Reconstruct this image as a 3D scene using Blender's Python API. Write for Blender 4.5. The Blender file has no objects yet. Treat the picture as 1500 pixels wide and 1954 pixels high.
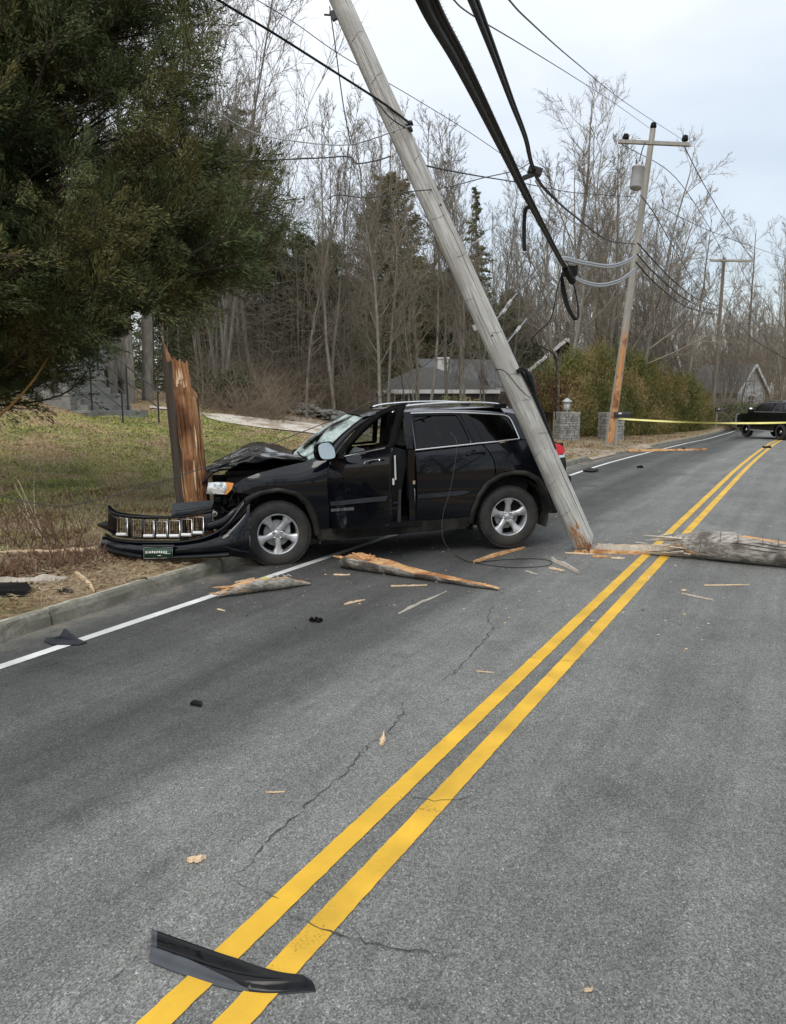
import bpy, bmesh, math, random
import numpy as np
from mathutils import Vector, Matrix
from mathutils.geometry import delaunay_2d_cdt
R = math.radians
sc = bpy.context.scene
# ------------------------------------------------ camera, sky, sun, exposure
CAMH = 1.93; TH = math.atan(226/1480); FPX = 1480.0
cd = bpy.data.cameras.new("camera"); cam = bpy.data.objects.new("camera", cd)
sc.collection.objects.link(cam); sc.camera = cam
cd.sensor_fit = 'VERTICAL'; cd.sensor_height = 24; cd.lens = FPX/1954*24
cd.clip_start = 0.05; cd.clip_end = 3000
cam.location = (0, 0, CAMH); cam.rotation_euler = (math.pi/2-TH, 0, 0)
SUN_EL, SUN_AZ = R(48), R(200)
w = bpy.data.worlds.new("World"); sc.world = w; w.use_nodes = True
nt = w.node_tree; nt.nodes.clear()
def N(tree, t, **k):
    n = tree.nodes.new(t)
    for a, b in k.items():
        if a.startswith('i_'): n.inputs[a[2:]].default_value = b
        else: setattr(n, a, b)
    return n
out = N(nt, 'ShaderNodeOutputWorld')
sky = N(nt, 'ShaderNodeTexSky', sky_type='NISHITA', sun_disc=False, sun_elevation=SUN_EL, sun_rotation=SUN_AZ)
b1 = N(nt, 'ShaderNodeBackground'); b1.inputs[1].default_value = 0.05
nt.links.new(sky.outputs[0], b1.inputs[0])
tc = N(nt, 'ShaderNodeTexCoord'); sep = N(nt, 'ShaderNodeSeparateXYZ'); nt.links.new(tc.outputs['Generated'], sep.inputs[0])
# overcast: zenith about three times as bright as the horizon
mz = N(nt, 'ShaderNodeMath', operation='MAXIMUM'); mz.inputs[1].default_value = 0; nt.links.new(sep.outputs[2], mz.inputs[0])
lum = N(nt, 'ShaderNodeMapRange'); lum.inputs[1].default_value = 0; lum.inputs[2].default_value = 1
lum.inputs[3].default_value = 0.50; lum.inputs[4].default_value = 1.35; nt.links.new(mz.outputs[0], lum.inputs[0])
mp = N(nt, 'ShaderNodeMapping'); mp.inputs['Scale'].default_value = (1.0, 1.0, 2.6); mp.inputs['Location'].default_value = (1.3, 0.4, 0.2)
nt.links.new(tc.outputs['Generated'], mp.inputs[0])
nz = N(nt, 'ShaderNodeTexNoise'); nz.inputs['Scale'].default_value = 2.6; nz.inputs['Detail'].default_value = 6; nz.inputs['Roughness'].default_value = .5
nt.links.new(mp.outputs[0], nz.inputs['Vector'])
# clouds turn bluer and darker towards the east (right)
mx = N(nt, 'ShaderNodeMath', operation='MULTIPLY_ADD'); mx.inputs[1].default_value = 0.50; nt.links.new(sep.outputs[0], mx.inputs[0])
sb = N(nt, 'ShaderNodeMath', operation='SUBTRACT'); sb.inputs[1].default_value = 0.12; nt.links.new(nz.outputs[0], sb.inputs[0]); nt.links.new(sb.outputs[0], mx.inputs[2])
cr = N(nt, 'ShaderNodeValToRGB'); cr.color_ramp.elements[0].position = .26; cr.color_ramp.elements[0].color = (.99, 1.0, .99, 1)
cr.color_ramp.elements[1].position = .72; cr.color_ramp.elements[1].color = (0.66, 0.71, 0.745, 1)
e = cr.color_ramp.elements.new(.45); e.color = (.85, .875, .885, 1)
nt.links.new(mx.outputs[0], cr.inputs[0])
b2 = N(nt, 'ShaderNodeBackground'); nt.links.new(cr.outputs[0], b2.inputs[0])
nt.links.new(lum.outputs[0], b2.inputs[1])
ad = N(nt, 'ShaderNodeAddShader'); nt.links.new(b1.outputs[0], ad.inputs[0]); nt.links.new(b2.outputs[0], ad.inputs[1])
nt.links.new(ad.outputs[0], out.inputs[0])
ld = bpy.data.lights.new("sun", 'SUN'); ld.energy = 0.9; ld.angle = R(25); ld.color = (1, .96, .9)
sun = bpy.data.objects.new("sun", ld); sc.collection.objects.link(sun)
sun.rotation_euler = (math.pi/2-SUN_EL, 0, -SUN_AZ+math.pi)
sc.view_settings.view_transform = 'Standard'; sc.view_settings.look = 'None'; sc.view_settings.exposure = 0.18; sc.view_settings.gamma = 1
sc.cycles.max_bounces = 6; sc.cycles.transparent_max_bounces = 12; sc.cycles.caustics_reflective = False; sc.cycles.caustics_refractive = False

# ------------------------------------------------ geometry of the place
s_, c_ = math.sin(TH), math.cos(TH)
CAM = np.array([0, 0, CAMH])
def ray(px, py):
    u = (px-750)/FPX; v = -(py-977)/FPX
    return np.array([u, c_+s_*v, -s_+c_*v])
def proj(p):
    d = np.asarray(p, float)-CAM
    z = d[..., 1]*c_-d[..., 2]*s_; y = d[..., 1]*s_+d[..., 2]*c_
    return 750+FPX*d[..., 0]/z, 977-FPX*y/z
def at(px, py, t): return CAM+t*ray(px, py)
DV = np.array([.474, .8805]); DV /= np.linalg.norm(DV); NV = np.array([-DV[1], DV[0]])
P0 = np.array([3.4319, 9.8195])
def SD(x, y):
    rx, ry = np.asarray(x)-P0[0], np.asarray(y)-P0[1]
    return rx*DV[0]+ry*DV[1], rx*NV[0]+ry*NV[1]
def XY(S, d): return P0[0]+S*DV[0]+d*NV[0], P0[1]+S*DV[1]+d*NV[1]
def cshift(S): return np.interp(S, [28, 40, 50, 65, 90, 130, 300], [0, -.2, -.55, -2.2, -8, -24, -110])
def dip(S): return np.interp(S, [10, 13, 16, 19, 22, 26, 30, 34, 38, 44, 60], [0, -.018, -.058, -.108, -.165, -.246, -.331, -.42, -.48, -.52, -.52])
def dcurb(S): return 4.22+.14*np.interp(S, [-7, -3, 9, 14, 20], [-1, 0, 1, 1, -.6])+cshift(S)
def dright(S): return -4.3+cshift(S)
def rz(S, d):
    dd = np.asarray(d)-cshift(S); return -.022*(np.sqrt(dd*dd+.09)-.3)+dip(S)
def hsh(x, y, f):  # cheap smooth undulation
    return np.sin(x*f+1.3*np.sin(y*f*.7+.5))*np.cos(y*f*1.1+.9*np.sin(x*f*.8+2))
def Gsd(S, d):
    S = np.asarray(S, float); d = np.asarray(d, float)
    dl = d-dcurb(S); dr = dright(S)-d
    fade = np.interp(S, [-40, 13, 26, 45, 300], [1, 1, .30, .22, .3])
    prof = np.interp(np.maximum(dl-.15, 0), [0, 3, 7, 11, 14, 18, 25, 40, 90, 200, 600], [0, .05, .36, 1.02, 1.5, 2.1, 2.45, 2.7, 5, 9, 14])
    pr = np.interp(np.maximum(dr, 0), [0, 5, 40, 150, 600], [0, .05, 1.0, 5, 12])
    x, y = XY(S, d)
    und = .035*hsh(x, y, .9)+.02*hsh(x+3, y, 2.3)
    left = dip(S)+.045+np.interp(S, [38, 50], [0, .12])+prof*fade+und*np.clip((dl-.3)/2, 0, 1)
    right = dip(S)+.03+pr
    return np.where(dl > 0, left, np.where(dr > 0, right, rz(S, d)))
def G(x, y): return Gsd(*SD(x, y))
def gpt(px, py, tmin=2.0, tmax=300):
    r = ray(px, py); t = tmin
    def f(t): p = CAM+t*r; return p[2]-float(G(p[0], p[1]))
    while t < tmax and f(t) > 0: t *= 1.01
    a, b = t/1.01, t
    for _ in range(20):
        m = (a+b)/2
        if f(m) > 0: a = m
        else: b = m
    return CAM+b*r
def ground_at(px, t):   # ground under image column px at distance t
    x = (px-750)/FPX*t; y = t*1.0; return np.array([x, y, float(G(x, y))])

# ------------------------------------------------ helpers
COL = sc.collection
class MB:
    def __init__(s): s.v = []; s.f = []; s.m = []; s.sm = []
    def add(s, verts, faces, mi=0, smooth=False):
        o = len(s.v); s.v += [tuple(float(c) for c in v) for v in verts]
        s.f += [tuple(i+o for i in f) for f in faces]; s.m += [mi]*len(faces); s.sm += [smooth]*len(faces)
    def box(s, c, size, rot=None, mi=0, taper=1.0):
        sx, sy, sz = [q/2 for q in size]
        vs = [(-sx, -sy, -sz), (sx, -sy, -sz), (sx, sy, -sz), (-sx, sy, -sz), (-sx*taper, -sy*taper, sz), (sx*taper, -sy*taper, sz), (sx*taper, sy*taper, sz), (-sx*taper, sy*taper, sz)]
        M = rot if rot is not None else Matrix.Identity(3)
        s.add([tuple(M @ Vector(v)+Vector(c)) for v in vs], [(0, 3, 2, 1), (4, 5, 6, 7), (0, 1, 5, 4), (1, 2, 6, 5), (2, 3, 7, 6), (3, 0, 4, 7)], mi)
    def tube(s, pts, rads, n=8, mi=0, cap=True, jit=0, rng=None, sm=True):
        pts = [np.asarray(p, float) for p in pts]
        if not hasattr(rads, '__len__'): rads = [rads]*len(pts)
        ref = None; rings = []
        for i, p in enumerate(pts):
            a = pts[max(0, i-1)]; b = pts[min(len(pts)-1, i+1)]; t = b-a; t = t/(np.linalg.norm(t)+1e-9)
            if ref is None:
                ref = np.array([0, 0, 1.]) if abs(t[2]) < .9 else np.array([1., 0, 0])
            u = ref-t*(ref@t); u /= np.linalg.norm(u)+1e-9; ref = u; v = np.cross(t, u)
            rg = []
            for k in range(n):
                th = 2*math.pi*k/n; rr = rads[i]
                if jit and rng: rr *= 1+jit*(rng.random()-.5)
                rg.append(p+rr*(math.cos(th)*u+math.sin(th)*v))
            rings.append(rg)
        V = [q for r in rings for q in r]; F = []
        for i in range(len(pts)-1):
            for k in range(n):
                F.append((i*n+k, i*n+(k+1) % n, (i+1)*n+(k+1) % n, (i+1)*n+k))
        s.add(V, F, mi, sm)
        if cap:
            m = len(V); s.add(rings[0], [tuple(range(n))[::-1]], mi); s.add(rings[-1], [tuple(range(n))], mi)
    def lathe(s, prof, n=32, axis='y', c=(0, 0, 0), mi=0, sm=True):
        # prof: list of (radius, height along axis)
        V = []; F = []
        for (r, h) in prof:
            for k in range(n):
                a = 2*math.pi*k/n
                if axis == 'y': V.append((c[0]+r*math.cos(a), c[1]+h, c[2]+r*math.sin(a)))
                else: V.append((c[0]+r*math.cos(a), c[1]+r*math.sin(a), c[2]+h))
        for i in range(len(prof)-1):
            for k in range(n):
                q = (i*n+k, (i+1)*n+k, (i+1)*n+(k+1) % n, i*n+(k+1) % n)
                F.append(q if axis == 'y' else q[::-1])
        s.add(V, F, mi, sm)
    def prism(s, poly, z0, z1, mi=0, xf=None):
        n = len(poly); V = [(p[0], p[1], z0) for p in poly]+[(p[0], p[1], z1) for p in poly]
        if xf: V = [xf(v) for v in V]
        s.add(V, [tuple(range(n))[::-1], tuple(range(n, 2*n))]+[(i, (i+1) % n, n+(i+1) % n, n+i) for i in range(n)], mi)
    def build(s, name, mats, parent=None, loc=None):
        me = bpy.data.meshes.new(name); me.from_pydata(s.v, [], s.f)
        if not isinstance(mats, (list, tuple)): mats = [mats]
        for m in mats: me.materials.append(m)
        me.polygons.foreach_set('material_index', s.m); me.polygons.foreach_set('use_smooth', s.sm); me.update()
        return link(name, me, parent, loc)
def link(name, me, parent=None, loc=None):
    o = bpy.data.objects.new(name, me); COL.objects.link(o)
    if parent: o.parent = parent
    if loc is not None: o.location = loc
    return o
def np_mesh(name, V, F, mat, parent=None, smooth=False, loc=None):
    """V (n,3) float, F (m,k) int, constant k"""
    me = bpy.data.meshes.new(name); V = np.asarray(V, np.float32); F = np.asarray(F, np.int32); k = F.shape[1]
    me.vertices.add(len(V)); me.vertices.foreach_set('co', V.ravel())
    me.loops.add(F.size); me.loops.foreach_set('vertex_index', F.ravel())
    me.polygons.add(len(F)); me.polygons.foreach_set('loop_start', np.arange(0, F.size, k, dtype=np.int32))
    me.polygons.foreach_set('loop_total', np.full(len(F), k, np.int32))
    me.polygons.foreach_set('use_smooth', np.full(len(F), smooth, bool))
    me.materials.append(mat); me.update(calc_edges=True); me.validate()
    return link(name, me, parent, loc)
def tag(o, label=None, cat=None, group=None, kind=None):
    if label: o['label'] = label
    if cat: o['category'] = cat
    if group: o['group'] = group
    if kind: o['kind'] = kind
    return o
def empty(name, loc, label, cat, group=None, rot=(0, 0, 0)):
    o = bpy.data.objects.new(name, None); COL.objects.link(o); o.location = tuple(float(c) for c in loc); o.rotation_euler = rot
    return tag(o, label, cat, group)
def catmull(pts, n=8):
    P = [np.asarray(p, float) for p in pts]; P = [2*P[0]-P[1]]+P+[2*P[-1]-P[-2]]; o = []
    for i in range(1, len(P)-2):
        a, b, c, d = P[i-1:i+3]
        for k in range(n):
            t = k/n; o.append(.5*((2*b)+(c-a)*t+(2*a-5*b+4*c-d)*t*t+(-a+3*b-3*c+d)*t**3))
    o.append(P[-2]); return o

def pchip(xs, ys):
    xs = np.array(xs, float); ys = np.array(ys, float); h = np.diff(xs); dl_ = np.diff(ys)/h; m = np.zeros(len(xs))
    for i in range(1, len(xs)-1):
        if dl_[i-1]*dl_[i] > 0: w1 = 2*h[i]+h[i-1]; w2 = h[i]+2*h[i-1]; m[i] = (w1+w2)/(w1/dl_[i-1]+w2/dl_[i])
    m[0] = dl_[0]; m[-1] = dl_[-1]
    def f(x):
        x = np.clip(x, xs[0], xs[-1]); i = np.clip(np.searchsorted(xs, x)-1, 0, len(h)-1); t = (x-xs[i])/h[i]
        return (2*t**3-3*t**2+1)*ys[i]+(t**3-2*t**2+t)*h[i]*m[i]+(-2*t**3+3*t**2)*ys[i+1]+(t**3-t**2)*h[i]*m[i+1]
    return f
# ------------------------------------------------ materials
def pm(name, c1, c2=None, scale=5, detail=6, rough=.7, stretch=(1, 1, 1), bump=0, bscale=None, c3=None, sc3=1.0, metal=0, coat=0, spec=.4, lo=.35, hi=.65, rnd=0, emit=None):
    m = bpy.data.materials.new(name); m.use_nodes = True; t = m.node_tree; bs = t.nodes['Principled BSDF']
    bs.inputs['Roughness'].default_value = rough; bs.inputs['Metallic'].default_value = metal
    bs.inputs['Coat Weight'].default_value = coat; bs.inputs['Coat Roughness'].default_value = .03; bs.inputs['Specular IOR Level'].default_value = spec
    if c2 is None: c2 = tuple(x*.8 for x in c1)
    tc = N(t, 'ShaderNodeTexCoord'); mp = N(t, 'ShaderNodeMapping'); mp.inputs['Scale'].default_value = stretch
    t.links.new(tc.outputs['Object'], mp.inputs[0])
    nz = N(t, 'ShaderNodeTexNoise'); nz.inputs['Scale'].default_value = scale; nz.inputs['Detail'].default_value = detail; nz.inputs['Roughness'].default_value = .6
    t.links.new(mp.outputs[0], nz.inputs['Vector'])
    cr = N(t, 'ShaderNodeValToRGB'); cr.color_ramp.elements[0].position = lo; cr.color_ramp.elements[1].position = hi
    cr.color_ramp.elements[0].color = (*c1, 1); cr.color_ramp.elements[1].color = (*c2, 1); t.links.new(nz.outputs[0], cr.inputs[0])
    col = cr.outputs[0]
    if c3 is not None:
        n3 = N(t, 'ShaderNodeTexNoise'); n3.inputs['Scale'].default_value = sc3; n3.inputs['Detail'].default_value = 4; t.links.new(tc.outputs['Object'], n3.inputs['Vector'])
        r3 = N(t, 'ShaderNodeMapRange'); r3.inputs[1].default_value = .48; r3.inputs[2].default_value = .62; t.links.new(n3.outputs[0], r3.inputs[0])
        mx = N(t, 'ShaderNodeMix', data_type='RGBA'); mx.inputs['B'].default_value = (*c3, 1)
        t.links.new(col, mx.inputs['A']); t.links.new(r3.outputs[0], mx.inputs['Factor']); col = mx.outputs['Result']
    if rnd:
        oi = N(t, 'ShaderNodeObjectInfo'); mr = N(t, 'ShaderNodeMapRange'); mr.inputs[3].default_value = 1-rnd; mr.inputs[4].default_value = 1+rnd
        t.links.new(oi.outputs['Random'], mr.inputs[0]); hs = N(t, 'ShaderNodeHueSaturation'); t.links.new(mr.outputs[0], hs.inputs['Value']); t.links.new(col, hs.inputs['Color']); col = hs.outputs[0]
    t.links.new(col, bs.inputs['Base Color'])
    if bump:
        bn = N(t, 'ShaderNodeBump'); bn.inputs['Strength'].default_value = bump; bn.inputs['Distance'].default_value = .02
        n2 = nz
        if bscale:
            n2 = N(t, 'ShaderNodeTexNoise'); n2.inputs['Scale'].default_value = bscale; n2.inputs['Detail'].default_value = 4; t.links.new(mp.outputs[0], n2.inputs['Vector'])
        t.links.new(n2.outputs[0], bn.inputs['Height']); t.links.new(bn.outputs[0], bs.inputs['Normal'])
    if emit: bs.inputs['Emission Color'].default_value = (*emit[0], 1); bs.inputs['Emission Strength'].default_value = emit[1]
    return m
M = {}
M['polewood'] = pm('weathered_pole', (.24, .232, .212), (.60, .59, .555), scale=4, detail=10, rough=.85, stretch=(11, 11, .55), bump=1, c3=(.40, .385, .355), sc3=2.2, lo=.3, hi=.6)
M['poledark'] = pm('creosote_pole', (.035, .027, .02), (.07, .052, .038), scale=3, rough=.8, stretch=(8, 8, .6), bump=.5)
M['farpole'] = pm('far_pole', (.25, .235, .20), (.36, .34, .30), scale=3, rough=.9, stretch=(6, 6, .5))
M['stumpwood'] = pm('stump_heartwood', (.25, .112, .045), (.45, .235, .11), scale=3, detail=9, rough=.8, stretch=(16, 16, .8), bump=1, c3=(.15, .06, .025), sc3=3, lo=.3, hi=.62)
M['fresh'] = pm('fresh_split_wood', (.36, .145, .05), (.62, .34, .15), scale=3, detail=8, rough=.75, stretch=(14, 14, .9), bump=.9, c3=(.25, .085, .03), sc3=3, lo=.3, hi=.62)
M['pale'] = pm('pale_splinter', (.62, .42, .24), (.80, .62, .42), scale=3, rough=.75, stretch=(14, 14, 1.5), bump=.5)
M['palegrey'] = pm('grey_splinter', (.42, .36, .29), (.60, .54, .46), scale=3, rough=.8, stretch=(12, 12, 1.2), bump=.5)
M['cable'] = pm('black_cable', (.007, .007, .008), (.016, .016, .017), scale=20, rough=.5, spec=.15)
M['wire'] = pm('grey_wire', (.045, .045, .045), (.08, .08, .078), scale=20, rough=.6)
M['lash'] = pm('lashing_wire', (.45, .45, .45), (.6, .6, .6), scale=20, rough=.4, metal=.6)
M['alu'] = pm('aluminium_wire', (.28, .29, .30), (.40, .41, .42), scale=30, rough=.45, metal=.5)
M['porcelain'] = pm('porcelain', (.6, .6, .58), (.7, .7, .68), scale=5, rough=.3)
M['paint'] = pm('dark_blue_paint', (.0032, .0038, .0062), (.0045, .0055, .0085), scale=1.5, rough=.12, coat=.6, spec=.12)
M['hoodpaint'] = pm('skylit_hood_paint', (.008, .009, .014), (.014, .016, .022), scale=3, rough=.18, coat=1, spec=.9)  # lighter, glossier copy of the body paint; sky reflection is put into the colour
M['policepaint'] = pm('black_paint', (.008, .009, .009), (.012, .013, .013), scale=1.5, rough=.2, coat=.5, spec=.1)
M['sillpaint'] = pm('dusty_sill_plastic', (.011, .011, .011), (.028, .026, .023), scale=6, rough=.6, c3=(.045, .041, .034), sc3=3, spec=.2)
M['blackplastic'] = pm('black_plastic', (.008, .0085, .009), (.015, .0155, .017), scale=8, rough=.35, spec=.2)
M['greyplastic'] = pm('grey_plastic', (.028, .031, .036), (.045, .049, .056), scale=8, rough=.42, spec=.25)
M['matte'] = pm('matte_black', (.006, .006, .007), (.012, .012, .012), scale=8, rough=.9, spec=.1)
M['dustliner'] = pm('dusty_liner', (.022, .021, .019), (.06, .055, .046), scale=5, rough=.9, c3=(.08, .073, .058), sc3=3)
M['chrome'] = pm('chrome', (.75, .76, .78), (.8, .8, .8), scale=5, rough=.12, metal=1)
M['alloy'] = pm('alloy_wheel', (.60, .61, .63), (.68, .69, .71), scale=4, rough=.34, metal=.65, c3=(.42, .41, .39), sc3=8)
M['tyre'] = pm('tyre_rubber', (.020, .020, .021), (.045, .043, .040), scale=6, rough=.8, c3=(.055, .05, .043), sc3=4, bump=.2, bscale=60)
M['seat'] = pm('black_cloth_seat', (.012, .012, .014), (.022, .022, .025), scale=30, rough=.9)
M['bag'] = pm('airbag_cloth', (.55, .56, .57), (.68, .68, .68), scale=6, rough=.9, bump=.4)
M['amber'] = pm('amber_lens', (.72, .24, .04), (.86, .40, .10), scale=30, rough=.2, coat=.6)
M['red'] = pm('red_lens', (.50, .005, .010), (.68, .012, .016), scale=14, rough=.2, coat=.3)
M['lamp'] = pm('headlamp_reflector', (.45, .48, .50), (.95, .97, .98), scale=14, detail=2, rough=.12, metal=.55, coat=1, bump=.6, lo=.42, hi=.52)
M['white'] = pm('white_paint', (.70, .70, .68), (.80, .80, .78), scale=6, rough=.6)
M['bark'] = pm('grey_bark', (.13, .118, .098), (.27, .25, .21), scale=4, rough=.95, stretch=(3, 3, .6), bump=.6, rnd=.30)
M['twig'] = pm('brown_twigs', (.155, .130, .098), (.27, .235, .185), scale=.6, rough=.95, rnd=.28)
M['farbark'] = pm('far_bark', (.15, .13, .10), (.245, .215, .172), scale=.5, rough=.95, rnd=.3)
M['brush'] = pm('brush_twigs', (.15, .118, .080), (.26, .21, .155), scale=.5, rough=.95)
M['hemlock'] = pm('dark_conifer', (.055, .080, .032), (.130, .150, .066), scale=.9, rough=.9, c3=(.16, .14, .082), sc3=.5, rnd=.25)
M['browncon'] = pm('olive_brown_conifer', (.12, .112, .050), (.21, .185, .092), scale=.9, rough=.9, rnd=.15)
M['hedge'] = pm('arborvitae', (.080, .095, .022), (.21, .20, .062), scale=1.6, rough=.9, c3=(.31, .235, .10), sc3=.55)
M['russet'] = pm('russet_hedge', (.10, .045, .028), (.19, .10, .06), scale=1.2, rough=.9)
M['cedar'] = pm('cedar_foliage', (.032, .060, .020), (.130, .165, .062), scale=4.5, rough=.85, c3=(.140, .130, .042), sc3=.75, lo=.35, hi=.62)
M['cedarbark'] = pm('cedar_bark', (.035, .026, .019), (.075, .055, .04), scale=4, rough=.95, stretch=(4, 4, .8))
M['orangebark'] = pm('orange_branch', (.30, .17, .05), (.40, .24, .08), scale=4, rough=.9)
M['curb'] = pm('mossy_shaded_curb_face', (.17, .158, .12), (.32, .30, .245), scale=26, rough=.95, bump=.35, bscale=130, c3=(.17, .165, .125), sc3=3.5, lo=.3, hi=.7, detail=10)  # upright face: its shade is put into the darker colour, moss mottling aside
M['curbtop'] = pm('skylit_curb_top', (.30, .28, .22), (.54, .505, .42), scale=22, rough=.95, bump=.35, bscale=130, c3=(.24, .215, .15), sc3=3)  # same curb, lighter on top: the sky light is painted into the colour
M['concrete'] = pm('concrete', (.17, .17, .155), (.27, .265, .245), scale=2.5, rough=.9, bump=.3)
M['iron'] = pm('black_iron', (.02, .02, .022), (.035, .035, .035), scale=10, rough=.5)
M['stone'] = pm('grey_stone', (.17, .168, .158), (.38, .37, .345), scale=5, rough=.95, bump=.8)
M['fieldstone'] = pm('lichen_fieldstone', (.13, .135, .12), (.30, .30, .275), scale=6, rough=.95, bump=.8)
M['mortar'] = pm('dark_mortar', (.09, .088, .082), (.14, .135, .125), scale=9, rough=.95)
M['slate'] = pm('grey_shingle', (.10, .105, .11), (.17, .175, .18), scale=6, rough=.9, stretch=(1, 1, 6), bump=.4)
M['darkshingle'] = pm('brown_grey_shingle', (.07, .068, .062), (.115, .11, .10), scale=5, rough=.9, stretch=(1, 1, 6), bump=.4)
M['siding'] = pm('blue_grey_siding', (.115, .125, .13), (.145, .155, .16), scale=3, rough=.8, stretch=(.3, .3, 8))
M['whitesiding'] = pm('white_siding', (.55, .57, .58), (.65, .67, .68), scale=3, rough=.8, stretch=(.3, .3, 8))
M['darkglass'] = pm('dark_window', (.01, .012, .014), (.02, .022, .025), scale=2, rough=.06, spec=.7)
M['apron'] = pm('driveway_dirt', (.27, .22, .165), (.42, .36, .28), scale=5, rough=.95, bump=.4, c3=(.22, .16, .10), sc3=1.5)
M['brownpole'] = pm('brown_pole', (.13, .105, .08), (.22, .185, .145), scale=3, rough=.9, stretch=(6, 6, .5))
M['tape'] = pm('yellow_tape', (.72, .62, .14), (.80, .74, .32), scale=3, rough=.4)
M['leaf'] = pm('dead_leaves', (.20, .12, .065), (.37, .26, .155), scale=3, rough=.85, rnd=0, c3=(.40, .26, .15), sc3=6)
M['redleaf'] = pm('reddish_dead_leaves', (.10, .045, .028), (.22, .11, .07), scale=4, rough=.9)
M['straw'] = pm('dead_grass', (.27, .215, .13), (.45, .37, .24), scale=2, rough=.9, c3=(.19, .115, .06), sc3=1.3)
M['grassblade'] = pm('lawn_grass', (.24, .32, .06), (.54, .55, .19), scale=1.3, rough=.85, c3=(.56, .44, .25), lo=.4, hi=.6, sc3=.8)
M['weed'] = pm('brown_weed_stalk', (.13, .07, .045), (.25, .15, .10), scale=3, rough=.9)
M['palestalk'] = pm('pale_stalk', (.42, .34, .24), (.55, .46, .34), scale=3, rough=.9)
M['plategreen'] = pm('green_plate', (.010, .045, .018), (.018, .065, .028), scale=5, rough=.3)
M['galv'] = pm('galvanised_can', (.36, .37, .37), (.46, .47, .47), scale=3, rough=.5, metal=.2)

# asphalt (built in the road's own frame: object x runs along the road)
def asphalt():
    m = bpy.data.materials.new('asphalt'); m.use_nodes = True; t = m.node_tree; bs = t.nodes['Principled BSDF']
    L = t.links.new; tc = N(t, 'ShaderNodeTexCoord'); O = tc.outputs['Object']
    def noise(scale, det=3, st=(1, 1, 1), rough=.6):
        mp = N(t, 'ShaderNodeMapping'); mp.inputs['Scale'].default_value = st; L(O, mp.inputs[0])
        n = N(t, 'ShaderNodeTexNoise'); n.inputs['Scale'].default_value = scale; n.inputs['Detail'].default_value = det; n.inputs['Roughness'].default_value = rough
        L(mp.outputs[0], n.inputs['Vector']); return n.outputs[0]
    def rng(v, a, b, c, d):
        r = N(t, 'ShaderNodeMapRange'); [setattr(r.inputs[i], 'default_value', q) for i, q in ((1, a), (2, b), (3, c), (4, d))]; L(v, r.inputs[0]); return r.outputs[0]
    def mul(a, b):
        n = N(t, 'ShaderNodeMath', operation='MULTIPLY'); L(a, n.inputs[0]); L(b, n.inputs[1]); return n.outputs[0]
    sp = N(t, 'ShaderNodeSeparateXYZ'); L(O, sp.inputs[0])
    agg = noise(150, 2, rough=.8)
    vor = N(t, 'ShaderNodeTexVoronoi'); vor.inputs['Scale'].default_value = 160; L(O, vor.inputs['Vector'])
    vsep = N(t, 'ShaderNodeSeparateColor'); L(vor.outputs['Color'], vsep.inputs[0])
    stone = rng(vsep.outputs[0], .0, 1, .52, 1.44)
    spark = rng(vsep.outputs[1], .92, 1.0, 1.0, 1.8)
    g = mul(mul(rng(agg, .32, .68, .62, 1.38), stone), spark)
    blot = rng(noise(.8, 7, rough=.7), .3, .7, .78, 1.18)
    streak = rng(noise(1.0, 7, (.12, 2.3, 1), .7), .3, .7, .74, 1.24)
    fine = mul(rng(noise(9, 6), .3, .7, .90, 1.10), rng(noise(1.3, 5), .60, .70, 1.0, .74))
    # wheel paths worn smooth and dark in the left lane
    ramp = N(t, 'ShaderNodeValToRGB'); ramp.color_ramp.interpolation = 'EASE'
    wob = N(t, 'ShaderNodeMath', operation='MULTIPLY_ADD'); wob.inputs[1].default_value = .7
    L(noise(.35, 4), wob.inputs[0]); L(sp.outputs[1], wob.inputs[2])
    el = ramp.color_ramp.elements
    pts = [(-4.5, .72), (-3.3, .86), (-2.4, .80), (-1.2, .98), (-.3, 1.04), (.95, 1.06), (1.4, .60), (2.0, .43), (2.5, .62), (2.95, .42), (3.7, .46), (4.5, .85)]
    for i, (a, v) in enumerate(pts):
        p = (a+.35+5)/10
        if i < 2: q = el[i]; q.position = p
        else: q = el.new(p)
        q.color = (v, v, v, 1)
    L(rng(wob.outputs[0], -5, 5, 0, 1), ramp.inputs[0])
    tot = mul(mul(mul(g, blot), mul(streak, fine)), ramp.outputs[0])
    edge = rng(sp.outputs[1], 3.7, 4.25, 0, 1); en = mul(edge, rng(noise(5, 6), .42, .58, 0, 1))
    sand = N(t, 'ShaderNodeMix', data_type='RGBA'); sand.inputs['B'].default_value = (.23, .20, .155, 1)
    base = N(t, 'ShaderNodeCombineColor')
    for i, k in enumerate((.172, .172, .160)):
        n = N(t, 'ShaderNodeMath', operation='MULTIPLY'); n.inputs[1].default_value = k; L(tot, n.inputs[0]); L(n.outputs[0], base.inputs[i])
    L(base.outputs[0], sand.inputs['A']); L(en, sand.inputs['Factor']); L(sand.outputs['Result'], bs.inputs['Base Color'])
    bs.inputs['Roughness'].default_value = .82; bs.inputs['Specular IOR Level'].default_value = .35
    bn = N(t, 'ShaderNodeBump'); bn.inputs['Strength'].default_value = .55; bn.inputs['Distance'].default_value = .006
    L(vor.outputs['Distance'], bn.inputs['Height']); L(bn.outputs[0], bs.inputs['Normal'])
    return m
M['asphalt'] = asphalt()
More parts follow.
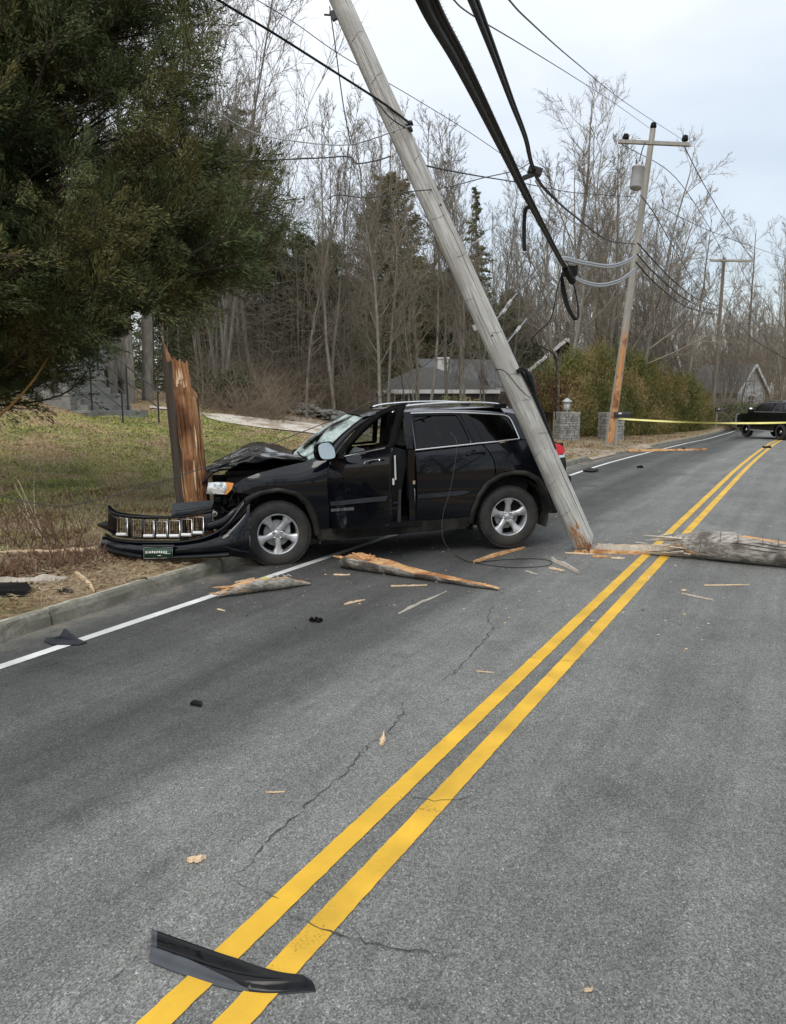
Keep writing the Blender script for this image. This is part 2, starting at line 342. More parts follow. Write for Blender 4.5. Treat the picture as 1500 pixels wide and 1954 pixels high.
def linepaint(name, c, wear):
    m = bpy.data.materials.new(name); m.use_nodes = True; t = m.node_tree; bs = t.nodes['Principled BSDF']; L = t.links.new
    tc = N(t, 'ShaderNodeTexCoord'); O = tc.outputs['Object']
    a = N(t, 'ShaderNodeTexNoise'); a.inputs['Scale'].default_value = 120; a.inputs['Detail'].default_value = 3; L(O, a.inputs['Vector'])
    b = N(t, 'ShaderNodeTexNoise'); b.inputs['Scale'].default_value = 3; b.inputs['Detail'].default_value = 6; L(O, b.inputs['Vector'])
    s = N(t, 'ShaderNodeMath', operation='MULTIPLY_ADD'); s.inputs[1].default_value = .8; L(a.outputs[0], s.inputs[0]); L(b.outputs[0], s.inputs[2])
    r = N(t, 'ShaderNodeValToRGB'); r.color_ramp.elements[0].position = wear; r.color_ramp.elements[0].color = (c[0]*.35, c[1]*.35, max(c[2]*.6, .03), 1)
    r.color_ramp.elements[1].position = wear+.12; r.color_ramp.elements[1].color = (*c, 1)
    L(s.outputs[0], r.inputs[0])
    v = N(t, 'ShaderNodeTexNoise'); v.inputs['Scale'].default_value = 3.5; v.inputs['Detail'].default_value = 6; L(O, v.inputs['Vector'])
    mr = N(t, 'ShaderNodeMapRange'); mr.inputs[1].default_value = .3; mr.inputs[2].default_value = .7; mr.inputs[3].default_value = .74; mr.inputs[4].default_value = 1.1; L(v.outputs[0], mr.inputs[0])
    hs = N(t, 'ShaderNodeHueSaturation'); L(r.outputs[0], hs.inputs['Color']); L(mr.outputs[0], hs.inputs['Value'])
    L(hs.outputs[0], bs.inputs['Base Color']); bs.inputs['Roughness'].default_value = .6
    bn = N(t, 'ShaderNodeBump'); bn.inputs['Strength'].default_value = .4; bn.inputs['Distance'].default_value = .004; L(a.outputs[0], bn.inputs['Height']); L(bn.outputs[0], bs.inputs['Normal'])
    return m
M['yellow'] = linepaint('yellow_road_paint', (.75, .435, .028), .55)
M['whiteline'] = linepaint('white_road_paint', (.74, .74, .71), .54)

def groundmat():
    m = bpy.data.materials.new('lawn_and_leaf_litter'); m.use_nodes = True; t = m.node_tree; bs = t.nodes['Principled BSDF']; L = t.links.new
    tc = N(t, 'ShaderNodeTexCoord'); O = tc.outputs['Object']; sp = N(t, 'ShaderNodeSeparateXYZ'); L(O, sp.inputs[0])
    def noise(s, d=5):
        n = N(t, 'ShaderNodeTexNoise'); n.inputs['Scale'].default_value = s; n.inputs['Detail'].default_value = d; n.inputs['Roughness'].default_value = .65; L(O, n.inputs['Vector']); return n.outputs[0]
    def mix(a, b, f):
        x = N(t, 'ShaderNodeMix', data_type='RGBA')
        for s, v in (('A', a), ('B', b)):
            if isinstance(v, tuple): x.inputs[s].default_value = (*v, 1)
            else: L(v, x.inputs[s])
        L(f, x.inputs['Factor']); return x.outputs['Result']
    def rng(v, a, b):
        r = N(t, 'ShaderNodeMapRange'); r.inputs[1].default_value = a; r.inputs[2].default_value = b; L(v, r.inputs[0]); return r.outputs[0]
    grass = mix((.23, .275, .065), (.45, .44, .16), rng(noise(6, 8), .35, .65))
    grass = mix(grass, (.46, .35, .20), rng(noise(1.1, 6), .56, .72))
    litter = mix((.22, .15, .085), (.42, .32, .20), rng(noise(14, 8), .35, .65))
    litter = mix(litter, (.17, .16, .07), rng(noise(.7, 5), .52, .66))
    # object y = distance from road centre: litter on the verge, grass on the lawn, leaves up under the trees
    a = N(t, 'ShaderNodeMath', operation='MULTIPLY_ADD'); a.inputs[1].default_value = 2.2; L(noise(.9, 5), a.inputs[0]); L(sp.outputs[1], a.inputs[2])
    ramp = N(t, 'ShaderNodeValToRGB'); e = ramp.color_ramp.elements
    for i, (p, v) in enumerate(((4.2, 1), (5.9, 1), (6.9, .30), (8.2, .05), (16, .12), (18.5, .85), (26, 1))):
        q = e[i] if i < 2 else e.new(0)
        q.position = (p+1.1)/30; q.color = (v, v, v, 1)
    L(rng(a.outputs[0], 0, 30), ramp.inputs[0])
    # far along the road everything is litter
    far = rng(sp.outputs[0], 11, 17); mxm = N(t, 'ShaderNodeMath', operation='MAXIMUM'); L(ramp.outputs[0], mxm.inputs[0]); L(far, mxm.inputs[1])
    col = mix(grass, litter, mxm.outputs[0]); L(col, bs.inputs['Base Color']); bs.inputs['Roughness'].default_value = .95; bs.inputs['Specular IOR Level'].default_value = .15
    bn = N(t, 'ShaderNodeBump'); bn.inputs['Strength'].default_value = .8; bn.inputs['Distance'].default_value = .03; L(noise(30, 6), bn.inputs['Height']); L(bn.outputs[0], bs.inputs['Normal'])
    return m
M['ground'] = groundmat()
M['dirtpath'] = pm('pale_dirt', (.58, .52, .44), (.72, .66, .58), scale=4, rough=.95, bump=.4, c3=(.38, .30, .215), sc3=1.3)

def glass(name, tint, mixf, rough=.02):
    m = bpy.data.materials.new(name); m.use_nodes = True; t = m.node_tree; t.nodes.clear(); L = t.links.new
    o = N(t, 'ShaderNodeOutputMaterial'); tr = N(t, 'ShaderNodeBsdfTransparent'); tr.inputs[0].default_value = (*tint, 1)
    gl = N(t, 'ShaderNodeBsdfGlossy'); gl.inputs['Roughness'].default_value = rough
    fr = N(t, 'ShaderNodeFresnel'); fr.inputs[0].default_value = 1.5
    mr = N(t, 'ShaderNodeMath', operation='MULTIPLY_ADD'); mr.inputs[1].default_value = 1; mr.inputs[2].default_value = mixf; L(fr.outputs[0], mr.inputs[0])
    mx = N(t, 'ShaderNodeMixShader'); L(mr.outputs[0], mx.inputs[0]); L(tr.outputs[0], mx.inputs[1]); L(gl.outputs[0], mx.inputs[2]); L(mx.outputs[0], o.inputs[0])
    return m, mx, o
M['clearglass'] = glass('clear_glass', (.62, .68, .66), .03)[0]
M['tint'] = glass('tinted_glass', (.035, .04, .042), -.01)[0]
# crazed windscreen: a laminated pane full of whitish cracks
m, mx, o = glass('crazed_windscreen', (.42, .50, .48), .06); t = m.node_tree
tc = N(t, 'ShaderNodeTexCoord'); v = N(t, 'ShaderNodeTexVoronoi', feature='DISTANCE_TO_EDGE'); v.inputs['Scale'].default_value = 17; v.inputs['Randomness'].default_value = 1
nz = N(t, 'ShaderNodeTexNoise'); nz.inputs['Scale'].default_value = 3.2; nz.inputs['Detail'].default_value = 6
t.links.new(tc.outputs['Object'], v.inputs['Vector']); t.links.new(tc.outputs['Object'], nz.inputs['Vector'])
r1 = N(t, 'ShaderNodeMapRange'); r1.inputs[1].default_value = .0; r1.inputs[2].default_value = .07; r1.inputs[3].default_value = .9; r1.inputs[4].default_value = .12
r2 = N(t, 'ShaderNodeMapRange'); r2.inputs[1].default_value = .38; r2.inputs[2].default_value = .55
t.links.new(v.outputs['Distance'], r1.inputs[0]); t.links.new(nz.outputs[0], r2.inputs[0])
ml = N(t, 'ShaderNodeMath', operation='MULTIPLY'); t.links.new(r1.outputs[0], ml.inputs[0]); t.links.new(r2.outputs[0], ml.inputs[1])
ad2 = N(t, 'ShaderNodeMath', operation='MULTIPLY_ADD', use_clamp=True); ad2.inputs[1].default_value = .62; t.links.new(r2.outputs[0], ad2.inputs[0]); t.links.new(ml.outputs[0], ad2.inputs[2])
df = N(t, 'ShaderNodeBsdfDiffuse'); df.inputs[0].default_value = (.55, .66, .63, 1)
mx2 = N(t, 'ShaderNodeMixShader'); t.links.new(ad2.outputs[0], mx2.inputs[0]); t.links.new(mx.outputs[0], mx2.inputs[1]); t.links.new(df.outputs[0], mx2.inputs[2]); t.links.new(mx2.outputs[0], o.inputs[0])
M['crazed'] = m
# ================================================ SETTING: ground, road, kerb, paint
ROT = math.atan2(DV[1], DV[0])
def road_frame(o): o.location = (P0[0], P0[1], 0); o.rotation_euler = (0, 0, ROT); return o
rng = np.random.default_rng(7); rnd = random.Random(11)
def sd_grid(name, Ss, drel, zf, mat, smooth=True):
    """grid over along-road S and across d=drel(S,k)"""
    V = []; n = len(drel(0.0))
    for S in Ss:
        for d in drel(S): V.append((S, d, zf(S, d)))
    V = np.array(V); F = []
    m = len(Ss)
    for i in range(m-1):
        for k in range(n-1): F.append((i*n+k, (i+1)*n+k, (i+1)*n+k+1, i*n+k+1))
    return road_frame(np_mesh(name, V, F, mat, smooth=smooth))
Sg = np.concatenate([np.arange(-60, -12, 4), np.arange(-12, 22, .4), np.arange(22, 60, 1.5), np.arange(60, 200, 8), [220, 260, 320, 400, 520, 700]])
offL = np.concatenate([[0.0, .05, .15, .3, .6], np.arange(1, 20, .5), np.arange(20, 44, 2), [48, 56, 66, 80, 100, 130, 170, 230, 320, 450, 650]])
offR = [650, 400, 250, 150, 90, 60, 40, 25, 15, 8, 4, 1.5, .3, 0]
def dl_cols(S):
    dc = float(dcurb(S)); dr = float(dright(S))
    return [dr-o for o in offR]+[dr+.02, dc-.02]+[dc+.13+o for o in offL]
def gz(S, d):
    dc = float(dcurb(S)); dr = float(dright(S))
    if dr < d < dc: return float(dip(S))-.45
    return float(Gsd(S, d))
ground = sd_grid('ground', Sg, dl_cols, gz, M['ground']); tag(ground, kind='structure')
Sr = np.concatenate([np.arange(-40, 60, .5), np.arange(60, 300, 5)])
def rcols(S):
    dc = float(dcurb(S)); dr = float(dright(S)); return list(np.linspace(dr-.05, dc+.03, 26))
road = sd_grid('road', Sr, rcols, lambda S, d: float(rz(S, d)), M['asphalt']); tag(road, kind='structure')
def stripe(name, dfun, wd, Ss, mat, jit=.004, h=.004, gaps=()):
    r = random.Random(5); mb = MB(); prev = None
    for S in Ss:
        d = float(dfun(S)); a = (d-wd/2+r.uniform(-jit, jit)); b = d+wd/2+r.uniform(-jit, jit)
        cur = [(S, a, float(rz(S, a))+h), (S, (a+b)/2, float(rz(S, (a+b)/2))+h), (S, b, float(rz(S, b))+h)]
        if prev: mb.add(prev+cur, [(0, 3, 4, 1), (1, 4, 5, 2)], 0)
        prev = cur
    o = mb.build(name, mat); road_frame(o); tag(o, kind='structure'); return o
Ls = np.concatenate([np.arange(-11, 4, .035), np.arange(4, 20, .12), np.arange(20, 120, .6)])
stripe('road_marking_yellow', lambda S: .030+cshift(S), .098, Ls, M['yellow'], .0022)
stripe('road_marking_yellow', lambda S: -.182+cshift(S), .104, Ls, M['yellow'], .0022)
stripe('road_marking_white', lambda S: 3.535+.05*np.interp(S, [0, 12, 25], [0, 1, -1])+cshift(S), .105, Ls, M['whiteline'], .002)
# cracks in the asphalt
def crack(px, wd=.008, seed=1):
    r = random.Random(seed); mb = MB(); P = []
    for (a, b) in px:
        q = gpt(a, b); P.append(SD(q[0], q[1]))
    pts = []
    for i in range(len(P)-1):
        n = max(2, int(math.dist(P[i], P[i+1])/.035))
        for k in range(n):
            t = k/n; pts.append((P[i][0]*(1-t)+P[i+1][0]*t+r.gauss(0, .010), P[i][1]*(1-t)+P[i+1][1]*t+r.gauss(0, .010)))
    prev = None
    for i, (S, d) in enumerate(pts):
        a = pts[max(0, i-1)]; b = pts[min(len(pts)-1, i+1)]; tx, ty = b[0]-a[0], b[1]-a[1]; L = math.hypot(tx, ty)+1e-6
        ww = wd*.95*r.uniform(.1, 1.0)*min(1, i/6+.1, (len(pts)-i)/6+.1)/2
        cur = [(S-ty/L*ww, d+tx/L*ww, float(rz(S, d))+.0055), (S+ty/L*ww, d-tx/L*ww, float(rz(S, d))+.0055)]
        if prev: mb.add(prev+cur, [(0, 1, 3, 2)], 0)
        prev = cur
    o = mb.build('road_crack', M['crackdark']); road_frame(o); tag(o, kind='structure')
M['crackdark'] = pm('crack_shadow', (.03, .03, .029), (.07, .068, .064), scale=20, rough=1)
crack([(436, 1680), (478, 1692), (520, 1712), (560, 1716)], .011, 1)
crack([(535, 1748), (575, 1758), (630, 1776), (700, 1800), (780, 1812), (900, 1828)], .009, 2)
crack([(436, 1682), (480, 1650), (500, 1610), (560, 1560), (640, 1490), (692, 1432), (740, 1400), (772, 1360), (765, 1345), (790, 1330)], .010, 3)
crack([(820, 1310), (860, 1290), (925, 1222), (942, 1196), (930, 1180), (945, 1150)], .008, 4)
crack([(980, 1253), (1045, 1260), (1150, 1264)], .007, 5)
crack([(730, 1520), (800, 1524), (845, 1530), (900, 1521), (960, 1513)], .006, 6)
crack([(0, 1302), (90, 1272), (190, 1238), (270, 1205), (335, 1180), (340, 1172)], .008, 7)
crack([(140, 1925), (190, 1880), (250, 1850), (275, 1800)], .007, 8)
crack([(330, 1168), (420, 1150), (470, 1135)], .007, 9)
# kerb: long weathered blocks, with gaps at the driveways
def kerb_strip(S0, S1, label, seed, h=.15, endt=.5):
    r = random.Random(seed); mb = MB(); Ss = list(np.arange(S0, S1+.01, .14)); js = set()
    x = S0+r.uniform(1.2, 2.4)
    while x < S1: Ss += [x-.014, x, x+.014]; js.add(round(x, 5)); x += r.uniform(1.6, 2.8)
    Ss = sorted(Ss); ring = None
    for i, S in enumerate(Ss):
        dc = float(dcurb(S)); z0 = float(rz(S, dc)); e = min(1, (S-S0)/endt+.25, (S1-S)/endt+.25)
        j = lambda a: r.uniform(-a, a)
        joint = 1.0
        if round(float(S), 5) in js: joint = .0
        hh = h*e+j(.006)-(.0 if joint else .05); dd = .0 if joint else .035
        prof = [(dc-.012+dd, z0-.12), (dc+.004+j(.006)+dd, z0+.015), (dc+.012+j(.007)+dd, z0+hh*.6), (dc+.030+j(.008)+dd, z0+hh-.018), (dc+.055+j(.006), z0+hh), (dc+.085, z0+hh+j(.004)), (dc+.13+j(.008), z0+hh-.012), (dc+.15, z0-.10)]
        cur = [(S, a, b) for a, b in prof]
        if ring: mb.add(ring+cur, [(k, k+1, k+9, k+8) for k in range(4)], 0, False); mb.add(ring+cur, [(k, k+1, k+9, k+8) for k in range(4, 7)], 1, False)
        else: mb.add(cur, [tuple(range(8))], 0)
        ring = cur
    mb.add(ring, [tuple(range(8))[::-1]], 0)
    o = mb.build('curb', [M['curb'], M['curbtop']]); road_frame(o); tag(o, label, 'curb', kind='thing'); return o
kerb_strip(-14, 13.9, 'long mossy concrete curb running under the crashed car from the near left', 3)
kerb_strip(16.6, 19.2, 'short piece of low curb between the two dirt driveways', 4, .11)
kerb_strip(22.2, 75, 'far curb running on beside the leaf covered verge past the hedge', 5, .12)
# driveways and the sandy path across the lawn
def patch(name, outline, mat, h=.012, step=.35, sub=True):
    P = [SD(*o) if not sub else o for o in outline]
    xs = [p[0] for p in P]; ys = [p[1] for p in P]
    V2, F2 = cdt(P, step)
    V = [(a, b, (float(Gsd(a, b)) if b > dcurb(a)+.01 else max(float(rz(a, b)), 0*a+float(rz(a, b)))+.004)+h) for a, b in V2]
    o = np_mesh(name, V, F2, mat, smooth=True); road_frame(o); tag(o, kind='structure'); return o
def inside(P, x, y):
    c = False; n = len(P); j = n-1
    for i in range(n):
        if ((P[i][1] > y) != (P[j][1] > y)) and (x < (P[j][0]-P[i][0])*(y-P[i][1])/(P[j][1]-P[i][1])+P[i][0]): c = not c
        j = i
    return c
def densify(P, step):
    o = []
    for i in range(len(P)):
        a, b = P[i], P[(i+1) % len(P)]; n = max(1, int(math.ceil(math.dist(a, b)/step)))
        for k in range(n): o.append((a[0]+(b[0]-a[0])*k/n, a[1]+(b[1]-a[1])*k/n))
    return o
def cdt(P, step):
    B = densify(P, step); n = len(B); pts = [Vector(p) for p in B]
    x0, x1 = min(p[0] for p in B), max(p[0] for p in B); y0, y1 = min(p[1] for p in B), max(p[1] for p in B)
    BA = np.array(B); row = 0; y = y0+step*.6
    while y < y1:
        x = x0+step*(.3+.5*(row % 2))
        while x < x1:
            if inside(B, x, y) and np.min((BA[:, 0]-x)**2+(BA[:, 1]-y)**2) > (step*.55)**2: pts.append(Vector((x, y)))
            x += step
        y += step*.87; row += 1
    v, e_, f, *_ = delaunay_2d_cdt(pts, [], [tuple(range(n))], 1, 1e-6)
    return [(q.x, q.y) for q in v], [tuple(t) for t in f if len(t) == 3]
def Gp(px, py):
    q = gpt(px, py); return SD(q[0], q[1])
patch('driveway', [(13.7, 4.3), (16.9, 4.25), (17.2, 5.2), (16.6, 9), (15.0, 16), (12.8, 16), (13.4, 9), (13.2, 5.2)], M['apron'], .02)
patch('driveway', [(19.0, 4.1), (22.4, 4.0), (23.5, 5.2), (26, 9), (24.5, 10), (21.0, 6.5), (19.0, 5.0)], M['apron'], .02)
pathpix = [(384, 789), (420, 791), (470, 797), (540, 804), (612, 811), (620, 831), (560, 824), (480, 815), (430, 808), (395, 798)]
patch('path', [Gp(*p) for p in pathpix], M['dirtpath'], .035, .5)
patch('path', [Gp(*p) for p in [(286, 776), (330, 778), (384, 790), (384, 795), (330, 783), (286, 780)]], M['dirtpath'], .035, .5)

# ================================================ UTILITY POLES
def orient(d):   # rotation taking +z to d
    return Vector((0, 0, 1)).rotation_difference(Vector(d)).to_euler()
# ---- the broken pole leaning on the car
foot = at(1120, 1048, 9.66); foot[2] = float(G(foot[0], foot[1]))+.02
topp = at(651, 0, 8.95); dirp = topp-foot; Lp = np.linalg.norm(dirp); dirp /= Lp
LP = empty('utility_pole', foot, 'broken weathered grey utility pole leaning on the back of the crashed car', 'utility pole', rot=orient(dirp))
mb = MB(); r = random.Random(3); PL = Lp+2.6; pts = []; rad = []; nseg = 60
V = []; n = 28
def prad(z): return .146-.0042*z
for i in range(nseg+1):
    z = PL*i/nseg
    for k in range(n):
        a = 2*math.pi*k/n
        rr = prad(z)*(1+.012*math.sin(3*a+z*.6)+.010*math.sin(7*a+2*math.sin(z*.5))-.035*max(0, math.cos((a-1.9)*1))**60)
        zz = z
        if i == 0: zz = .02+.10*abs(math.sin(a*2.3+1))+.04*r.random()
        V.append((rr*math.cos(a)+.012*math.sin(z*.7), rr*math.sin(a), zz))
F = [(i*n+k, i*n+(k+1) % n, (i+1)*n+(k+1) % n, (i+1)*n+k) for i in range(nseg) for k in range(n)]
mb.add(V, F, 0, True); mb.add(V[:n], [tuple(range(n))[::-1]], 1); mb.add(V[-n:], [tuple(range(n))], 0)
mb.build('shaft', [M['polewood'], M['fresh']], LP)
Minv = Matrix.LocRotScale(LP.location, LP.rotation_euler, None).inverted()
def loc_to(Mi, p): return np.array(Mi @ Vector(tuple(float(c) for c in p)))
# long drying checks and the thin dark rings round the shaft
def facing(z, px_side=0):   # point on the shaft that faces the camera side, at height z, angle offset
    p = np.array(LP.matrix_basis @ Vector((0, 0, z))); v = loc_to(Minv, CAM)-np.array([0, 0, z]); a = math.atan2(v[1], v[0])+px_side
    rr = prad(z); return np.array([rr*math.cos(a)+.012*math.sin(z*.7), rr*math.sin(a), z])
mb = MB()
for z, a0, a1 in ((.55, -1.2, .2), (.95, -1.1, .1), (1.35, -1.3, .3), (1.55, .1, 1.3), (2.0, -.7, .8), (2.35, -.5, .9), (2.9, -.3, 1.1), (3.35, -1.1, -.1), (3.9, .0, 1.0), (4.4, -.8, .9), (5.1, .2, .9), (5.6, -.8, .2), (6.1, -.6, .9), (6.6, -.9, .9)):
    P = []
    for q in range(14):
        a = a0+(a1-a0)*q/13; f = facing(z+.03*math.sin(a*2+z)+.012*r.random(), a); c = np.array([0, 0, f[2]]); P.append(c+(f-c)*1.003)
    mb.tube(P, [.0015+.0012*r.random() for _ in P], 4)
for (z0, z1, a) in ((.05, 1.9, .75), (.6, 1.5, .15), (2.4, 3.3, -.2), (3.0, 4.8, .55), (5.0, 6.6, .1)):
    P = []
    for q in range(26):
        z = z0+(z1-z0)*q/25; f = facing(z, a+.05*math.sin(z*5)+.01*r.random()); P.append(f*np.array([1.0, 1.0, 1]))
    mb.tube(P, [.0022*math.sin(math.pi*(q+.3)/26)+.0005 for q in range(26)], 4)
mb.build('drying_cracks', M['crackdark'], LP)
# splintered foot
mb = MB(); fx = facing(.1, -.25)
for k in range(34):
    a = -.7+1.1*r.random(); z = r.uniform(.0, .38); f = facing(z, a); o = f/np.linalg.norm(f[:2])
    o[2] = 0; L = r.uniform(.05, .16); b = f+o*.004; e_ = f+o*r.uniform(.01, .035)+np.array([0, 0, r.choice((-1, 1))*L])
    mb.tube([b, (b+e_)/2+o*.006, e_], [r.uniform(.005, .012), r.uniform(.004, .009), .001], 4, 0, sm=False)
mb.build('splinters', M['fresh'], LP)
# hardware low on the shaft: bracket, black box with cable strands
def onpole(px, py, extra=0): # point on pole axis nearest the viewing ray
    rr = ray(px, py); u = dirp; w0 = foot-CAM; a = u@u; b = u@rr; c = rr@rr; d = u@w0; e_ = rr@w0
    sc_ = (b*e_-c*d)/(a*c-b*b); return sc_
z1 = onpole(985, 710)
mb = MB(); f = facing(z1, .9); mb.box(f*np.array([1.2, 1.2, 1]), (.09, .06, .05), mi=0); 
f2 = facing(z1-.14, 1.45); o = f2.copy(); o[2] = 0; o /= np.linalg.norm(o)
mb.tube([f2+o*.05+np.array([0, 0, .14]), f2+o*.075+np.array([0, 0, .02]), f2+o*.05-np.array([0, 0, .18])], [.02, .038, .018], 10)
mb.build('splice_case', M['blackplastic'], LP)
mb = MB()
for k in range(6):
    a = 1.05+.12*k; P = [facing(z1+.03, a)*np.array([1.05, 1.05, 1]), facing(z1-.3, a+.12)*np.array([1.12+.05*k, 1.12+.05*k, 1]), facing(z1-.75, a+.25)*np.array([1.12+.03*k, 1.12+.03*k, 1]), facing(z1-1.05, a+.2)*np.array([1.03, 1.03, 1])]
    mb.tube(catmull(P, 6), .0045+.002*(k % 3), 6)
P = [facing(z1+.12, -1.3)*np.array([1.02, 1.02, 1]), facing(z1+.13, -.9)*np.array([1.03, 1.03, 1]), facing(z1+.05, -.2)*np.array([1.03, 1.03, 1]), facing(z1-.2, .3)*np.array([1.03, 1.03, 1]), facing(z1-.36, .9)*np.array([1.03, 1.03, 1])]
mb.tube(catmull(P, 6), .004, 6)
mb.build('cable_strands', M['cable'], LP)
z2 = onpole(790, 238); mb = MB(); f = facing(z2-.03, 1.2); g = f*np.array([1.25, 1.25, 1])
for k in range(7): mb.box(g+np.array([r.uniform(-.03, .03), r.uniform(-.03, .03), r.uniform(-.07, .07)]), (.03, .03, .055), rot=Matrix.Rotation(r.random()*3, 3, 'X'))
mb.build('bolt_bracket', M['iron'], LP); mb = MB(); zb = onpole(690, 80); f = facing(onpole(655, 20), -1.5); mb.box(f*np.array([1.15, 1.15, 1]), (.07, .05, .10)); mb.tube([f*np.array([1.1, 1.1, 1]), f*np.array([1.9, 1.9, 1])+np.array([0, 0, .06])], .012, 6)
mb.build('insulator_bracket', M['iron'], LP)
mb = MB(); f = facing(onpole(893, 632), -1.35); mb.box(f*np.array([1.12, 1.12, 1]), (.05, .03, .07)); mb.build('wire_clamp', M['galv'], LP)
for (px, py, s_a) in ((934, 644, .0), (822, 405, .7), (756, 255, -.5)):
    mb = MB(); zz = onpole(px, py); f = facing(zz, s_a); o = f.copy(); o[2] = 0; o /= np.linalg.norm(o); mb.tube([f-o*.03, f+o*.004], [.016, .014], 8); mb.build('bolt_hole', M['crackdark'], LP)

# ---- far utility poles
def farpole(px, py, t, topx, topy, label, r0=.16, mat='farpole', splint=False):
    b = at(px, py, t); b[2] = float(G(b[0], b[1]))-.05
    tt = at(topx, topy, t*1.0); d = tt-b; L = np.linalg.norm(d); d /= L
    e0 = empty('utility_pole', b, label, 'utility pole', rot=orient(d)); m2 = MB()
    P = [(0, 0, L*i/14) for i in range(15)]; m2.tube(P, [r0*(1-.35*i/14) for i in range(15)], 14); m2.build('shaft', M[mat], e0)
    return e0, L, d, b
PB, LB, dB, bB = farpole(1162, 853, 29.5, 1246, 247, 'tall pole with transformer and a long raw orange split down its foot', .165)
Mi = Matrix.LocRotScale(PB.location, PB.rotation_euler, None)
crossd = np.array([.985, .06, -.02])
def PBl(p): return loc_to(Mi.inverted(), p)
xa0 = at(1180, 270, 28.5); xa1 = at(1316, 276, 28.5)
xm = MB(); a, b = PBl(xa0), PBl(xa1); off = np.array([0, -.0, 0]); 
def beam(mb, a, b, w, h, mi=0):
    a = np.asarray(a, float); b = np.asarray(b, float); d = b-a; L = np.linalg.norm(d); q = Vector((1, 0, 0)).rotation_difference(Vector(d)).to_matrix(); mb.box((a+b)/2, (L, w, h), rot=q, mi=mi)
beam(xm, a, b, .10, .13); xm.build('crossarm', M['farpole'], PB)
def insulator(mb, p, s=1.0, up=(0, 0, 1)):
    mb.lathe([(.0, 0), (.03*s, 0), (.03*s, .05*s), (.09*s, .06*s), (.10*s, .10*s), (.06*s, .12*s), (.09*s, .14*s), (.07*s, .2*s), (0, .22*s)], 10, axis='z', c=tuple(p))
for q in (a+np.array([.25, 0, .05]), b+np.array([-.2, 0, .05]), np.array([0, 0, LB])):
    im = MB(); insulator(im, q, 1.25); im.build('insulator', M['cable'], PB)
tm = MB(); c = PBl(at(1216, 338, 28.3)); tm.lathe([(0, -.42), (.20, -.42), (.225, -.38), (.225, .30), (.245, .31), (.245, .36), (.16, .42), (0, .44)], 20, axis='z', c=tuple(c))
can = tm.build('transformer', M['galv'], PB)
bm_ = MB()
for dx in (-.09, .09): bm_.tube([c+np.array([dx, 0, .40]), c+np.array([dx*1.3, 0, .62])], [.035, .02], 8)
bm_.tube([c+np.array([0, 0, .6]), c+np.array([.05, 0, 1.05]), c+np.array([.12, 0, 1.3])], .02, 6); bm_.build('bushing', M['iron'], can)
fm = MB(); rr = random.Random(8)
for k in range(15):
    aa = -2.3+k*.09; z0 = rr.uniform(0.1, .5); z1_ = rr.uniform(3.5, 5.6); R0_ = .172
    P = [(math.cos(aa)*(R0_-.010*z), math.sin(aa)*(R0_-.010*z), z) for z in np.linspace(z0, z1_, 8)]
    fm.tube(P, [.012]+[.02]*6+[.004], 5)
fm.build('raw_split_strip', M['fresh'], PB)
PC, LC, dC, bC = farpole(1358, 814, 56, 1382, 492, 'distant brown pole with a crossarm beyond the hedge', .16, 'brownpole')
Mi3 = Matrix.LocRotScale(PC.location, PC.rotation_euler, None).inverted()
xm = MB(); beam(xm, loc_to(Mi3, at(1356, 497, 55.6)), loc_to(Mi3, at(1437, 498, 55.6)), .12, .15); xm.build('crossarm', M['farpole'], PC)
xm = MB(); a = loc_to(Mi3, at(1380, 548, 55.6)); xm.tube([a, loc_to(Mi3, at(1420, 545, 55)), loc_to(Mi3, at(1452, 545, 54.6))], .03, 6); xm.box(loc_to(Mi3, at(1448, 546, 54.6)), (.5, .14, .08)); xm.build('lamp_arm', M['galv'], PC)

# ---- stump of the snapped pole in front of the car's nose
sb_ = at(377, 962, 9.12); sb_[2] = float(G(sb_[0], sb_[1]))-.1; st = at(340, 690, 9.05); ds = st-sb_; Ls_ = np.linalg.norm(ds); ds /= Ls_
ST = empty('pole_stump', sb_, 'snapped dark pole stump split open to raw orange wood at the car nose', 'pole stump', rot=orient(ds))
MiS = Matrix.LocRotScale(ST.location, ST.rotation_euler, None).inverted(); vc = loc_to(MiS, CAM); aC = math.atan2(vc[1], vc[0])
# outer dark shell on the left and back, split face towards the camera
def stump():
    mb = MB(); n = 40; nz_ = 46; V = []; mi = []
    rs = random.Random(4)
    topn = [rs.random() for _ in range(n)]
    for i in range(nz_+1):
        f = i/nz_
        for k in range(n):
            a = aC+2*math.pi*k/n; rel = ((2*math.pi*k/n+math.pi) % (2*math.pi))-math.pi   # 0 towards camera; negative = left? 
            Htop = Ls_*(1.0+.014*math.sin(k*1.7))+.035*topn[k]-.02
            side = math.sin(rel)    # +: to the camera's right when looking (checked below)
            if SGN*side > .62: Htop -= .38+.08*topn[k]
            if SGN*side < -.75: Htop += .20
            z = Htop*f; rad_ = .205-.012*z
            face = (SGN*side > -.55) and math.cos(rel) > -.1
            if face: rad_ -= .035+.018*math.sin(z*6+k)+.02*math.sin(k*2.1+z*1.3)*f; 
            V.append((rad_*math.cos(a), rad_*math.sin(a), z)); mi.append(face)
    F = []; FM = []
    for i in range(nz_):
        for k in range(n):
            F.append((i*n+k, i*n+(k+1) % n, (i+1)*n+(k+1) % n, (i+1)*n+k)); z = V[i*n+k][2]
            FM.append(1 if (mi[i*n+k] and mi[i*n+(k+1) % n]) else 0)
    o = len(mb.v)
    mb.v += V; mb.f += F; mb.m += FM; mb.sm += [False]*len(F)
    mb.add([(p[0], p[1], p[2]) for p in V[-n:]]+[(0, 0, Ls_*.93)], [(k, (k+1) % n, n) for k in range(n)], 1)
    return mb
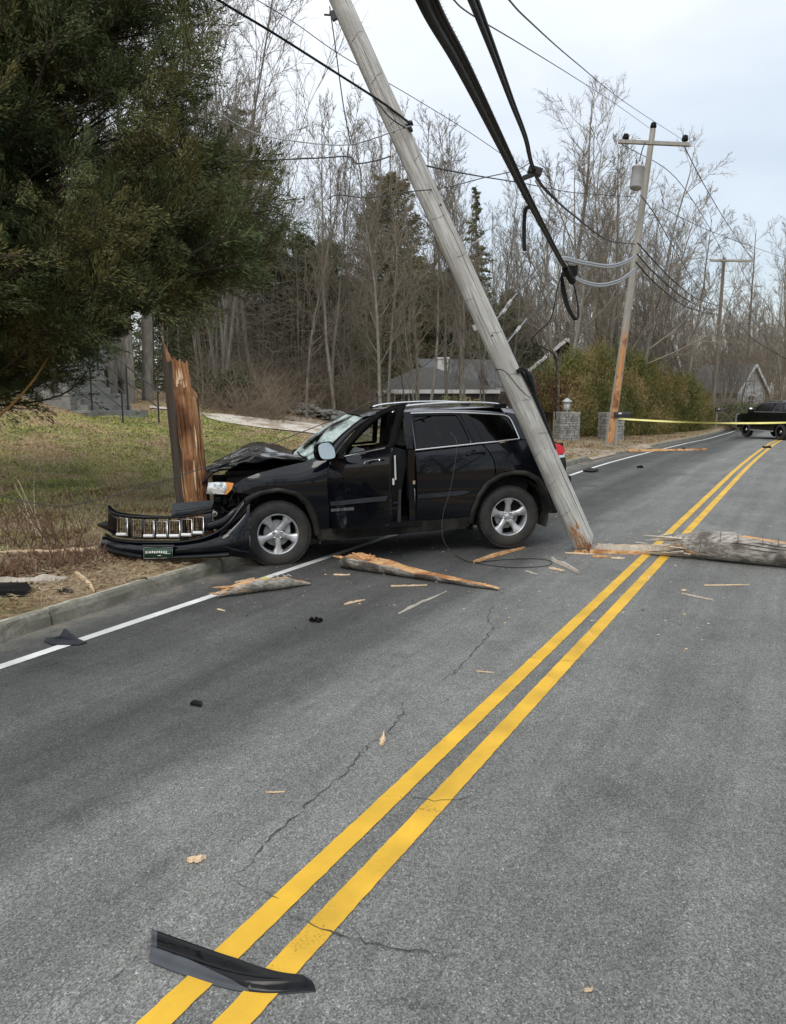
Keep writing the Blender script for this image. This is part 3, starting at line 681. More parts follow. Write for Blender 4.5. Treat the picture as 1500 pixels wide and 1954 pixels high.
rightv = np.array([1.0, 0, 0]); lr = loc_to(MiS, sb_+rightv)-loc_to(MiS, sb_); angR = math.atan2(lr[1], lr[0]); SGN = 1 if math.sin(angR-aC) > 0 else -1
stump().build('shaft', [M['poledark'], M['stumpwood']], ST)
mb = MB(); rs = random.Random(6)
for k in range(30):
    rel = SGN*rs.uniform(-.6, 1.25); a = aC+rel; z = rs.uniform(.05, .62)*Ls_; R_ = .180-.012*z; L = rs.uniform(.15, .6); tw = rs.uniform(-.02, .02)
    P = [(R_*math.cos(a), R_*math.sin(a), z), ((R_+.014)*math.cos(a+tw), (R_+.014)*math.sin(a+tw), z+L*.5), ((R_+rs.uniform(.0, .04))*math.cos(a+tw*2), (R_+rs.uniform(.0, .04))*math.sin(a+tw*2), z+L)]
    w_ = rs.uniform(.005, .017); mb.tube(P, [w_*.6, w_, .002], 4, 0, sm=False)
for k in range(22):
    rel = SGN*rs.uniform(-1.0, .75); a = aC+rel; R_ = .13; z = Ls_*.90+rs.uniform(-.1, .06); L = rs.uniform(.05, .16)
    P = [(R_*math.cos(a), R_*math.sin(a), z), ((R_+.01)*math.cos(a), (R_+.01)*math.sin(a), z+L)]; mb.tube(P, [.016, .002], 4, 1, sm=False)
for (rel, z, L, w_) in ((-.45*SGN, .25, .45, .02), (.25*SGN, .85, .35, .012), (.55*SGN, 1.25, .35, .010), (.05*SGN, .25, .3, .02)):
    a = aC+rel; P = [(.185*math.cos(a), .185*math.sin(a), z), (.20*math.cos(a), .20*math.sin(a), z+L*.5), (.186*math.cos(a+.05), .186*math.sin(a+.05), z+L)]; mb.tube(P, [.003, w_, .003], 4, 1, sm=False)
mb.build('splinters', [M['stumpwood'], M['pale']], ST)

# ================================================ DEBRIS
def onroad(px, py, h=0): q = gpt(px, py); q[2] += h; return q
def splinter(name, p0, p1, w, label, cat, mat='pale', group=None, flat=.45, bend=.0, seed=1, n=9, h=None):
    """a torn sliver of wood lying on the ground between two picked ground points"""
    a = onroad(*p0); b = onroad(*p1); rs = random.Random(seed); d = b-a; L = np.linalg.norm(d[:2])+1e-6; u = d/L; v = np.array([-u[1], u[0], 0])
    c = (a+b)/2; mb = MB(); V = []
    hh = w*flat if h is None else h
    for i in range(n):
        f = i/(n-1); ww = w/2*(math.sin(math.pi*min(1, f*1.0+.08))**.5)*((.75+.5*rs.random()) if w < .08 else (.93+.14*rs.random())); ww = max(ww, .002)
        m_ = a+d*f+v*bend*math.sin(f*math.pi)*L-c+v*rs.uniform(-.1, .1)*w; zt = hh*(.7+.5*rs.random()); m_[2] += .004
        V += [m_-v*ww, m_-v*ww*.5+np.array([0, 0, zt]), m_+v*ww*.4+np.array([0, 0, zt*rs.uniform(.7, 1.1)]), m_+v*ww]
    F = []
    for i in range(n-1):
        for k in range(4): F.append((i*4+k, i*4+(k+1) % 4, (i+1)*4+(k+1) % 4, (i+1)*4+k))
    F += [(3, 2, 1, 0), tuple((n-1)*4+k for k in range(4))]
    mb.add(V, F, 0); o = mb.build(name, M[mat], loc=tuple(c)); return tag(o, label, cat, group)
# the two big pieces
def halflog(name, p0, p1, r0, r1, label, seed=2, rag=.25, z0=0., twist=.0, cut=.35, tl=.9, tr=.25, nose=.0):
    a = onroad(*p0); b = onroad(*p1); a[2] += z0; rs = random.Random(seed); d = b-a; L = np.linalg.norm(d); u = d/L; v = np.array([-u[1], u[0], 0]); v /= np.linalg.norm(v); up_ = np.cross(u, v)
    if up_[2] < 0: up_ = -up_
    c = (a+b)/2; mb = MB(); n = 20; m_ = 40; V = []; fr = []
    ph = [rs.random()*6 for _ in range(6)]
    for i in range(m_+1):
        f = i/m_; rr = r0+(r1-r0)*f
        tap = min(1, (f/tr)**.6 if tr else 1)*min(1, ((1-f)/tl)**.8 if tl else 1)
        lvl = rr*(cut+.10*math.sin(f*9+ph[0])+.06*math.sin(f*23+ph[1]))     # height of torn face above axis
        for k in range(n):
            th = 2*math.pi*k/n+twist*f; x = math.cos(th)*rr; z = math.sin(th)*rr
            torn = z > lvl
            if torn: z = lvl+.02*math.sin(x*40+f*30+ph[2])*rr*3+.006*rs.random()
            x *= .25+.75*tap; z = -rr+(z+rr)*(.18+.82*tap)
            V.append(a+u*(f*L)+v*x+up_*(z+rr*.98)-c+np.array([0, 0, .004]))
            fr.append(torn)
    F = [(i*n+k, i*n+(k+1) % n, (i+1)*n+(k+1) % n, (i+1)*n+k) for i in range(m_) for k in range(n)]
    mi = [1 if (fr[i*n+k] and fr[i*n+(k+1) % n]) else 0 for i in range(m_) for k in range(n)]
    mb.v += [tuple(map(float, q)) for q in V]; mb.f += F; mb.m += mi; mb.sm += [False]*len(F)
    mb.add(V[:n], [tuple(range(n))[::-1]], 1); mb.add(V[-n:], [tuple(range(n))], 1)
    return mb, c, (a, u, v, up_, L)
mb, c, fr_ = halflog('log', (652, 1082), (952, 1127), .150, .10, '', 2, cut=.05, tl=.95, tr=.08)
TORN = pm('torn_orange_wood', (.46, .21, .07), (.78, .50, .26), scale=3, detail=8, rough=.8, stretch=(3, 14, 14), bump=.9, c3=(.35, .15, .05), sc3=5)
M['torn'] = TORN
M['greyx'] = pm('grey_pole_surface', (.20, .18, .152), (.48, .445, .39), scale=4, detail=10, rough=.9, stretch=(.8, 9, 9), bump=1, c3=(.12, .10, .085), sc3=3.5, lo=.38, hi=.6)
o = mb.build('split_log', [M['greyx'], M['torn']], loc=tuple(c)); tag(o, 'long split pole piece with bright torn orange face lying in front of the car', 'broken log')
# raised jagged butt of that piece
a, u, v, up_, L = fr_
sp_ = MB(); rs = random.Random(5)
for k in range(26):
    f = rs.uniform(0, .25); b0 = a+u*(f*L)+up_*(.10+.02*rs.random())+v*rs.uniform(-.09, .09)-c; e_ = b0+u*rs.uniform(-.28, .15)+up_*rs.uniform(.01, .085)
    sp_.tube([b0, (b0+e_)/2+up_*.01, e_], [rs.uniform(.012, .026), rs.uniform(.01, .022), .003], 4, 0, sm=False)
sp_.build('torn_butt', M['torn'], o)
# fallen pole at the right, running out of the picture
A = onroad(1285, 1062); B = onroad(1500, 1082); dAB = (B-A); dAB /= np.linalg.norm(dAB)
Lf = 3.6; FPc = A+dAB*Lf/2
FP = empty('fallen_pole', tuple(FPc), 'thick fallen grey pole section lying across the right lane with a torn end', 'fallen pole')
v = np.array([-dAB[1], dAB[0], 0]); SV = 1.0 if (v@(A-CAM)) > 0 else -1.0; mb = MB(); n = 24; m_ = 44; V = []; mi = []; rs = random.Random(9)
jag = [rs.random() for _ in range(n)]
for i in range(m_+1):
    f = i/m_
    for k in range(n):
        th = 2*math.pi*k/n; rr = .150+.03*math.exp(-(f*Lf-.6)**2/.25)
        hcam = math.sin(th)     # up
        x0 = (.05+.45*jag[k]*(.4+.6*(1-hcam)/2)+.25*max(0, -hcam))
        x = x0+(Lf-x0)*f-.15
        q = 1-.35*math.exp(-(x/.22)) if x > 0 else .65
        top_torn = (hcam > .80) and f > .2
        R2 = rr*q*(1+.02*math.sin(5*th+x*3)); zz = math.sin(th)*R2; 
        if top_torn: zz = .8*R2
        V.append(A+dAB*x+v*math.cos(th)*R2+np.array([0, 0, zz+rr*1.0])-FPc)
        mi.append(top_torn)
F = [(i*n+k, i*n+(k+1) % n, (i+1)*n+(k+1) % n, (i+1)*n+k) for i in range(m_) for k in range(n)]
mb.v += [tuple(map(float, q)) for q in V]; mb.f += F; mb.m += [1 if (mi[q[0]] and mi[q[1]]) else 0 for q in F]; mb.sm += [True]*len(F)
mb.add(V[:n], [tuple(range(n))[::-1]], 1); mb.add(V[-n:], [tuple(range(n))], 0)
mb.build('shaft', [M['greyx'], M['torn']], FP)
mb = MB()
for k in range(34):
    a0 = -dAB*rs.uniform(-.25, .05)+np.array([0, 0, rs.uniform(.01, .26)])+v*rs.uniform(-.12, .12)+A-FPc; e_ = a0-dAB*rs.uniform(.1, .45)+np.array([0, 0, rs.uniform(-.06, .01)])
    e_[2] = max(e_[2], .01-0*e_[2]+A[2]-FPc[2]); mb.tube([a0, (a0+e_)/2, e_], [rs.uniform(.008, .022), rs.uniform(.006, .018), .002], 4, 0, sm=False)
for k in range(14):
    x = rs.uniform(.5, Lf-.4); a0 = A+dAB*x+np.array([0, 0, .285])-FPc; mb.tube([a0, a0+dAB*rs.uniform(-.1, .1)+np.array([0, 0, rs.uniform(.01, .06)])], [.004, .001], 3, 1)
mb.build('splinters', [M['palegrey'], M['torn']], FP)
mb = MB()
for k in range(16):
    x = .35+k*.2+rs.uniform(-.07, .07); a0 = rs.uniform(-.5, .9); P = []
    for q in range(8):
        th = math.pi+a0+q*.13; rr = .150+.03*math.exp(-(x-.6)**2/.25)+.002; P.append(A+dAB*(x+.01*rs.random())+v*math.cos(th)*rr*SV+np.array([0, 0, rr-math.sin(th)*rr])-FPc)
    mb.tube(P, [.0025]*8, 4)
for k in range(9):
    x = rs.uniform(.2, 2.4); th = rs.uniform(-.5, .9); L_ = rs.uniform(.3, .9); P = []
    for q in range(10):
        tt = th+.02*math.sin(q); xx = x+L_*q/9; rr = .150+.03*math.exp(-(xx-.6)**2/.25)+.001; P.append(A+dAB*xx-v*math.cos(tt)*rr*SV+np.array([0, 0, rr+math.sin(tt)*rr])-FPc)
    mb.tube(P, [.001]+[.004]*8+[.001], 4)
mb.build('drying_cracks', M['crackdark'], FP)
# planks torn off between the pole foot and the fallen section
splinter('split_plank', (1110, 1046), (1292, 1054), .12, 'broad grey plank torn from the pole between its foot and the fallen section', 'splinter', 'palegrey', seed=21, flat=.5, n=14)
splinter('split_plank', (1096, 1055), (1345, 1063), .055, 'long thin orange sliver lying under the torn end of the fallen pole', 'splinter', 'torn', seed=22, flat=.8, n=14)
splinter('split_plank', (1140, 1043), (1272, 1046), .045, 'narrow pale stick behind the broad plank at the pole foot', 'splinter', 'pale', seed=23, flat=.8)
splinter('wood_splinter', (1078, 1056), (1135, 1059), .035, 'pale splinter poking out left of the leaning pole foot', 'splinter', 'pale', seed=24)
splinter('wood_splinter', (1212, 1036), (1236, 1038), .03, 'short stick on the near yellow line by the fallen pole', 'splinter', 'palegrey', seed=25)
splinter('wood_splinter', (1130, 1063), (1165, 1065), .05, 'orange chip just in front of the torn planks', 'splinter', 'torn', seed=26)
splinter('wood_splinter', (1166, 1066), (1192, 1067), .04, 'pale chip on the asphalt left of the yellow lines below the planks', 'splinter', 'pale', seed=27)
# number tagged slab over the white line
mb, c, fr_ = halflog('slab', (415, 1140), (592, 1116), .085, .05, '', 12, cut=.75, tl=.25, tr=.35)
SL = mb.build('pole_slab', [M['greyx'], M['torn']], loc=tuple(c)); tag(SL, 'grey slab of pole with metal number tags lying over the white edge line', 'broken log')
a, u, v, up_, L = fr_; tm = MB()
def tagplate(f, wd, ht, glyph, mat):
    # raised metal digits nailed to the slab
    o0 = a+u*(f*L)+up_*.150+v*(-.02)-c
    for (x0, y0, x1, y1) in glyph:
        p = o0+u*(x0*wd)+v*(-y0*ht); q = o0+u*(x1*wd)+v*(-y1*ht); beam(tm, p, q, .012, .006)
tagplate(.46, .05, .09, [(0, 0, 1, 0), (1, 0, 1, .5), (1, .5, 0, .5), (0, .5, 0, 1), (0, 1, 1, 1)], None)
tm.build('number_tag', M['yellowtag'] if 'yellowtag' in M else M['tape'], SL); tm = MB()
tagplate(.58, .055, .10, [(0, 0, 1, 0), (1, 0, .3, 1)], None); tagplate(.69, .055, .10, [(0, 0, 0, 1), (0, .5, 1, .5), (1, 0, 1, 1)], None)
tm.build('number_tag', M['galv'], SL)
sp_ = MB()
for k in range(26):
    f = rs.uniform(0, .3); b0 = a+u*(f*L)+up_*(.03+.07*rs.random())+v*rs.uniform(-.06, .06)-c; e_ = b0+u*rs.uniform(-.16, .28)+up_*rs.uniform(-.01, .04)
    sp_.tube([b0, (b0+e_)/2, e_], [rs.uniform(.006, .016), rs.uniform(.006, .014), .002], 4, 0, sm=False)
sp_.build('splinters', M['torn'], SL)
# single splinters, each where it lies
SPL = [((903, 1075), (1003, 1047), .07, 'orange and pale flat splinter beside the rear tyre', 'torn', 31, 0.03),
 ((760, 1173), (853, 1130), .03, 'long thin crooked splinter in front of the big split log', 'palegrey', 32, .02),
 ((657, 1155), (697, 1146), .03, 'small pale curled splinter left of the long crooked one', 'pale', 33, .05),
 ((746, 1120), (815, 1118), .016, 'straight thin pale sliver just below the split log', 'pale', 34, 0),
 ((637, 1098), (668, 1098), .03, 'white chip below the left end of the split log', 'pale', 35, 0),
 ((1052, 1070), (1105, 1096), .07, 'thick twisted grey splinter at the end of the wire loop', 'palegrey', 36, .03),
 ((1344, 1118), (1430, 1117), .022, 'straight pale stick lying in the right lane', 'pale', 37, 0),
 ((1301, 1134), (1362, 1147), .018, 'slanting pale stick nearest the camera in the right lane', 'palegrey', 38, 0),
 ((728, 1424), (733, 1402), .035, 'leaf shaped pale chip by the crack left of the yellow lines', 'pale', 39, 0),
 ((357, 1644), (394, 1640), .035, 'small tan wood chip in the near left lane', 'pale', 40, 0),
 ((508, 1514), (544, 1513), .008, 'tiny pale sliver in the left lane midway to the camera', 'pale', 41, 0),
 ((1114, 1893), (1132, 1891), .012, 'small cream chip at the bottom right of the road', 'pale', 42, 0),
 ((909, 1282), (943, 1285), .008, 'thin pale sliver touching the left yellow line', 'pale', 43, 0),
 ((1048, 1085), (1078, 1091), .04, 'small chip pointing at the twisted splinter', 'pale', 44, 0),
 ((1003, 1090), (1026, 1098), .03, 'small pale chip under the wire loop', 'palegrey', 45, 0),
 ((1198, 862), (1350, 859), .16, 'long split plank lying over the far white line', 'torn', 46, 0),
 ((448, 1113), (486, 1105), .02, 'thin pale sliver in the gutter beside the front tyre', 'pale', 48, 0),
 ((1300, 1128), (1310, 1128), .02, 'tiny chip above the slanting stick', 'pale', 49, 0),
 ((1235, 1105), (1243, 1101), .03, 'cream knot of wood right of the yellow lines', 'pale', 50, 0),
 ((0, 1059), (185, 1052), .09, 'long torn orange lath lying behind the weeds', 'pale', 51, 0),
 ((0, 1113), (130, 1108), .12, 'flat grey board at the left edge above the black bracket', 'palegrey', 52, 0),
 ((143, 1094), (180, 1132), .05, 'curved yellow lath standing out on the leaf litter', 'pale', 53, .04),
 ((415, 1164), (430, 1167), .015, 'small white chip below the number tagged slab', 'pale', 54, 0)]
for (p0, p1, w_, lab, mt, sd_, bd) in SPL: splinter('wood_splinter', p0, p1, w_, lab, 'splinter', mt, seed=sd_, bend=bd, flat=.5 if w_ > .02 else .9)
# a scatter of tiny chips and grit from the crash
V = []; F = []; rs = np.random.default_rng(5)
def scatter_chips(n, S0, S1, d0, d1, smin, smax):
    for _ in range(n):
        S = rs.uniform(S0, S1); d = rs.uniform(d0, d1); x, y = XY(S, d); z = float(rz(S, d))+.004; a = rs.uniform(0, 6.28); l = rs.uniform(smin, smax); w_ = l*rs.uniform(.1, .5); h = w_*.6
        u = np.array([math.cos(a), math.sin(a), 0]); v = np.array([-u[1], u[0], 0]); c = np.array([x, y, z]); o = len(V)
        V.extend([c-u*l/2, c-v*w_/2, c+u*l/2, c+v*w_/2, c+np.array([0, 0, h])]); F.extend([(o, o+1, o+4), (o+1, o+2, o+4), (o+2, o+3, o+4), (o+3, o, o+4)])
scatter_chips(330, -4.2, 2.5, -1.2, 4.0, .006, .04); scatter_chips(70, -4.5, 3, -3.5, -.5, .006, .03); scatter_chips(60, -8, -4, -3.5, 4, .003, .010)
tag(np_mesh('wood_chips', V, F, M['pale']), 'fine pale wood chips strewn over the asphalt round the crash', 'wood chips', kind='stuff')
V = []; F = []; scatter_chips(200, -6, 5, -3, 4.1, .006, .035); scatter_chips(60, 5, 20, -3, 4.1, .02, .06)
tag(np_mesh('black_crumbs', V, F, M['blackplastic']), 'tiny black plastic crumbs strewn over the asphalt', 'debris', kind='stuff')

V = []; F = []; scatter_chips(420, -4.8, -1.2, 2.2, 4.1, .005, .014)
tag(np_mesh('glass_grains', V, F, M['lash']), 'glittering glass grains on the road beside the front wheel', 'glass', kind='stuff')
# ---- black plastic pieces of the car
def blade():  # the long curved trim piece in the foreground, drawn between its two long edges
    mb = MB(); lo = [(286, 1832), (350, 1856), (425, 1880), (505, 1894), (602, 1891)]; hi = [(292, 1790), (360, 1813), (440, 1840), (520, 1862), (594, 1871)]
    L_ = catmull([onroad(*p) for p in lo], 30); H_ = catmull([onroad(*p) for p in hi], 30); c0 = L_[len(L_)//2].copy(); V = []; n = len(L_)
    for i in range(n):
        f = i/(n-1); a, b = L_[i], H_[i]; hh = .044*(1-.25*f)*min(1, (1-f)*14+.25)
        prof = [(-.12, .000), (.00, .004), (.10, .018), (.22, .026), (.30, .028), (.38, .018), (.50, .016), (.58, .024), (.66, hh), (.80, hh*1.1), (.90, hh*.95), (1.0, hh*.4), (1.04, .003)]
        if f > .55: g = (f-.55)/.45; prof = [(q, z*(1-g)+g*hh*math.sin(math.pi*min(1, max(0, (q+.05)/1.09)))) for q, z in prof]
        pf = pchip([q for q, z in prof], [z for q, z in prof]); qf = max(-.10, .40*(1-(f/.66)**1.5)) if f < .66 else -.10; prof = [(q, float(pf(q))) for q in list(np.linspace(-.12, qf, 9))+list(np.linspace(qf, 1.04, 19)[1:])]
        for (q, z) in prof: V.append(a+(b-a)*q+np.array([0, 0, z+.003])-c0)
        for (q, z) in prof[::-1]: V.append(a+(b-a)*q+np.array([0, 0, max(0.001, z-.004)])-c0)
    k = 54; F = [(i*k+j, i*k+(j+1) % k, (i+1)*k+(j+1) % k, (i+1)*k+j) for i in range(n-1) for j in range(k)]
    mi = [1 if (j < 8) or (j in (24, 25) and i < n*.40) or (i < 5 and j < 20) else 0 for i in range(n-1) for j in range(k)]
    mb.v += [tuple(map(float, q)) for q in V]; mb.f += F; mb.m += mi; mb.sm += [True]*len(F)
    mb.add(V[:k], [tuple(range(k))[::-1]], 1); mb.add(V[-k:], [tuple(range(k))], 0)
    return mb, c0
M['trimgrey'] = pm('satin_grey_trim', (.05, .056, .064), (.07, .077, .087), scale=6, rough=.4, spec=.3); mb, c0 = blade(); M['gloss'] = pm('glossy_black_trim', (.004, .004, .005), (.006, .006, .007), scale=4, rough=.15, coat=.3, spec=.1)
o = mb.build('bumper_trim', [M['gloss'], M['trimgrey']], loc=tuple(c0)); tag(o, 'long glossy black bumper trim lying across the yellow lines in the foreground', 'car trim')
def shard(name, pix, th, label, seed=1, mat='greyplastic', lift=.05):
    rs = random.Random(seed); P = [onroad(*p) for p in pix]; c = sum(P)/len(P); n = len(P); mb = MB()
    zs = [rs.uniform(.0, lift) for _ in P]; top = [p-c+np.array([0, 0, z+th]) for p, z in zip(P, zs)]; bot = [p-c+np.array([0, 0, z*.9+.002]) for p, z in zip(P, zs)]
    ct = np.array([0, 0, lift*1.2+th]); mb.add(top+bot+[ct], [(i, (i+1) % n, 2*n) for i in range(n)]+[(n+i, n+(i+1) % n, (i+1) % n, i) for i in range(n)]+[tuple(range(n, 2*n))[::-1]])
    o = mb.build(name, M[mat], loc=tuple(c)); return tag(o, label, 'car debris')
o = shard('plastic_shard', [(84, 1226), (100, 1232), (150, 1232), (166, 1228), (140, 1218), (108, 1216), (88, 1219)], .008, 'dark grey plastic shard with a raised fin on the white line at left', 3, 'greyplastic', .010)
fin = MB(); p = [onroad(*q) for q in ((100, 1222), (150, 1226), (132, 1216))]; c = np.array(o.location)
P = [p[0]-c+np.array([0, 0, .012]), p[1]-c+np.array([0, 0, .012]), (p[0]+p[1])/2-c+np.array([-.015, .02, .10]), (p[0]*.7+p[1]*.3)-c+np.array([.0, 0, .045])]
fin.add([q for q in P]+[q+np.array([.004, .03, -.004]) for q in P], [(0, 1, 2, 3), (7, 6, 5, 4), (0, 4, 5, 1), (1, 5, 6, 2), (2, 6, 7, 3), (3, 7, 4, 0)]); fin.build('fin', M['greyplastic'], o)
shard('rubber_pad', [(363, 1346), (384, 1350), (386, 1344), (370, 1340)], .018, 'small square black rubber pad alone in the left lane', 4, 'blackplastic', .004)
def clod(name, px, py, s, label, seed, mat='matte'):
    rs = random.Random(seed); c = onroad(px, py); mb = MB()
    for k in range(9):
        q = (rs.uniform(-s, s), rs.uniform(-s*.5, s*.5), rs.uniform(.2, .5)*s); mb.box(q, (s*rs.uniform(.4, .9), s*rs.uniform(.4, .8), s*rs.uniform(.3, .8)), rot=Matrix.Rotation(rs.random()*3, 3, Vector((rs.random(), rs.random(), rs.random()))), taper=.6)
    return tag(mb.build(name, M[mat], loc=tuple(c)), label, 'car debris')
clod('debris_lump', 601, 1187, .05, 'black crumbly lump in the left lane before the split log', 5)
clod('debris_lump', 1222, 893, .08, 'small black upright fragment in the left lane beyond the leaning pole', 6)
clod('debris_lump', 1463, 855, .12, 'black fragment beside the yellow lines near the parked dark car', 7)
clod('debris_lump', 275, 1108, .04, 'dark lump on top of the curb', 8)
clod('debris_lump', 1120, 853, .09, 'dark clod on the verge before the driveway', 9)
clod('debris_lump', 1304, 857, .07, 'dark fragment on the long split plank', 10)
shard('plastic_shard', [(1112, 900), (1130, 902), (1142, 900), (1125, 895)], .03, 'flat black shard on the white line behind the leaning pole', 11, 'blackplastic', .03)
shard('mounting_bracket', [(-40, 1124), (-40, 1140), (0, 1140), (48, 1139), (60, 1131), (52, 1122), (0, 1122)], .055, 'black moulded bracket on the leaf litter at the left edge', 12, 'blackplastic', .006)
shard('plastic_shard', [(108, 1128), (112, 1135), (140, 1132), (132, 1124)], .01, 'small thin black flap on the litter beside the grey board', 13, 'blackplastic', .02)

# ================================================ WIRES
def wire(pts, r_, label, mat='wire', n=6, name='overhead_wire', cat='wire', seg=8, lin=False):
    P = [at(*p) if len(p) == 3 and p[0] > 60 or len(p) == 3 and p[2] > 1.5 and abs(p[0]) > 12 else np.array(p) for p in pts]
    Q = P if lin else catmull(P, seg); mb = MB(); c = np.array(Q[0]); mb.tube([q-c for q in Q], r_, n)
    return tag(mb.build(name, M[mat], loc=tuple(c)), label, cat)
def W3(pts): return [at(*p) for p in pts]
def wire3(P, r_, label, mat='wire', n=6, name='overhead_wire', seg=8, cat='wire'):
    Q = catmull(P, seg); mb = MB(); c = np.array(Q[0]); mb.tube([q-c for q in Q], r_, n)
    return tag(mb.build(name, M[mat], loc=tuple(c)), label, cat), Q
# heavy telephone bundle sweeping down over the road
P = W3([(770, -70, 2.45), (800, -12, 2.6), (826, 40, 2.85), (878, 130, 3.6), (937, 245, 4.9), (995, 360, 7.0), (1040, 445, 9.6), (1070, 500, 12.2), (1084, 520, 13.2)])
Qm = catmull(P, 10); BU = empty('cable_bundle', tuple(Qm[0]), 'heaviest black cable bundle with silver lashing sweeping down to the hanging coil', 'cable')
c = Qm[0]; mb = MB(); mb.tube([q-c for q in Qm], .0215, 12); mb.build('main_cable', M['cable'], BU)
mb = MB(); side = np.array([.030, .0, .008]); side2 = np.array([.046, .004, .010])
mb.tube([q-c+side for q in Qm], .0095, 8); mb.tube([q-c+side2 for q in Qm], .0075, 8); mb.build('companion_cable', M['cable'], BU)
mb = MB()
mb.tube([q-c+np.array([.019, -.011, .0]) for q in Qm], .0012, 4)
for i in range(4, len(Qm)-2):
    a, b = Qm[i], Qm[i+1]
    for k in range(1):
        p = a+(b-a)*k/2-c
        mb.tube([p+side+np.array([-.011, -.010, 0]), p+side+np.array([.006, -.011, .006]), p+side2+np.array([.007, -.008, .011])], .0011, 4)
mb.build('lashing_wire', M['lash'], BU)
mb = MB(); mb.tube([Qm[-6]-c, Qm[-1]-c+np.array([.1, .1, -.12])], [.055, .07], 8); mb.box(Qm[-1]-c+np.array([.03, 0, .02]), (.22, .2, .16)); mb.build('clamp', M['cable'], BU)
# second cable
P = W3([(880, -60, 3.1), (896, -10, 3.4), (912, 30, 3.8), (945, 115, 4.9), (975, 195, 6.4), (1002, 265, 8.4), (1016, 320, 10.3), (1040, 362, 12.5), (1100, 415, 17), (1160, 458, 22.5), (1212, 466, 28.3)])
o, Q2 = wire3(P, .0185, 'second thick black cable running down to a clamp and on to the transformer pole', 'cable', 8, 'overhead_cable', cat='cable')
mb = MB(); mb.tube([q-Q2[0]+np.array([.025, 0, .007]) for q in Q2[:60]], .008, 6); mb.build('companion_cable', M['cable'], o)
mb = MB(); cc = at(1021, 326, 10.6)-Q2[0]; mb.box(cc, (.19, .12, .09), rot=Matrix.Rotation(.3, 3, 'Y')); mb.box(cc+np.array([-.09, 0, -.07]), (.16, .1, .05), rot=Matrix.Rotation(-.35, 3, 'Y')); mb.build('splice_clamp', M['iron'], o)
mb = MB(); 
P = W3([(1022, 345, 11.2), (1050, 385, 13.5), (1100, 428, 17.5), (1150, 462, 22)])
mb.tube([q-Q2[0] for q in catmull(P, 6)], .014, 6); mb.build('spiral_wrap', M['lash'], o)
P = W3([(1016, 394, 7.9), (1003, 400, 7.95), (1000, 440, 8.0), (1001, 478, 8.0)]); wire3(P, .021, 'short black sleeve hanging straight down from the heavy bundle', 'cable', 8, 'hanging_sleeve', cat='cable')
# pale loops from the clamp to the transformer pole
for k, (a, lab) in enumerate(((0, 'upper pale drooping cable between the clamp and the transformer pole'), (4, 'lower strand of the upper pale drooping pair'))):
    P = W3([(1066, 494+a, 12.2), (1080, 492+a, 13.5), (1115, 500+a, 17), (1165, 506+a, 22), (1200, 495+a, 27), (1214, 484+a, 28.2)]); wire3(P, .028, lab, 'alu', 6, 'drooping_cable', cat='cable')
for k, (a, lab) in enumerate(((0, 'lowest pale cable drooping below the clamp to the transformer pole'), (4, 'second strand of the lowest pale cable'))):
    P = W3([(1090, 524+a, 13.4), (1115, 537+a, 16), (1150, 542+a, 20), (1185, 532+a, 25), (1212, 512+a, 28.2)]); wire3(P, .028, lab, 'alu', 6, 'drooping_cable', cat='cable')
# coil hanging from the bundle
mb = MB(); c = at(1085, 530, 13.4)
for k in range(4):
    o_ = k*2.2; P = W3([(1072, 522, 13.4), (1071+o_, 548, 13.4), (1080+o_, 585, 13.3), (1096+o_*.4, 610-k, 13.3), (1103+o_*.3, 600, 13.4), (1099, 560, 13.5), (1090, 530, 13.4)]); mb.tube([q-c for q in catmull(P, 8)], .012, 6)
tag(mb.build('cable_coil', M['cable'], loc=tuple(c)), 'narrow black coil of spare cable hanging in a loop below the clamp', 'cable coil')
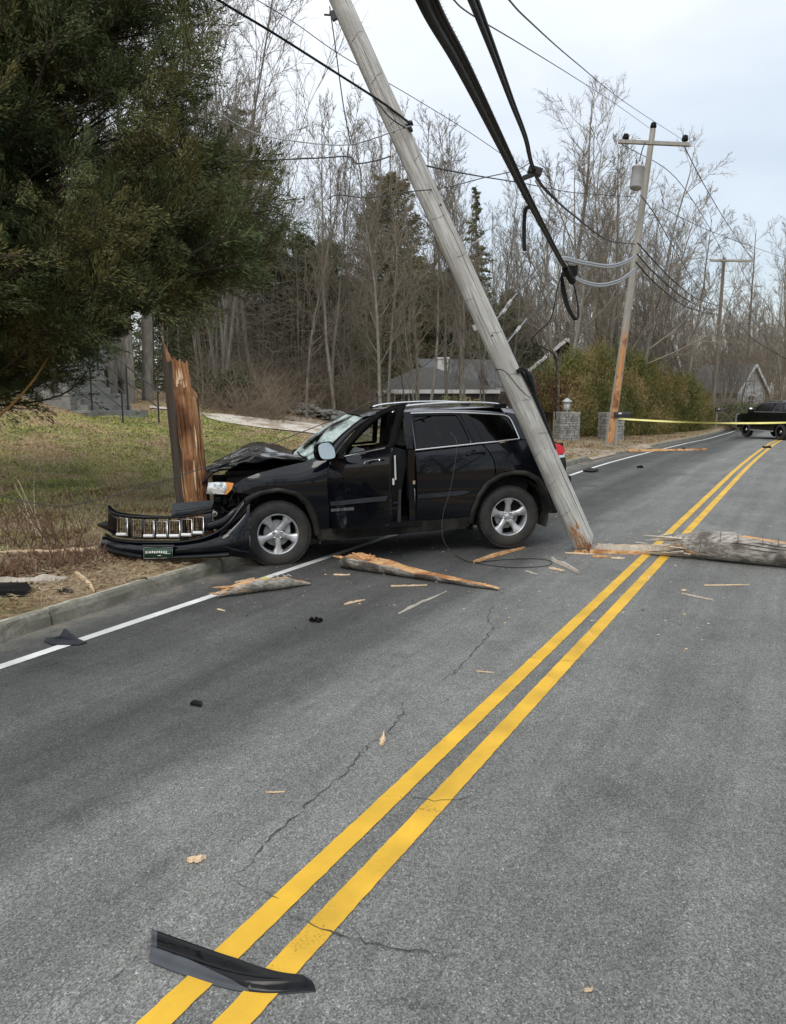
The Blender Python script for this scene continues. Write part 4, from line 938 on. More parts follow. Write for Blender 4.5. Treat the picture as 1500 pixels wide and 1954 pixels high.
# line wires
Lpole_hi = at(664, 272, 9.3)
wires = [
 ([(395, -20, 7.6), (420, 2, 7.8), (520, 62, 8.3), (640, 138, 8.75), (715, 186, 8.9), (752, 212, 8.95), (783, 236, 8.95)], .0145, 'thick black service cable coming in from upper left to the leaning pole bracket', 'cable'),
 ([(715, 190, 8.86), (745, 225, 8.8), (775, 245, 8.9)], .007, 'lower loose strand ending at the leaning pole bracket', 'cable'),
 ([(470, -12, 14), (560, 42, 15), (652, 106, 16), (790, 187, 18), (900, 255, 20), (1010, 330, 23), (1100, 385, 26)], .009, 'thin wire passing behind the leaning pole near its top', 'wire'),
 ([(629, 12, 9.0), (640, 90, 9.05), (655, 200, 9.15), (669, 274, 9.2)], .0075, 'thin guy wire hanging beside the top of the leaning pole', 'wire'),
 ([(300, 110, 12.6), (378, 187, 11.2), (440, 230, 10.2), (500, 258, 9.3), (600, 274, 9.25), (668, 276, 9.2), (720, 262, 8.9), (752, 250, 8.85), (785, 240, 8.95)], .0075, 'slack wire sagging from the cedar to the leaning pole', 'alu'),
 ([(380, 309, 13.0), (470, 307, 11.6), (600, 302, 9.6), (665, 299, 9.4), (680, 312, 9.35), (720, 306, 9.2), (745, 298, 9.1)], .0085, 'dark wire from the cedar to the left side of the leaning pole', 'wire'),
 ([(625, 381, 8.6), (645, 372, 8.65), (700, 377, 8.75), (780, 366, 8.8), (850, 358, 9.3), (920, 340, 10), (985, 325, 10.4), (1012, 310, 10.5)], .007, 'loose curling wire crossing in front of the leaning pole', 'wire'),
 ([(812, 316, 9.1), (860, 326, 10.5), (920, 337, 13), (1000, 350, 17), (1100, 368, 23), (1214, 376, 28.4)], .011, 'dark wire running from the leaning pole to below the transformer', 'cable'),
 ([(862, -4, 5.5), (900, 28, 6.2), (1000, 88, 9), (1100, 150, 14), (1180, 202, 21), (1244, 248, 28.3)], .0065, 'upper line wire reaching the tip of the transformer pole', 'wire'),
 ([(968, -4, 5.0), (1010, 40, 6), (1100, 120, 9.5), (1200, 200, 17), (1305, 268, 28.3)], .0065, 'line wire reaching the right end of the crossarm', 'wire'),
 ([(1306, 280, 28.4), (1345, 355, 34), (1390, 430, 44), (1436, 495, 55.4)], .018, 'line wire falling from the crossarm right end to the distant pole', 'wire'),
 ([(1185, 274, 28.4), (1290, 340, 36), (1360, 445, 48), (1382, 492, 55.5)], .016, 'line wire falling from the crossarm left end to the distant pole', 'wire'),
 ([(1222, 372, 28.4), (1250, 410, 31), (1290, 480, 38), (1330, 545, 47), (1374, 592, 55.6)], .02, 'wire dropping from below the transformer towards the distant pole', 'wire'),
 ([(1262, 395, 20), (1320, 425, 26), (1400, 458, 36), (1520, 500, 60)], .012, 'long wire crossing the sky to the right edge', 'wire'),
 ([(1217, 464, 28.4), (1250, 500, 32), (1290, 540, 38), (1330, 570, 46), (1372, 584, 55.6)], .026, 'uppermost of the three low cables right of the transformer pole', 'cable'),
 ([(1215, 484, 28.4), (1250, 522, 32), (1300, 565, 40), (1340, 587, 48), (1371, 592, 55.6)], .026, 'middle one of the three low cables right of the transformer pole', 'cable'),
 ([(1213, 500, 28.4), (1250, 540, 32), (1300, 580, 40), (1340, 595, 48), (1370, 600, 55.6)], .026, 'lowest of the three low cables right of the transformer pole', 'cable'),
 ([(1386, 588, 55), (1430, 640, 48), (1470, 668, 42), (1530, 700, 38)], .022, 'cable running from the distant pole to the lower right', 'cable'),
 ([(1384, 560, 55), (1440, 615, 46), (1530, 680, 38)], .018, 'thinner cable running from the distant pole to the right edge', 'wire'),
 ([(-20, 940, 9.2), (0, 945, 9.2), (60, 960, 9.1), (125, 965, 9.0), (210, 948, 8.9), (330, 912, 8.75), (470, 865, 8.65), (575, 825, 8.6), (660, 790, 8.6), (740, 748, 8.75), (820, 690, 9.0), (880, 640, 9.25), (893, 632, 9.3)], .0055, 'long slack wire sagging over the lawn and hood up to the leaning pole', 'wire'),
 ([(860, 825, 9.25), (872, 850, 9.0), (860, 930, 8.9), (845, 985, 8.85), (846, 1030, 8.8), (870, 1062, 8.85)], .0024, 'thin wire hanging down over the rear door to the road', 'wire'),
 ([(1072, 520, 13.4), (1062, 560, 13), (1050, 610, 12.8), (1020, 640, 12.6), (1017, 654, 12.6), (1058, 678, 12.5), (1061, 730, 12.4), (1060, 800, 12.2)], .010, 'black wire dropping from the coil and bending before the hedge', 'cable'),
 ([(1060, 545, 13), (1010, 607, 12), (985, 630, 11.4), (966, 652, 10.9)], .008, 'thin wire slanting down to the lower pair of insulators', 'wire'),
 ([(1034, 500, 12), (1010, 530, 11.5), (985, 565, 11)], .009, 'thin wire slanting down to the upper insulator rods', 'wire')]
for P, r_, lab, mt in wires: wire3(W3(P), r_, lab, mt, 6 if r_ > .008 else 5, 'overhead_wire')
def rods(p0, p1, label):
    a, b = at(*p0), at(*p1); mb = MB(); c = a; mb.tube([a-c, b-c], .008, 6); d = (b-a)
    o = mb.build('insulator_rod', M['alu'], loc=tuple(c)); tag(o, label, 'insulator')
    mb = MB()
    for f in (.35, .42, .5): mb.tube([d*f, d*(f+.03)], [.022, .022], 8)
    mb.build('insulator', M['porcelain'], o)
rods((986, 560, 11), (953, 600, 10.6), 'upper white insulator rod beside the leaning pole')
rods((975, 580, 10.9), (944, 612, 10.4), 'middle white insulator rod beside the leaning pole')
rods((1005, 608, 11.6), (966, 656, 10.8), 'lower white insulator rod beside the leaning pole')
rods((925, 452, 10.4), (900, 466, 10.0), 'short white rod end seen right of the pole high among the trees')
# wire loop lying on the road
mb = MB(); c = onroad(870, 1062); P = []
for (px, py) in ((870, 1062), (885, 1070), (905, 1075), (960, 1070), (1020, 1068), (1052, 1073), (1040, 1082), (980, 1085), (930, 1080), (900, 1074)): q = onroad(px, py); q[2] += .012; P.append(q-c)
mb.tube(catmull(P, 6), .0042, 6); tag(mb.build('wire_loop', M['cable'], loc=tuple(c)), 'flat loop of black wire lying on the road by the rear tyre', 'wire')

# ---- police tape
a = at(1180, 799, 29.3); b = at(1560, 805, 28.0); mb = MB(); V = []; K = 40
for i in range(K+1):
    f = i/K; p = a+(b-a)*f; p[2] -= .10*math.sin(math.pi*f); tw = .5+.5*math.sin(f*9)
    V += [p+np.array([0, .03*math.sin(f*11), .032]), p-np.array([0, .03*math.sin(f*11), .032])]
V = [v_-a for v_ in V]; V2 = [v_+np.array([0, .004, 0]) for v_ in V]; k = len(V)
mb.add(V+V2, [(2*i, 2*i+2, 2*i+3, 2*i+1) for i in range(K)]+[(k+2*i+1, k+2*i+3, k+2*i+2, k+2*i) for i in range(K)], 0, True)
tag(mb.build('barrier_tape', M['tape'], loc=tuple(a)), 'yellow barrier tape stretched across the road from the transformer pole', 'tape')
# ---- stone gateposts
def gatepost(px, py, t, lab, lantern=True, s=1.0):
    b = at(px, py, t); b[2] = float(G(b[0], b[1]))-.05; e0 = empty('stone_gatepost', b, lab, 'gatepost', rot=(0, 0, .15)); W_, H_ = .88*s, 1.22*s; rs = random.Random(int(px))
    mb = MB(); mb.box((0, 0, H_/2), (W_*.94, W_*.94, H_)); mb.build('core', M['mortar'], e0)
    mb = MB(); z = .02
    while z < H_-.02:
        h = rs.uniform(.07, .16); x = -W_/2
        while x < W_/2-.05:
            l = min(rs.uniform(.14, .36), W_/2-x)
            for sy in (-1, 1): mb.box((x+l/2, sy*(W_*.47+.01), z+h/2), (l-.02, .07*rs.uniform(.8, 1.3), h-.018), taper=rs.uniform(.9, .98))
            for sx in (-1, 1): mb.box((sx*(W_*.47+.01), x+l/2, z+h/2), (.07*rs.uniform(.8, 1.3), l-.02, h-.018), taper=rs.uniform(.9, .98))
            x += l
        z += h
    mb.build('facing_stones', M['stone'], e0); mb = MB(); mb.box((0, 0, H_+.05), (W_*1.04, W_*1.04, .09)); mb.build('cap', M['stone'], e0)
    if lantern:
        mb = MB(); z0 = H_+.09
        mb.tube([(0, 0, z0), (0, 0, z0+.10)], .05, 8); mb.lathe([(0, z0+.44), (.24, z0+.44), (.22, z0+.47), (.05, z0+.60), (0, z0+.62)], 12, 'z')
        for q in range(6): a = q*math.pi/3; mb.tube([(.14*math.cos(a), .14*math.sin(a), z0+.1), (.17*math.cos(a), .17*math.sin(a), z0+.45)], .014, 4)
        la = mb.build('lantern', M['galv'], e0); mb = MB(); mb.lathe([(.0, z0+.11), (.12, z0+.11), (.15, z0+.44), (0, z0+.44)], 6, 'z'); mb.build('glass', M['white'], la)
    return e0
gatepost(1080, 838, 34.5, 'nearer stone gatepost topped by a small lantern')
gatepost(1165, 836, 36.0, 'stone gatepost half hidden behind the transformer pole', False)
# mailboxes
def mailbox(px, py, t, lab, pk='newspaper_box'):
    b = at(px, py, t); b[2] = float(G(b[0], b[1])); e0 = empty('mailbox', b, lab, 'mailbox'); mb = MB(); mb.box((0, 0, .55), (.11, .11, 1.15)); mb.build('post', M['farpole'], e0)
    mb = MB(); L = .5; pr = [(math.cos(a)*.1, math.sin(a)*.1) for a in np.linspace(0, math.pi, 9)]+[(-.1, -.12), (.1, -.12)]
    mb.prism(pr, -.1, L, xf=lambda v: (v[2], v[0], 1.22+v[1])); mb.build('box', M['iron'], e0); mb = MB(); mb.box((.1, -.11, 1.26), (.12, .02, .06)); mb.build('flag', M['white'], e0)
mailbox(1174, 850, 29.5, 'dark mailbox on a post directly beside the transformer pole')
mailbox(1366, 813, 53, 'black mailbox on a wooden post beside the distant pole')

# ================================================ BUILDINGS
def framebox(e0, x0, x1, y, z0, z1, fr='white', gl='darkglass', bars=1, d=.06, nm='window'):
    mb = MB(); w_ = .07
    for (a, b, c_a, d_a) in ((x0, x1, z0, z0+w_), (x0, x1, z1-w_, z1), (x0, x0+w_, z0+w_, z1-w_), (x1-w_, x1, z0+w_, z1-w_)): mb.box(((a+b)/2, y-d/2, (c_a+d_a)/2), (b-a, d, d_a-c_a))
    for k in range(bars): z = z0+(z1-z0)*(k+1)/(bars+1); mb.box(((x0+x1)/2, y-d/2+.008, z), (x1-x0-2*w_, d*.7, .04))
    mb.box(((x0+x1)/2, y-d/2+.010, (z0+z1)/2), (.035, d*.6, z1-z0-2*w_))
    f = mb.build(nm, M[fr], e0); mb = MB(); mb.box(((x0+x1)/2, y-.012, (z0+z1)/2), (x1-x0-2*w_, .012, z1-z0-2*w_)); mb.build('pane', M[gl], f)
def gable_house(b, rot, W_, D_, H_, RH, lab, wall='siding', roof='slate', axis='x', wins=(), cat='house', over=.4, chim=None, hip=0):
    e0 = empty('house', b, lab, cat, rot=(0, 0, rot)); mb = MB(); mb.box((0, D_/2, H_/2-.5), (W_, D_, H_+1)); 
    if axis == 'y': mb.add([(-W_/2, 0, H_), (W_/2, 0, H_), (0, 0, H_+RH), (-W_/2, D_, H_), (W_/2, D_, H_), (0, D_, H_+RH)], [(0, 1, 2), (5, 4, 3)])
    else: mb.add([(-W_/2, 0, H_), (-W_/2, D_, H_), (-W_/2, D_/2, H_+RH), (W_/2, 0, H_), (W_/2, D_, H_), (W_/2, D_/2, H_+RH)], [(2, 1, 0), (3, 4, 5)])
    mb.build('wall', M[wall], e0); mb = MB(); t = .14
    if axis == 'x':
        X0, X1 = -W_/2-over, W_/2+over; s = RH/(D_/2)
        for sg in (0, 1):
            ye = -over if sg == 0 else D_+over; ze = H_-over*s
            q = [(X0, ye, ze), (X1, ye, ze), (X1-hip, D_/2, H_+RH), (X0+hip, D_/2, H_+RH)]; q2 = [(x, y, z+t) for x, y, z in q]
            mb.add([*q, *q2], [(3, 2, 1, 0), (4, 5, 6, 7), (0, 1, 5, 4), (1, 2, 6, 5), (2, 3, 7, 6), (3, 0, 4, 7)])
        if hip: mb.add([(X0, -over, H_-over*s+.001), (X0, D_+over, H_-over*s+.001), (X0+hip, D_/2, H_+RH+t)], [(0, 1, 2)][::-1]); mb.add([(X1, -over, H_-over*s+.001), (X1, D_+over, H_-over*s+.001), (X1-hip, D_/2, H_+RH+t)], [(0, 1, 2)])
    else:
        s = RH/(W_/2); Y0, Y1 = -over, D_+over
        for sg in (-1, 1):
            xe = sg*(W_/2+over); ze = H_-over*s; q = [(xe, Y0, ze), (xe, Y1, ze), (0, Y1, H_+RH), (0, Y0, H_+RH)]; q2 = [(x, y, z+t) for x, y, z in q]
            mb.add([*q, *q2], [(3, 2, 1, 0), (4, 5, 6, 7), (0, 1, 5, 4), (1, 2, 6, 5), (2, 3, 7, 6), (3, 0, 4, 7)])
    rf = mb.build('roof', M[roof], e0)
    if chim: mb = MB(); mb.box(chim[0], chim[1]); mb.box((chim[0][0], chim[0][1], chim[0][2]+chim[1][2]/2+.05), (chim[1][0]*1.2, chim[1][1]*1.2, .1)); mb.build('chimney', M['white'], rf)
    mb = MB()
    if axis == 'y':
        for sg in (-1, 1):
            s = RH/(W_/2); a = (sg*(W_/2+over), -over-.05, H_-over*s+.02); b_ = (0, -over-.05, H_+RH+.02); beam(mb, a, b_, .06, .20)
        mb.build('fascia', M['white'], e0)
    else:
        s = RH/(D_/2); beam(mb, (-W_/2-over, -over-.05, H_-over*s+.05), (W_/2+over, -over-.05, H_-over*s+.05), .06, .2); mb.box((-W_/2+.04, -.03, H_/2), (.16, .06, H_)); mb.build('fascia', M['white'], e0)
    for wdat in wins: framebox(e0, *wdat)
    return e0
# grey house with hip roof in the woods
b = at(835, 800, 40); b[2] = .1; b0 = np.array([2.9, 40, .4])
gable_house((2.1, 41, -.45), .06, 6.2, 7, 2.55, 1.15, 'grey house with white trim and chimney among the trees behind the car', 'siding', 'darkshingle', 'x', [(-2.05, -1.25, 0, 1.45, 2.38, 'white')], over=.35, hip=3.0, chim=((.9, 3.5, 3.9), (.6, .5, .8)))
gable_house((4.9, 44.5, -.35), .35, 4.4, 7, 2.6, 1.6, 'slate roofed wing standing behind the grey house', 'siding', 'slate', 'x', [], over=.35)
# white gable behind the hedge
gable_house((10.5, 47.5, -.25), -.35, 4.4, 7, 3.55, 1.8, 'grey gabled house whose white eaves peep over the russet hedge', 'siding', 'slate', 'y', [(-.5, .5, 0, 2.1, 3.1, 'white')])
gable_house((21.9, 63, .3), .45, 2.5, 8, 3.4, 2.6, 'narrow steep white gable behind the dark green hedge', 'whitesiding', 'slate', 'y', [(-.4, .4, 0, 2.6, 3.8, 'white')], over=.3)
e0 = gable_house((30.6, 67, .1), .5, 3.6, 5, 2.1, 2.1, 'white house with pale grey roof beyond the distant pole', 'whitesiding', 'slate', 'y', [(-.5, .4, 0, .8, 1.7, 'white')], over=.3)
# ---- house at the left with its concrete stairs (mostly behind the cedar)
hb = ground_at(60, 27); e0 = gable_house((-15.2, 25.5, 1.3), -.22, 9.5, 4, 4.6, 2.2, 'pale house with a white railed porch behind the cedar', 'whitesiding', 'slate', 'x', [(3.0, 4.0, 0, .7, 2.3, 'white'), (.3, 1.3, 0, 2.9, 4.1, 'white'), (-2.5, -1.5, 0, 2.9, 4.1, 'white')], over=.3)
mb = MB(); mb.box((-1.5, -1.0, 2.45), (7.5, 2.0, .18)); mb.build('porch_deck', M['concrete'], e0)
mb = MB()
for k in range(38): mb.box((-5.1+k*.2, -1.95, 3.0), (.035, .035, .9))
mb.box((-1.5, -1.95, 3.47), (7.5, .07, .06)); mb.box((-1.5, -1.95, 2.62), (7.5, .05, .05)); mb.build('porch_railing', M['white'], e0)
# concrete stairs with pipe rails: a thing of its own
sb2 = gpt(270, 808); ST2 = empty('concrete_steps', tuple(sb2), 'concrete garden steps climbing left behind low walls', 'steps', rot=(0, 0, math.pi-.62))
mb = MB()   # local x: up the flight, towards the left in the photo
NS = 9; rise = .175; run = .33
for k in range(NS): mb.box((.1+run*k+.9, 0, rise*(k+1)/2-.2), (run*1.02+1.4*(k == NS-1), 1.5, rise*(k+1)+.4))
mb.build('treads', M['concrete'], ST2)
for sy in (-.86, .86):
    mb = MB()
    for (x0, x1, h) in ((1.0, 2.0, .30), (2.0, 3.0, .80), (3.0, 4.2, 1.30), (4.2, 6.8, 1.95)): mb.box(((x0+x1)/2, sy, h/2-.3), (x1-x0+.003*h, .22, h+.6)); mb.box(((x0+x1)/2, sy, h+.03), (x1-x0+.003*h, .28, .07))
    mb.build('side_wall', M['concrete'], ST2)
def handrail(sy, lab):
    hr = empty('handrail', tuple(sb2), lab, 'handrail', rot=(0, 0, math.pi-.62)); z = lambda x: max(0, (x-.8)*rise/run)
    mb = MB(); mb.tube([(-.1, sy, .86), (.0, sy, .95), (4.4, sy, .95+4.4*rise/run*.98)], .022, 8); mb.build('top_rail', M['iron'], hr)
    mb = MB(); mb.tube([(.0, sy, .45), (4.4, sy, .45+4.4*rise/run*.98)], .018, 8); mb.build('lower_rail', M['iron'], hr)
    for x in (0, 1.45, 2.9, 4.3): mb = MB(); mb.tube([(x, sy, -.1), (x, sy, .95+x*rise/run*.98)], .024, 8); mb.build('post', M['iron'], hr)
handrail(.62, 'black pipe handrail on the near side of the concrete steps'); handrail(-.62, 'black pipe handrail on the far side of the concrete steps')
# ---- dry stone wall at the edge of the woods
rs = random.Random(12); e0 = empty('stone_wall', (0, 0, 0), 'tumbled lichen grey stone wall along the edge of the woods', 'stone wall')
def rock(mb, c, s, rs):
    bm = bmesh.new(); bmesh.ops.create_icosphere(bm, subdivisions=1, radius=1)
    sc3 = (s*rs.uniform(.7, 1.3), s*rs.uniform(.6, 1), s*rs.uniform(.45, .8)); ro = Matrix.Rotation(rs.random()*6, 3, 'Z')
    V = [tuple(np.array(ro @ Vector((v.co.x*sc3[0]*rs.uniform(.85, 1.15), v.co.y*sc3[1]*rs.uniform(.85, 1.15), v.co.z*sc3[2]*rs.uniform(.85, 1.1))))+np.array(c)) for v in bm.verts]
    F = [tuple(v.index for v in f.verts) for f in bm.faces]; bm.free(); mb.add(V, F)
mb = MB()
for k in range(420):
    f = rs.random(); px = 535+f*190; t = 33-f*2+rs.uniform(-.4, .4); g = ground_at(px, t); hgt = .55*(1-.25*f)*(1-abs(2*f-.5)*.25)
    rock(mb, (g[0], g[1], g[2]+rs.random()*hgt), rs.uniform(.08, .20), rs)
mb.build('wall_stones', M['fieldstone'], e0)
# ================================================ CARS
plan = pchip([-1.0, -.85, -.65, -.2, .6, 2.2, 2.9, 3.3, 3.6, 3.85], [.72, .83, .89, .93, .942, .942, .93, .895, .80, .62])
prof = pchip([.20, .42, .60, .72, .80, .95, 1.10, 1.22, 1.30, 1.50, 1.70, 1.80], [-.07, -.035, -.014, -.008, .004, .006, -.004, -.028, -.062, -.155, -.255, -.34])
def halfw(x, z):
    e = 0
    if x > 2.25: e = -2.0*max(0, z-.97)**2*min(1, (x-2.25)/.4)
    return float(plan(x)+prof(z)+e)
def chaikin(P, n=1):
    for _ in range(n):
        o = []
        for i in range(len(P)):
            a, b = P[i], P[(i+1) % len(P)]; o += [(a[0]*.78+b[0]*.22, a[1]*.78+b[1]*.22), (a[0]*.22+b[0]*.78, a[1]*.22+b[1]*.78)]
        P = o
    return P
def panel(name, poly, mat, parent, step=.06, off=0., thick=.02, side=1, xf=None, hw=halfw, rimmat=None, label=None, warp=None):
    V2, F2 = cdt(poly, step); n = len(densify(poly, step))
    def mp_(x, z, o): p = (x, side*(hw(x, z)+off+o), z); p = warp(p) if warp else p; return xf(p) if xf else p
    mb = MB(); V = [mp_(x, z, 0) for x, z in V2]; F = []
    for f in F2:
        a, b, c = [V2[i] for i in f]; cr_ = (b[0]-a[0])*(c[1]-a[1])-(b[1]-a[1])*(c[0]-a[0])
        F.append(f if (cr_ < 0) == (side > 0) else f[::-1])
    mb.add(V, F, 0, True)
    B = V2[:n]; o = [mp_(x, z, .0) for x, z in B]; i_ = [mp_(x, z, -thick) for x, z in B]
    mb.add(o+i_, [(k, (k+1) % n, n+(k+1) % n, n+k) for k in range(n)], 1, True)
    ob = mb.build(name, [M[mat], M[rimmat or mat]], parent)
    if label: ob['label'] = label
    return ob
def ring(name, outer, inner, mat, parent, off=0., thick=.02, n=60, closed=True, side=1, xf=None, hw=halfw, bulge=0):
    def rs_(P):
        P = list(P)+([P[0]] if closed else []); L = [0]
        for i in range(len(P)-1): L.append(L[-1]+math.dist(P[i], P[i+1]))
        return [(float(np.interp(t, L, [p[0] for p in P])), float(np.interp(t, L, [p[1] for p in P]))) for t in np.linspace(0, L[-1], n+1)]
    O, I = rs_(outer), rs_(inner); mb = MB(); V = []; k = 6
    for (a, b) in zip(O, I):
        m_ = ((a[0]+b[0])/2, (a[1]+b[1])/2)
        for (p, o) in ((a, -thick), (a, 0), (m_, bulge), (b, 0), (b, -thick)):
            q = (p[0], side*(hw(*p)+off+o), p[1]); V.append(xf(q) if xf else q)
    k = 5; F = [(i*k+j, i*k+j+1, (i+1)*k+j+1, (i+1)*k+j) for i in range(n) for j in range(k-1)]
    mb.add(V, F, 0, True); return mb.build(name, M[mat], parent)
def sidetube(pts, r_, off, hw=halfw, side=1, xf=None, n=6, mb=None, seg=8):
    mb = mb or MB(); Q = catmull([(p[0], side*(hw(p[0], p[1])+off), p[1]) for p in pts], seg)
    if xf: Q = [xf(tuple(q)) for q in Q]
    mb.tube(Q, r_, n); return mb

def wheel(car, c, side, R_=.3875, Wd=.245, rot0=90, steer=0, rim='alloy', hubcap=False, tyre='tyre', simple=False):
    w_ = bpy.data.objects.new('wheel', None); COL.objects.link(w_); w_.parent = car; w_.location = c; w_.rotation_euler = (0, 0, steer+(math.pi if side < 0 else 0))
    h = Wd/2; rr = R_*.625; mb = MB()   # local +y is outboard
    mb.lathe([(rr*.97, -h*.8), (rr*1.03, -h*.95), (R_*.80, -h*1.02), (R_*.95, -h*.92), (R_*.99, -h*.7), (R_, -h*.3), (R_, h*.3), (R_*.992, h*.70), (R_*.968, h*.86), (R_*.93, h*.955), (R_*.85, h*1.02), (R_*.76, h*1.03), (R_*.67, h*.98), (rr*1.03, h*.93), (rr*.985, h*.84)], 64, 'y')
    ty = mb.build('tyre', M[tyre], w_)
    if not simple:
        mb = MB()
        for k in range(72):
            a = 2*math.pi*k/72+.0*side
            for (y0, y1, da) in ((.42, .90, .012), (-.05, .35, -.01), (-.5, -.12, .01)):
                c0 = ((R_-.004)*math.cos(a+da), h*(y0+y1)/2, (R_-.004)*math.sin(a+da)); mb.box(c0, (.022, h*(y1-y0), .020), rot=Matrix.Rotation(-(a+da)+.18, 3, 'Y'))
        mb.build('tread_blocks', M[tyre], ty)
    mb = MB(); mb.lathe([(rr*.99, -h*.6), (rr*.93, -h*.3), (rr*.90, h*.45), (rr*.93, h*.72), (rr*.965, h*.86), (rr*1.0, h*.89), (rr*1.01, h*.84), (rr*.99, h*.6)], 64, 'y')
    # five wide spokes with a pressed centre
    for k in range(5 if not simple else 6):
        a = math.radians(rot0+(72 if not simple else 60)*k); ca, sa = math.cos(a), math.sin(a)
        sec = [(.055, .040, .50), (.085, .038, .52), (.12, .032, .56), (.155, .036, .62), (.185, .052, .70), (.215, .066, .76)]
        V = []
        for (r_, w2, y) in sec:
            r_ *= rr/.2285; w2 *= rr/.2285
            for (o, yy) in ((-w2*1.05, y-.30), (-w2, y-.03), (-w2*.45, y+.05), (w2*.45, y+.05), (w2, y-.03), (w2*1.05, y-.30)): V.append((r_*ca-o*sa, yy*h, r_*sa+o*ca))
        m_ = len(sec); F = [(i*6+j, (i+1)*6+j, (i+1)*6+(j+1) % 6, i*6+(j+1) % 6) for i in range(m_-1) for j in range(6)]
        mb.add(V, F, 0, True); mb.add(V[:6], [tuple(range(6))]); 
    mb.lathe([(0, h*.60), (.022, h*.60), (.034, h*.555), (.036, h*.50), (.060, h*.50), (.078, h*.46), (.082, h*.1)], 32, 'y')
    rm = mb.build('rim', M[rim], w_)
    mb = MB()
    for k in range(5):
        a = math.radians(rot0+36+72*k); mb.lathe([(0, h*.62), (.009, h*.62), (.012, h*.57), (.012, h*.4)], 8, 'y', c=(.0585*math.cos(a), 0, .0585*math.sin(a)))
    mb.build('lug_nuts', M['chrome'], rm); mb = MB(); mb.lathe([(0, h*.05), (.155, h*.05), (.160, 0), (0, -.01)], 32, 'y'); mb.box((-.12, h*.08, .05), (.07, .06, .11)); mb.build('brake_disc', M['galv'], w_)
    mb = MB(); mb.lathe([(rr*.93, -h*.2), (0, -h*.25)], 32, 'y'); mb.build('rim_barrel', M['matte'], w_)
    if hubcap: mb = MB(); mb.lathe([(0, h*.8), (.05, h*.78), (.085, h*.66), (.09, h*.45)], 20, 'y'); mb.build('hub_cap', M['chrome'], rm)
    return w_

fw = np.array([-0.96921549, -0.24409718, -0.0322165]); lf = np.array([0.24422395, -0.96971886, 0.]); upv = np.cross(fw, lf)
ORG = np.array([1.25898682, 10.5781772, .0])
CM = Matrix(((fw[0], lf[0], upv[0], ORG[0]), (fw[1], lf[1], upv[1], ORG[1]), (fw[2], lf[2], upv[2], ORG[2]), (0, 0, 0, 1)))
CAR = empty('crashed_suv', ORG, 'crashed dark blue SUV with driver door open and torn off grille', 'car', rot=CM.to_euler())
CMi = CM.inverted()
def tocar(p): return tuple(CMi @ Vector(tuple(float(c) for c in p)))
belt = lambda x: 1.235+(2.06-x)*.050

# ---- left side skin
F_ = [(3.385, 1.00), (3.25, 1.068), (3.1, 1.115), (2.9, 1.155), (2.7, 1.188), (2.55, 1.212), (2.46, 1.245), (2.33, 1.275), (2.295, 1.268), (2.296, 1.0), (2.298, .75), (2.30, .41), (2.42, .41), (2.45, .58), (2.54, .77), (2.67, .885), (2.88, .935), (3.08, .915), (3.19, .868), (3.27, .895), (3.39, .915), (3.41, .96)]
def fwarp(p):
    x, y, z = p; return (x, y+.012*math.sin(x*9)*math.exp(-((z-1.05)/.12)**2)*min(1, max(0, (x-2.7)/.4)), z)
panel('front_fender', F_, 'paint', CAR, .05, warp=fwarp)
RD = [(1.205, 1.262), (1.207, .9), (1.212, .62), (1.225, .425), (.50, .435), (.475, .54), (.41, .655), (.33, .76), (.245, .85), (.205, .92), (.198, 1.02), (.215, 1.13), (.27, 1.23), (.335, belt(.33)-.012)]
rdoor = panel('rear_door', RD, 'paint', CAR, .05)
QP = [(.315, belt(.3)-.012), (.245, 1.22), (.20, 1.12), (.182, 1.01), (.19, .92), (.235, .865), (.30, .90), (.20, .935), (.05, .978), (-.07, .985), (-.24, .962), (-.40, .87), (-.51, .72), (-.55, .62), (-.60, .72), (-.70, .80), (-.80, .86), (-.82, 1.0), (-.80, 1.12), (-.62, 1.125), (-.588, 1.16), (-.585, 1.275), (-.52, 1.345), (-.40, belt(-.4)-.005), (-.1, belt(-.1)-.012)]
QP = [(.315, belt(.3)-.012), (.245, 1.22), (.20, 1.12), (.182, 1.01), (.19, .93), (.24, .87), (.33, .80), (.30, .865), (.20, .935), (.05, .978), (-.07, .985), (-.24, .962), (-.40, .87), (-.51, .72), (-.55, .62), (-.60, .72), (-.70, .80), (-.80, .86), (-.82, 1.0), (-.80, 1.12), (-.62, 1.125), (-.588, 1.16), (-.585, 1.275), (-.52, 1.345), (-.40, belt(-.4)-.005), (-.1, belt(-.1)-.012)]
def qwarp(p):   # dented where the pole struck
    x, y, z = p; return (x, y-.05*math.exp(-((x+.28)/.16)**2-((z-1.15)/.22)**2), z)
qp = panel('quarter_panel', QP, 'paint', CAR, .05, warp=qwarp)
panel('fuel_flap', [(-.02, 1.04), (-.02, 1.19), (-.17, 1.19), (-.17, 1.04)], 'paint', qp, .05, off=.003, thick=.01)
panel('corner_pillar', [(-.17, belt(-.17)+.008), (-.12, 1.50), (-.095, 1.63), (-.05, 1.70), (-.22, 1.66), (-.38, 1.585), (-.47, 1.51), (-.585, 1.30), (-.55, belt(-.5)-.02)], 'paint', CAR, .05)
panel('rocker_sill', [(2.43, .405), (2.445, .30), (2.3, .262), (1.4, .270), (.6, .290), (.53, .30), (.515, .425)], 'sillpaint', CAR, .06, off=.006, thick=.06)
ring('wheel_arch_trim', [(2.40, .34), (2.43, .55), (2.52, .76), (2.66, .885), (2.88, .942), (3.10, .918), (3.26, .85), (3.37, .73), (3.43, .58), (3.45, .42)], [(2.47, .34), (2.50, .50), (2.57, .70), (2.69, .835), (2.88, .890), (3.07, .868), (3.20, .80), (3.29, .69), (3.35, .55), (3.37, .42)], 'sillpaint', CAR, .02, .05, closed=False, bulge=.012)
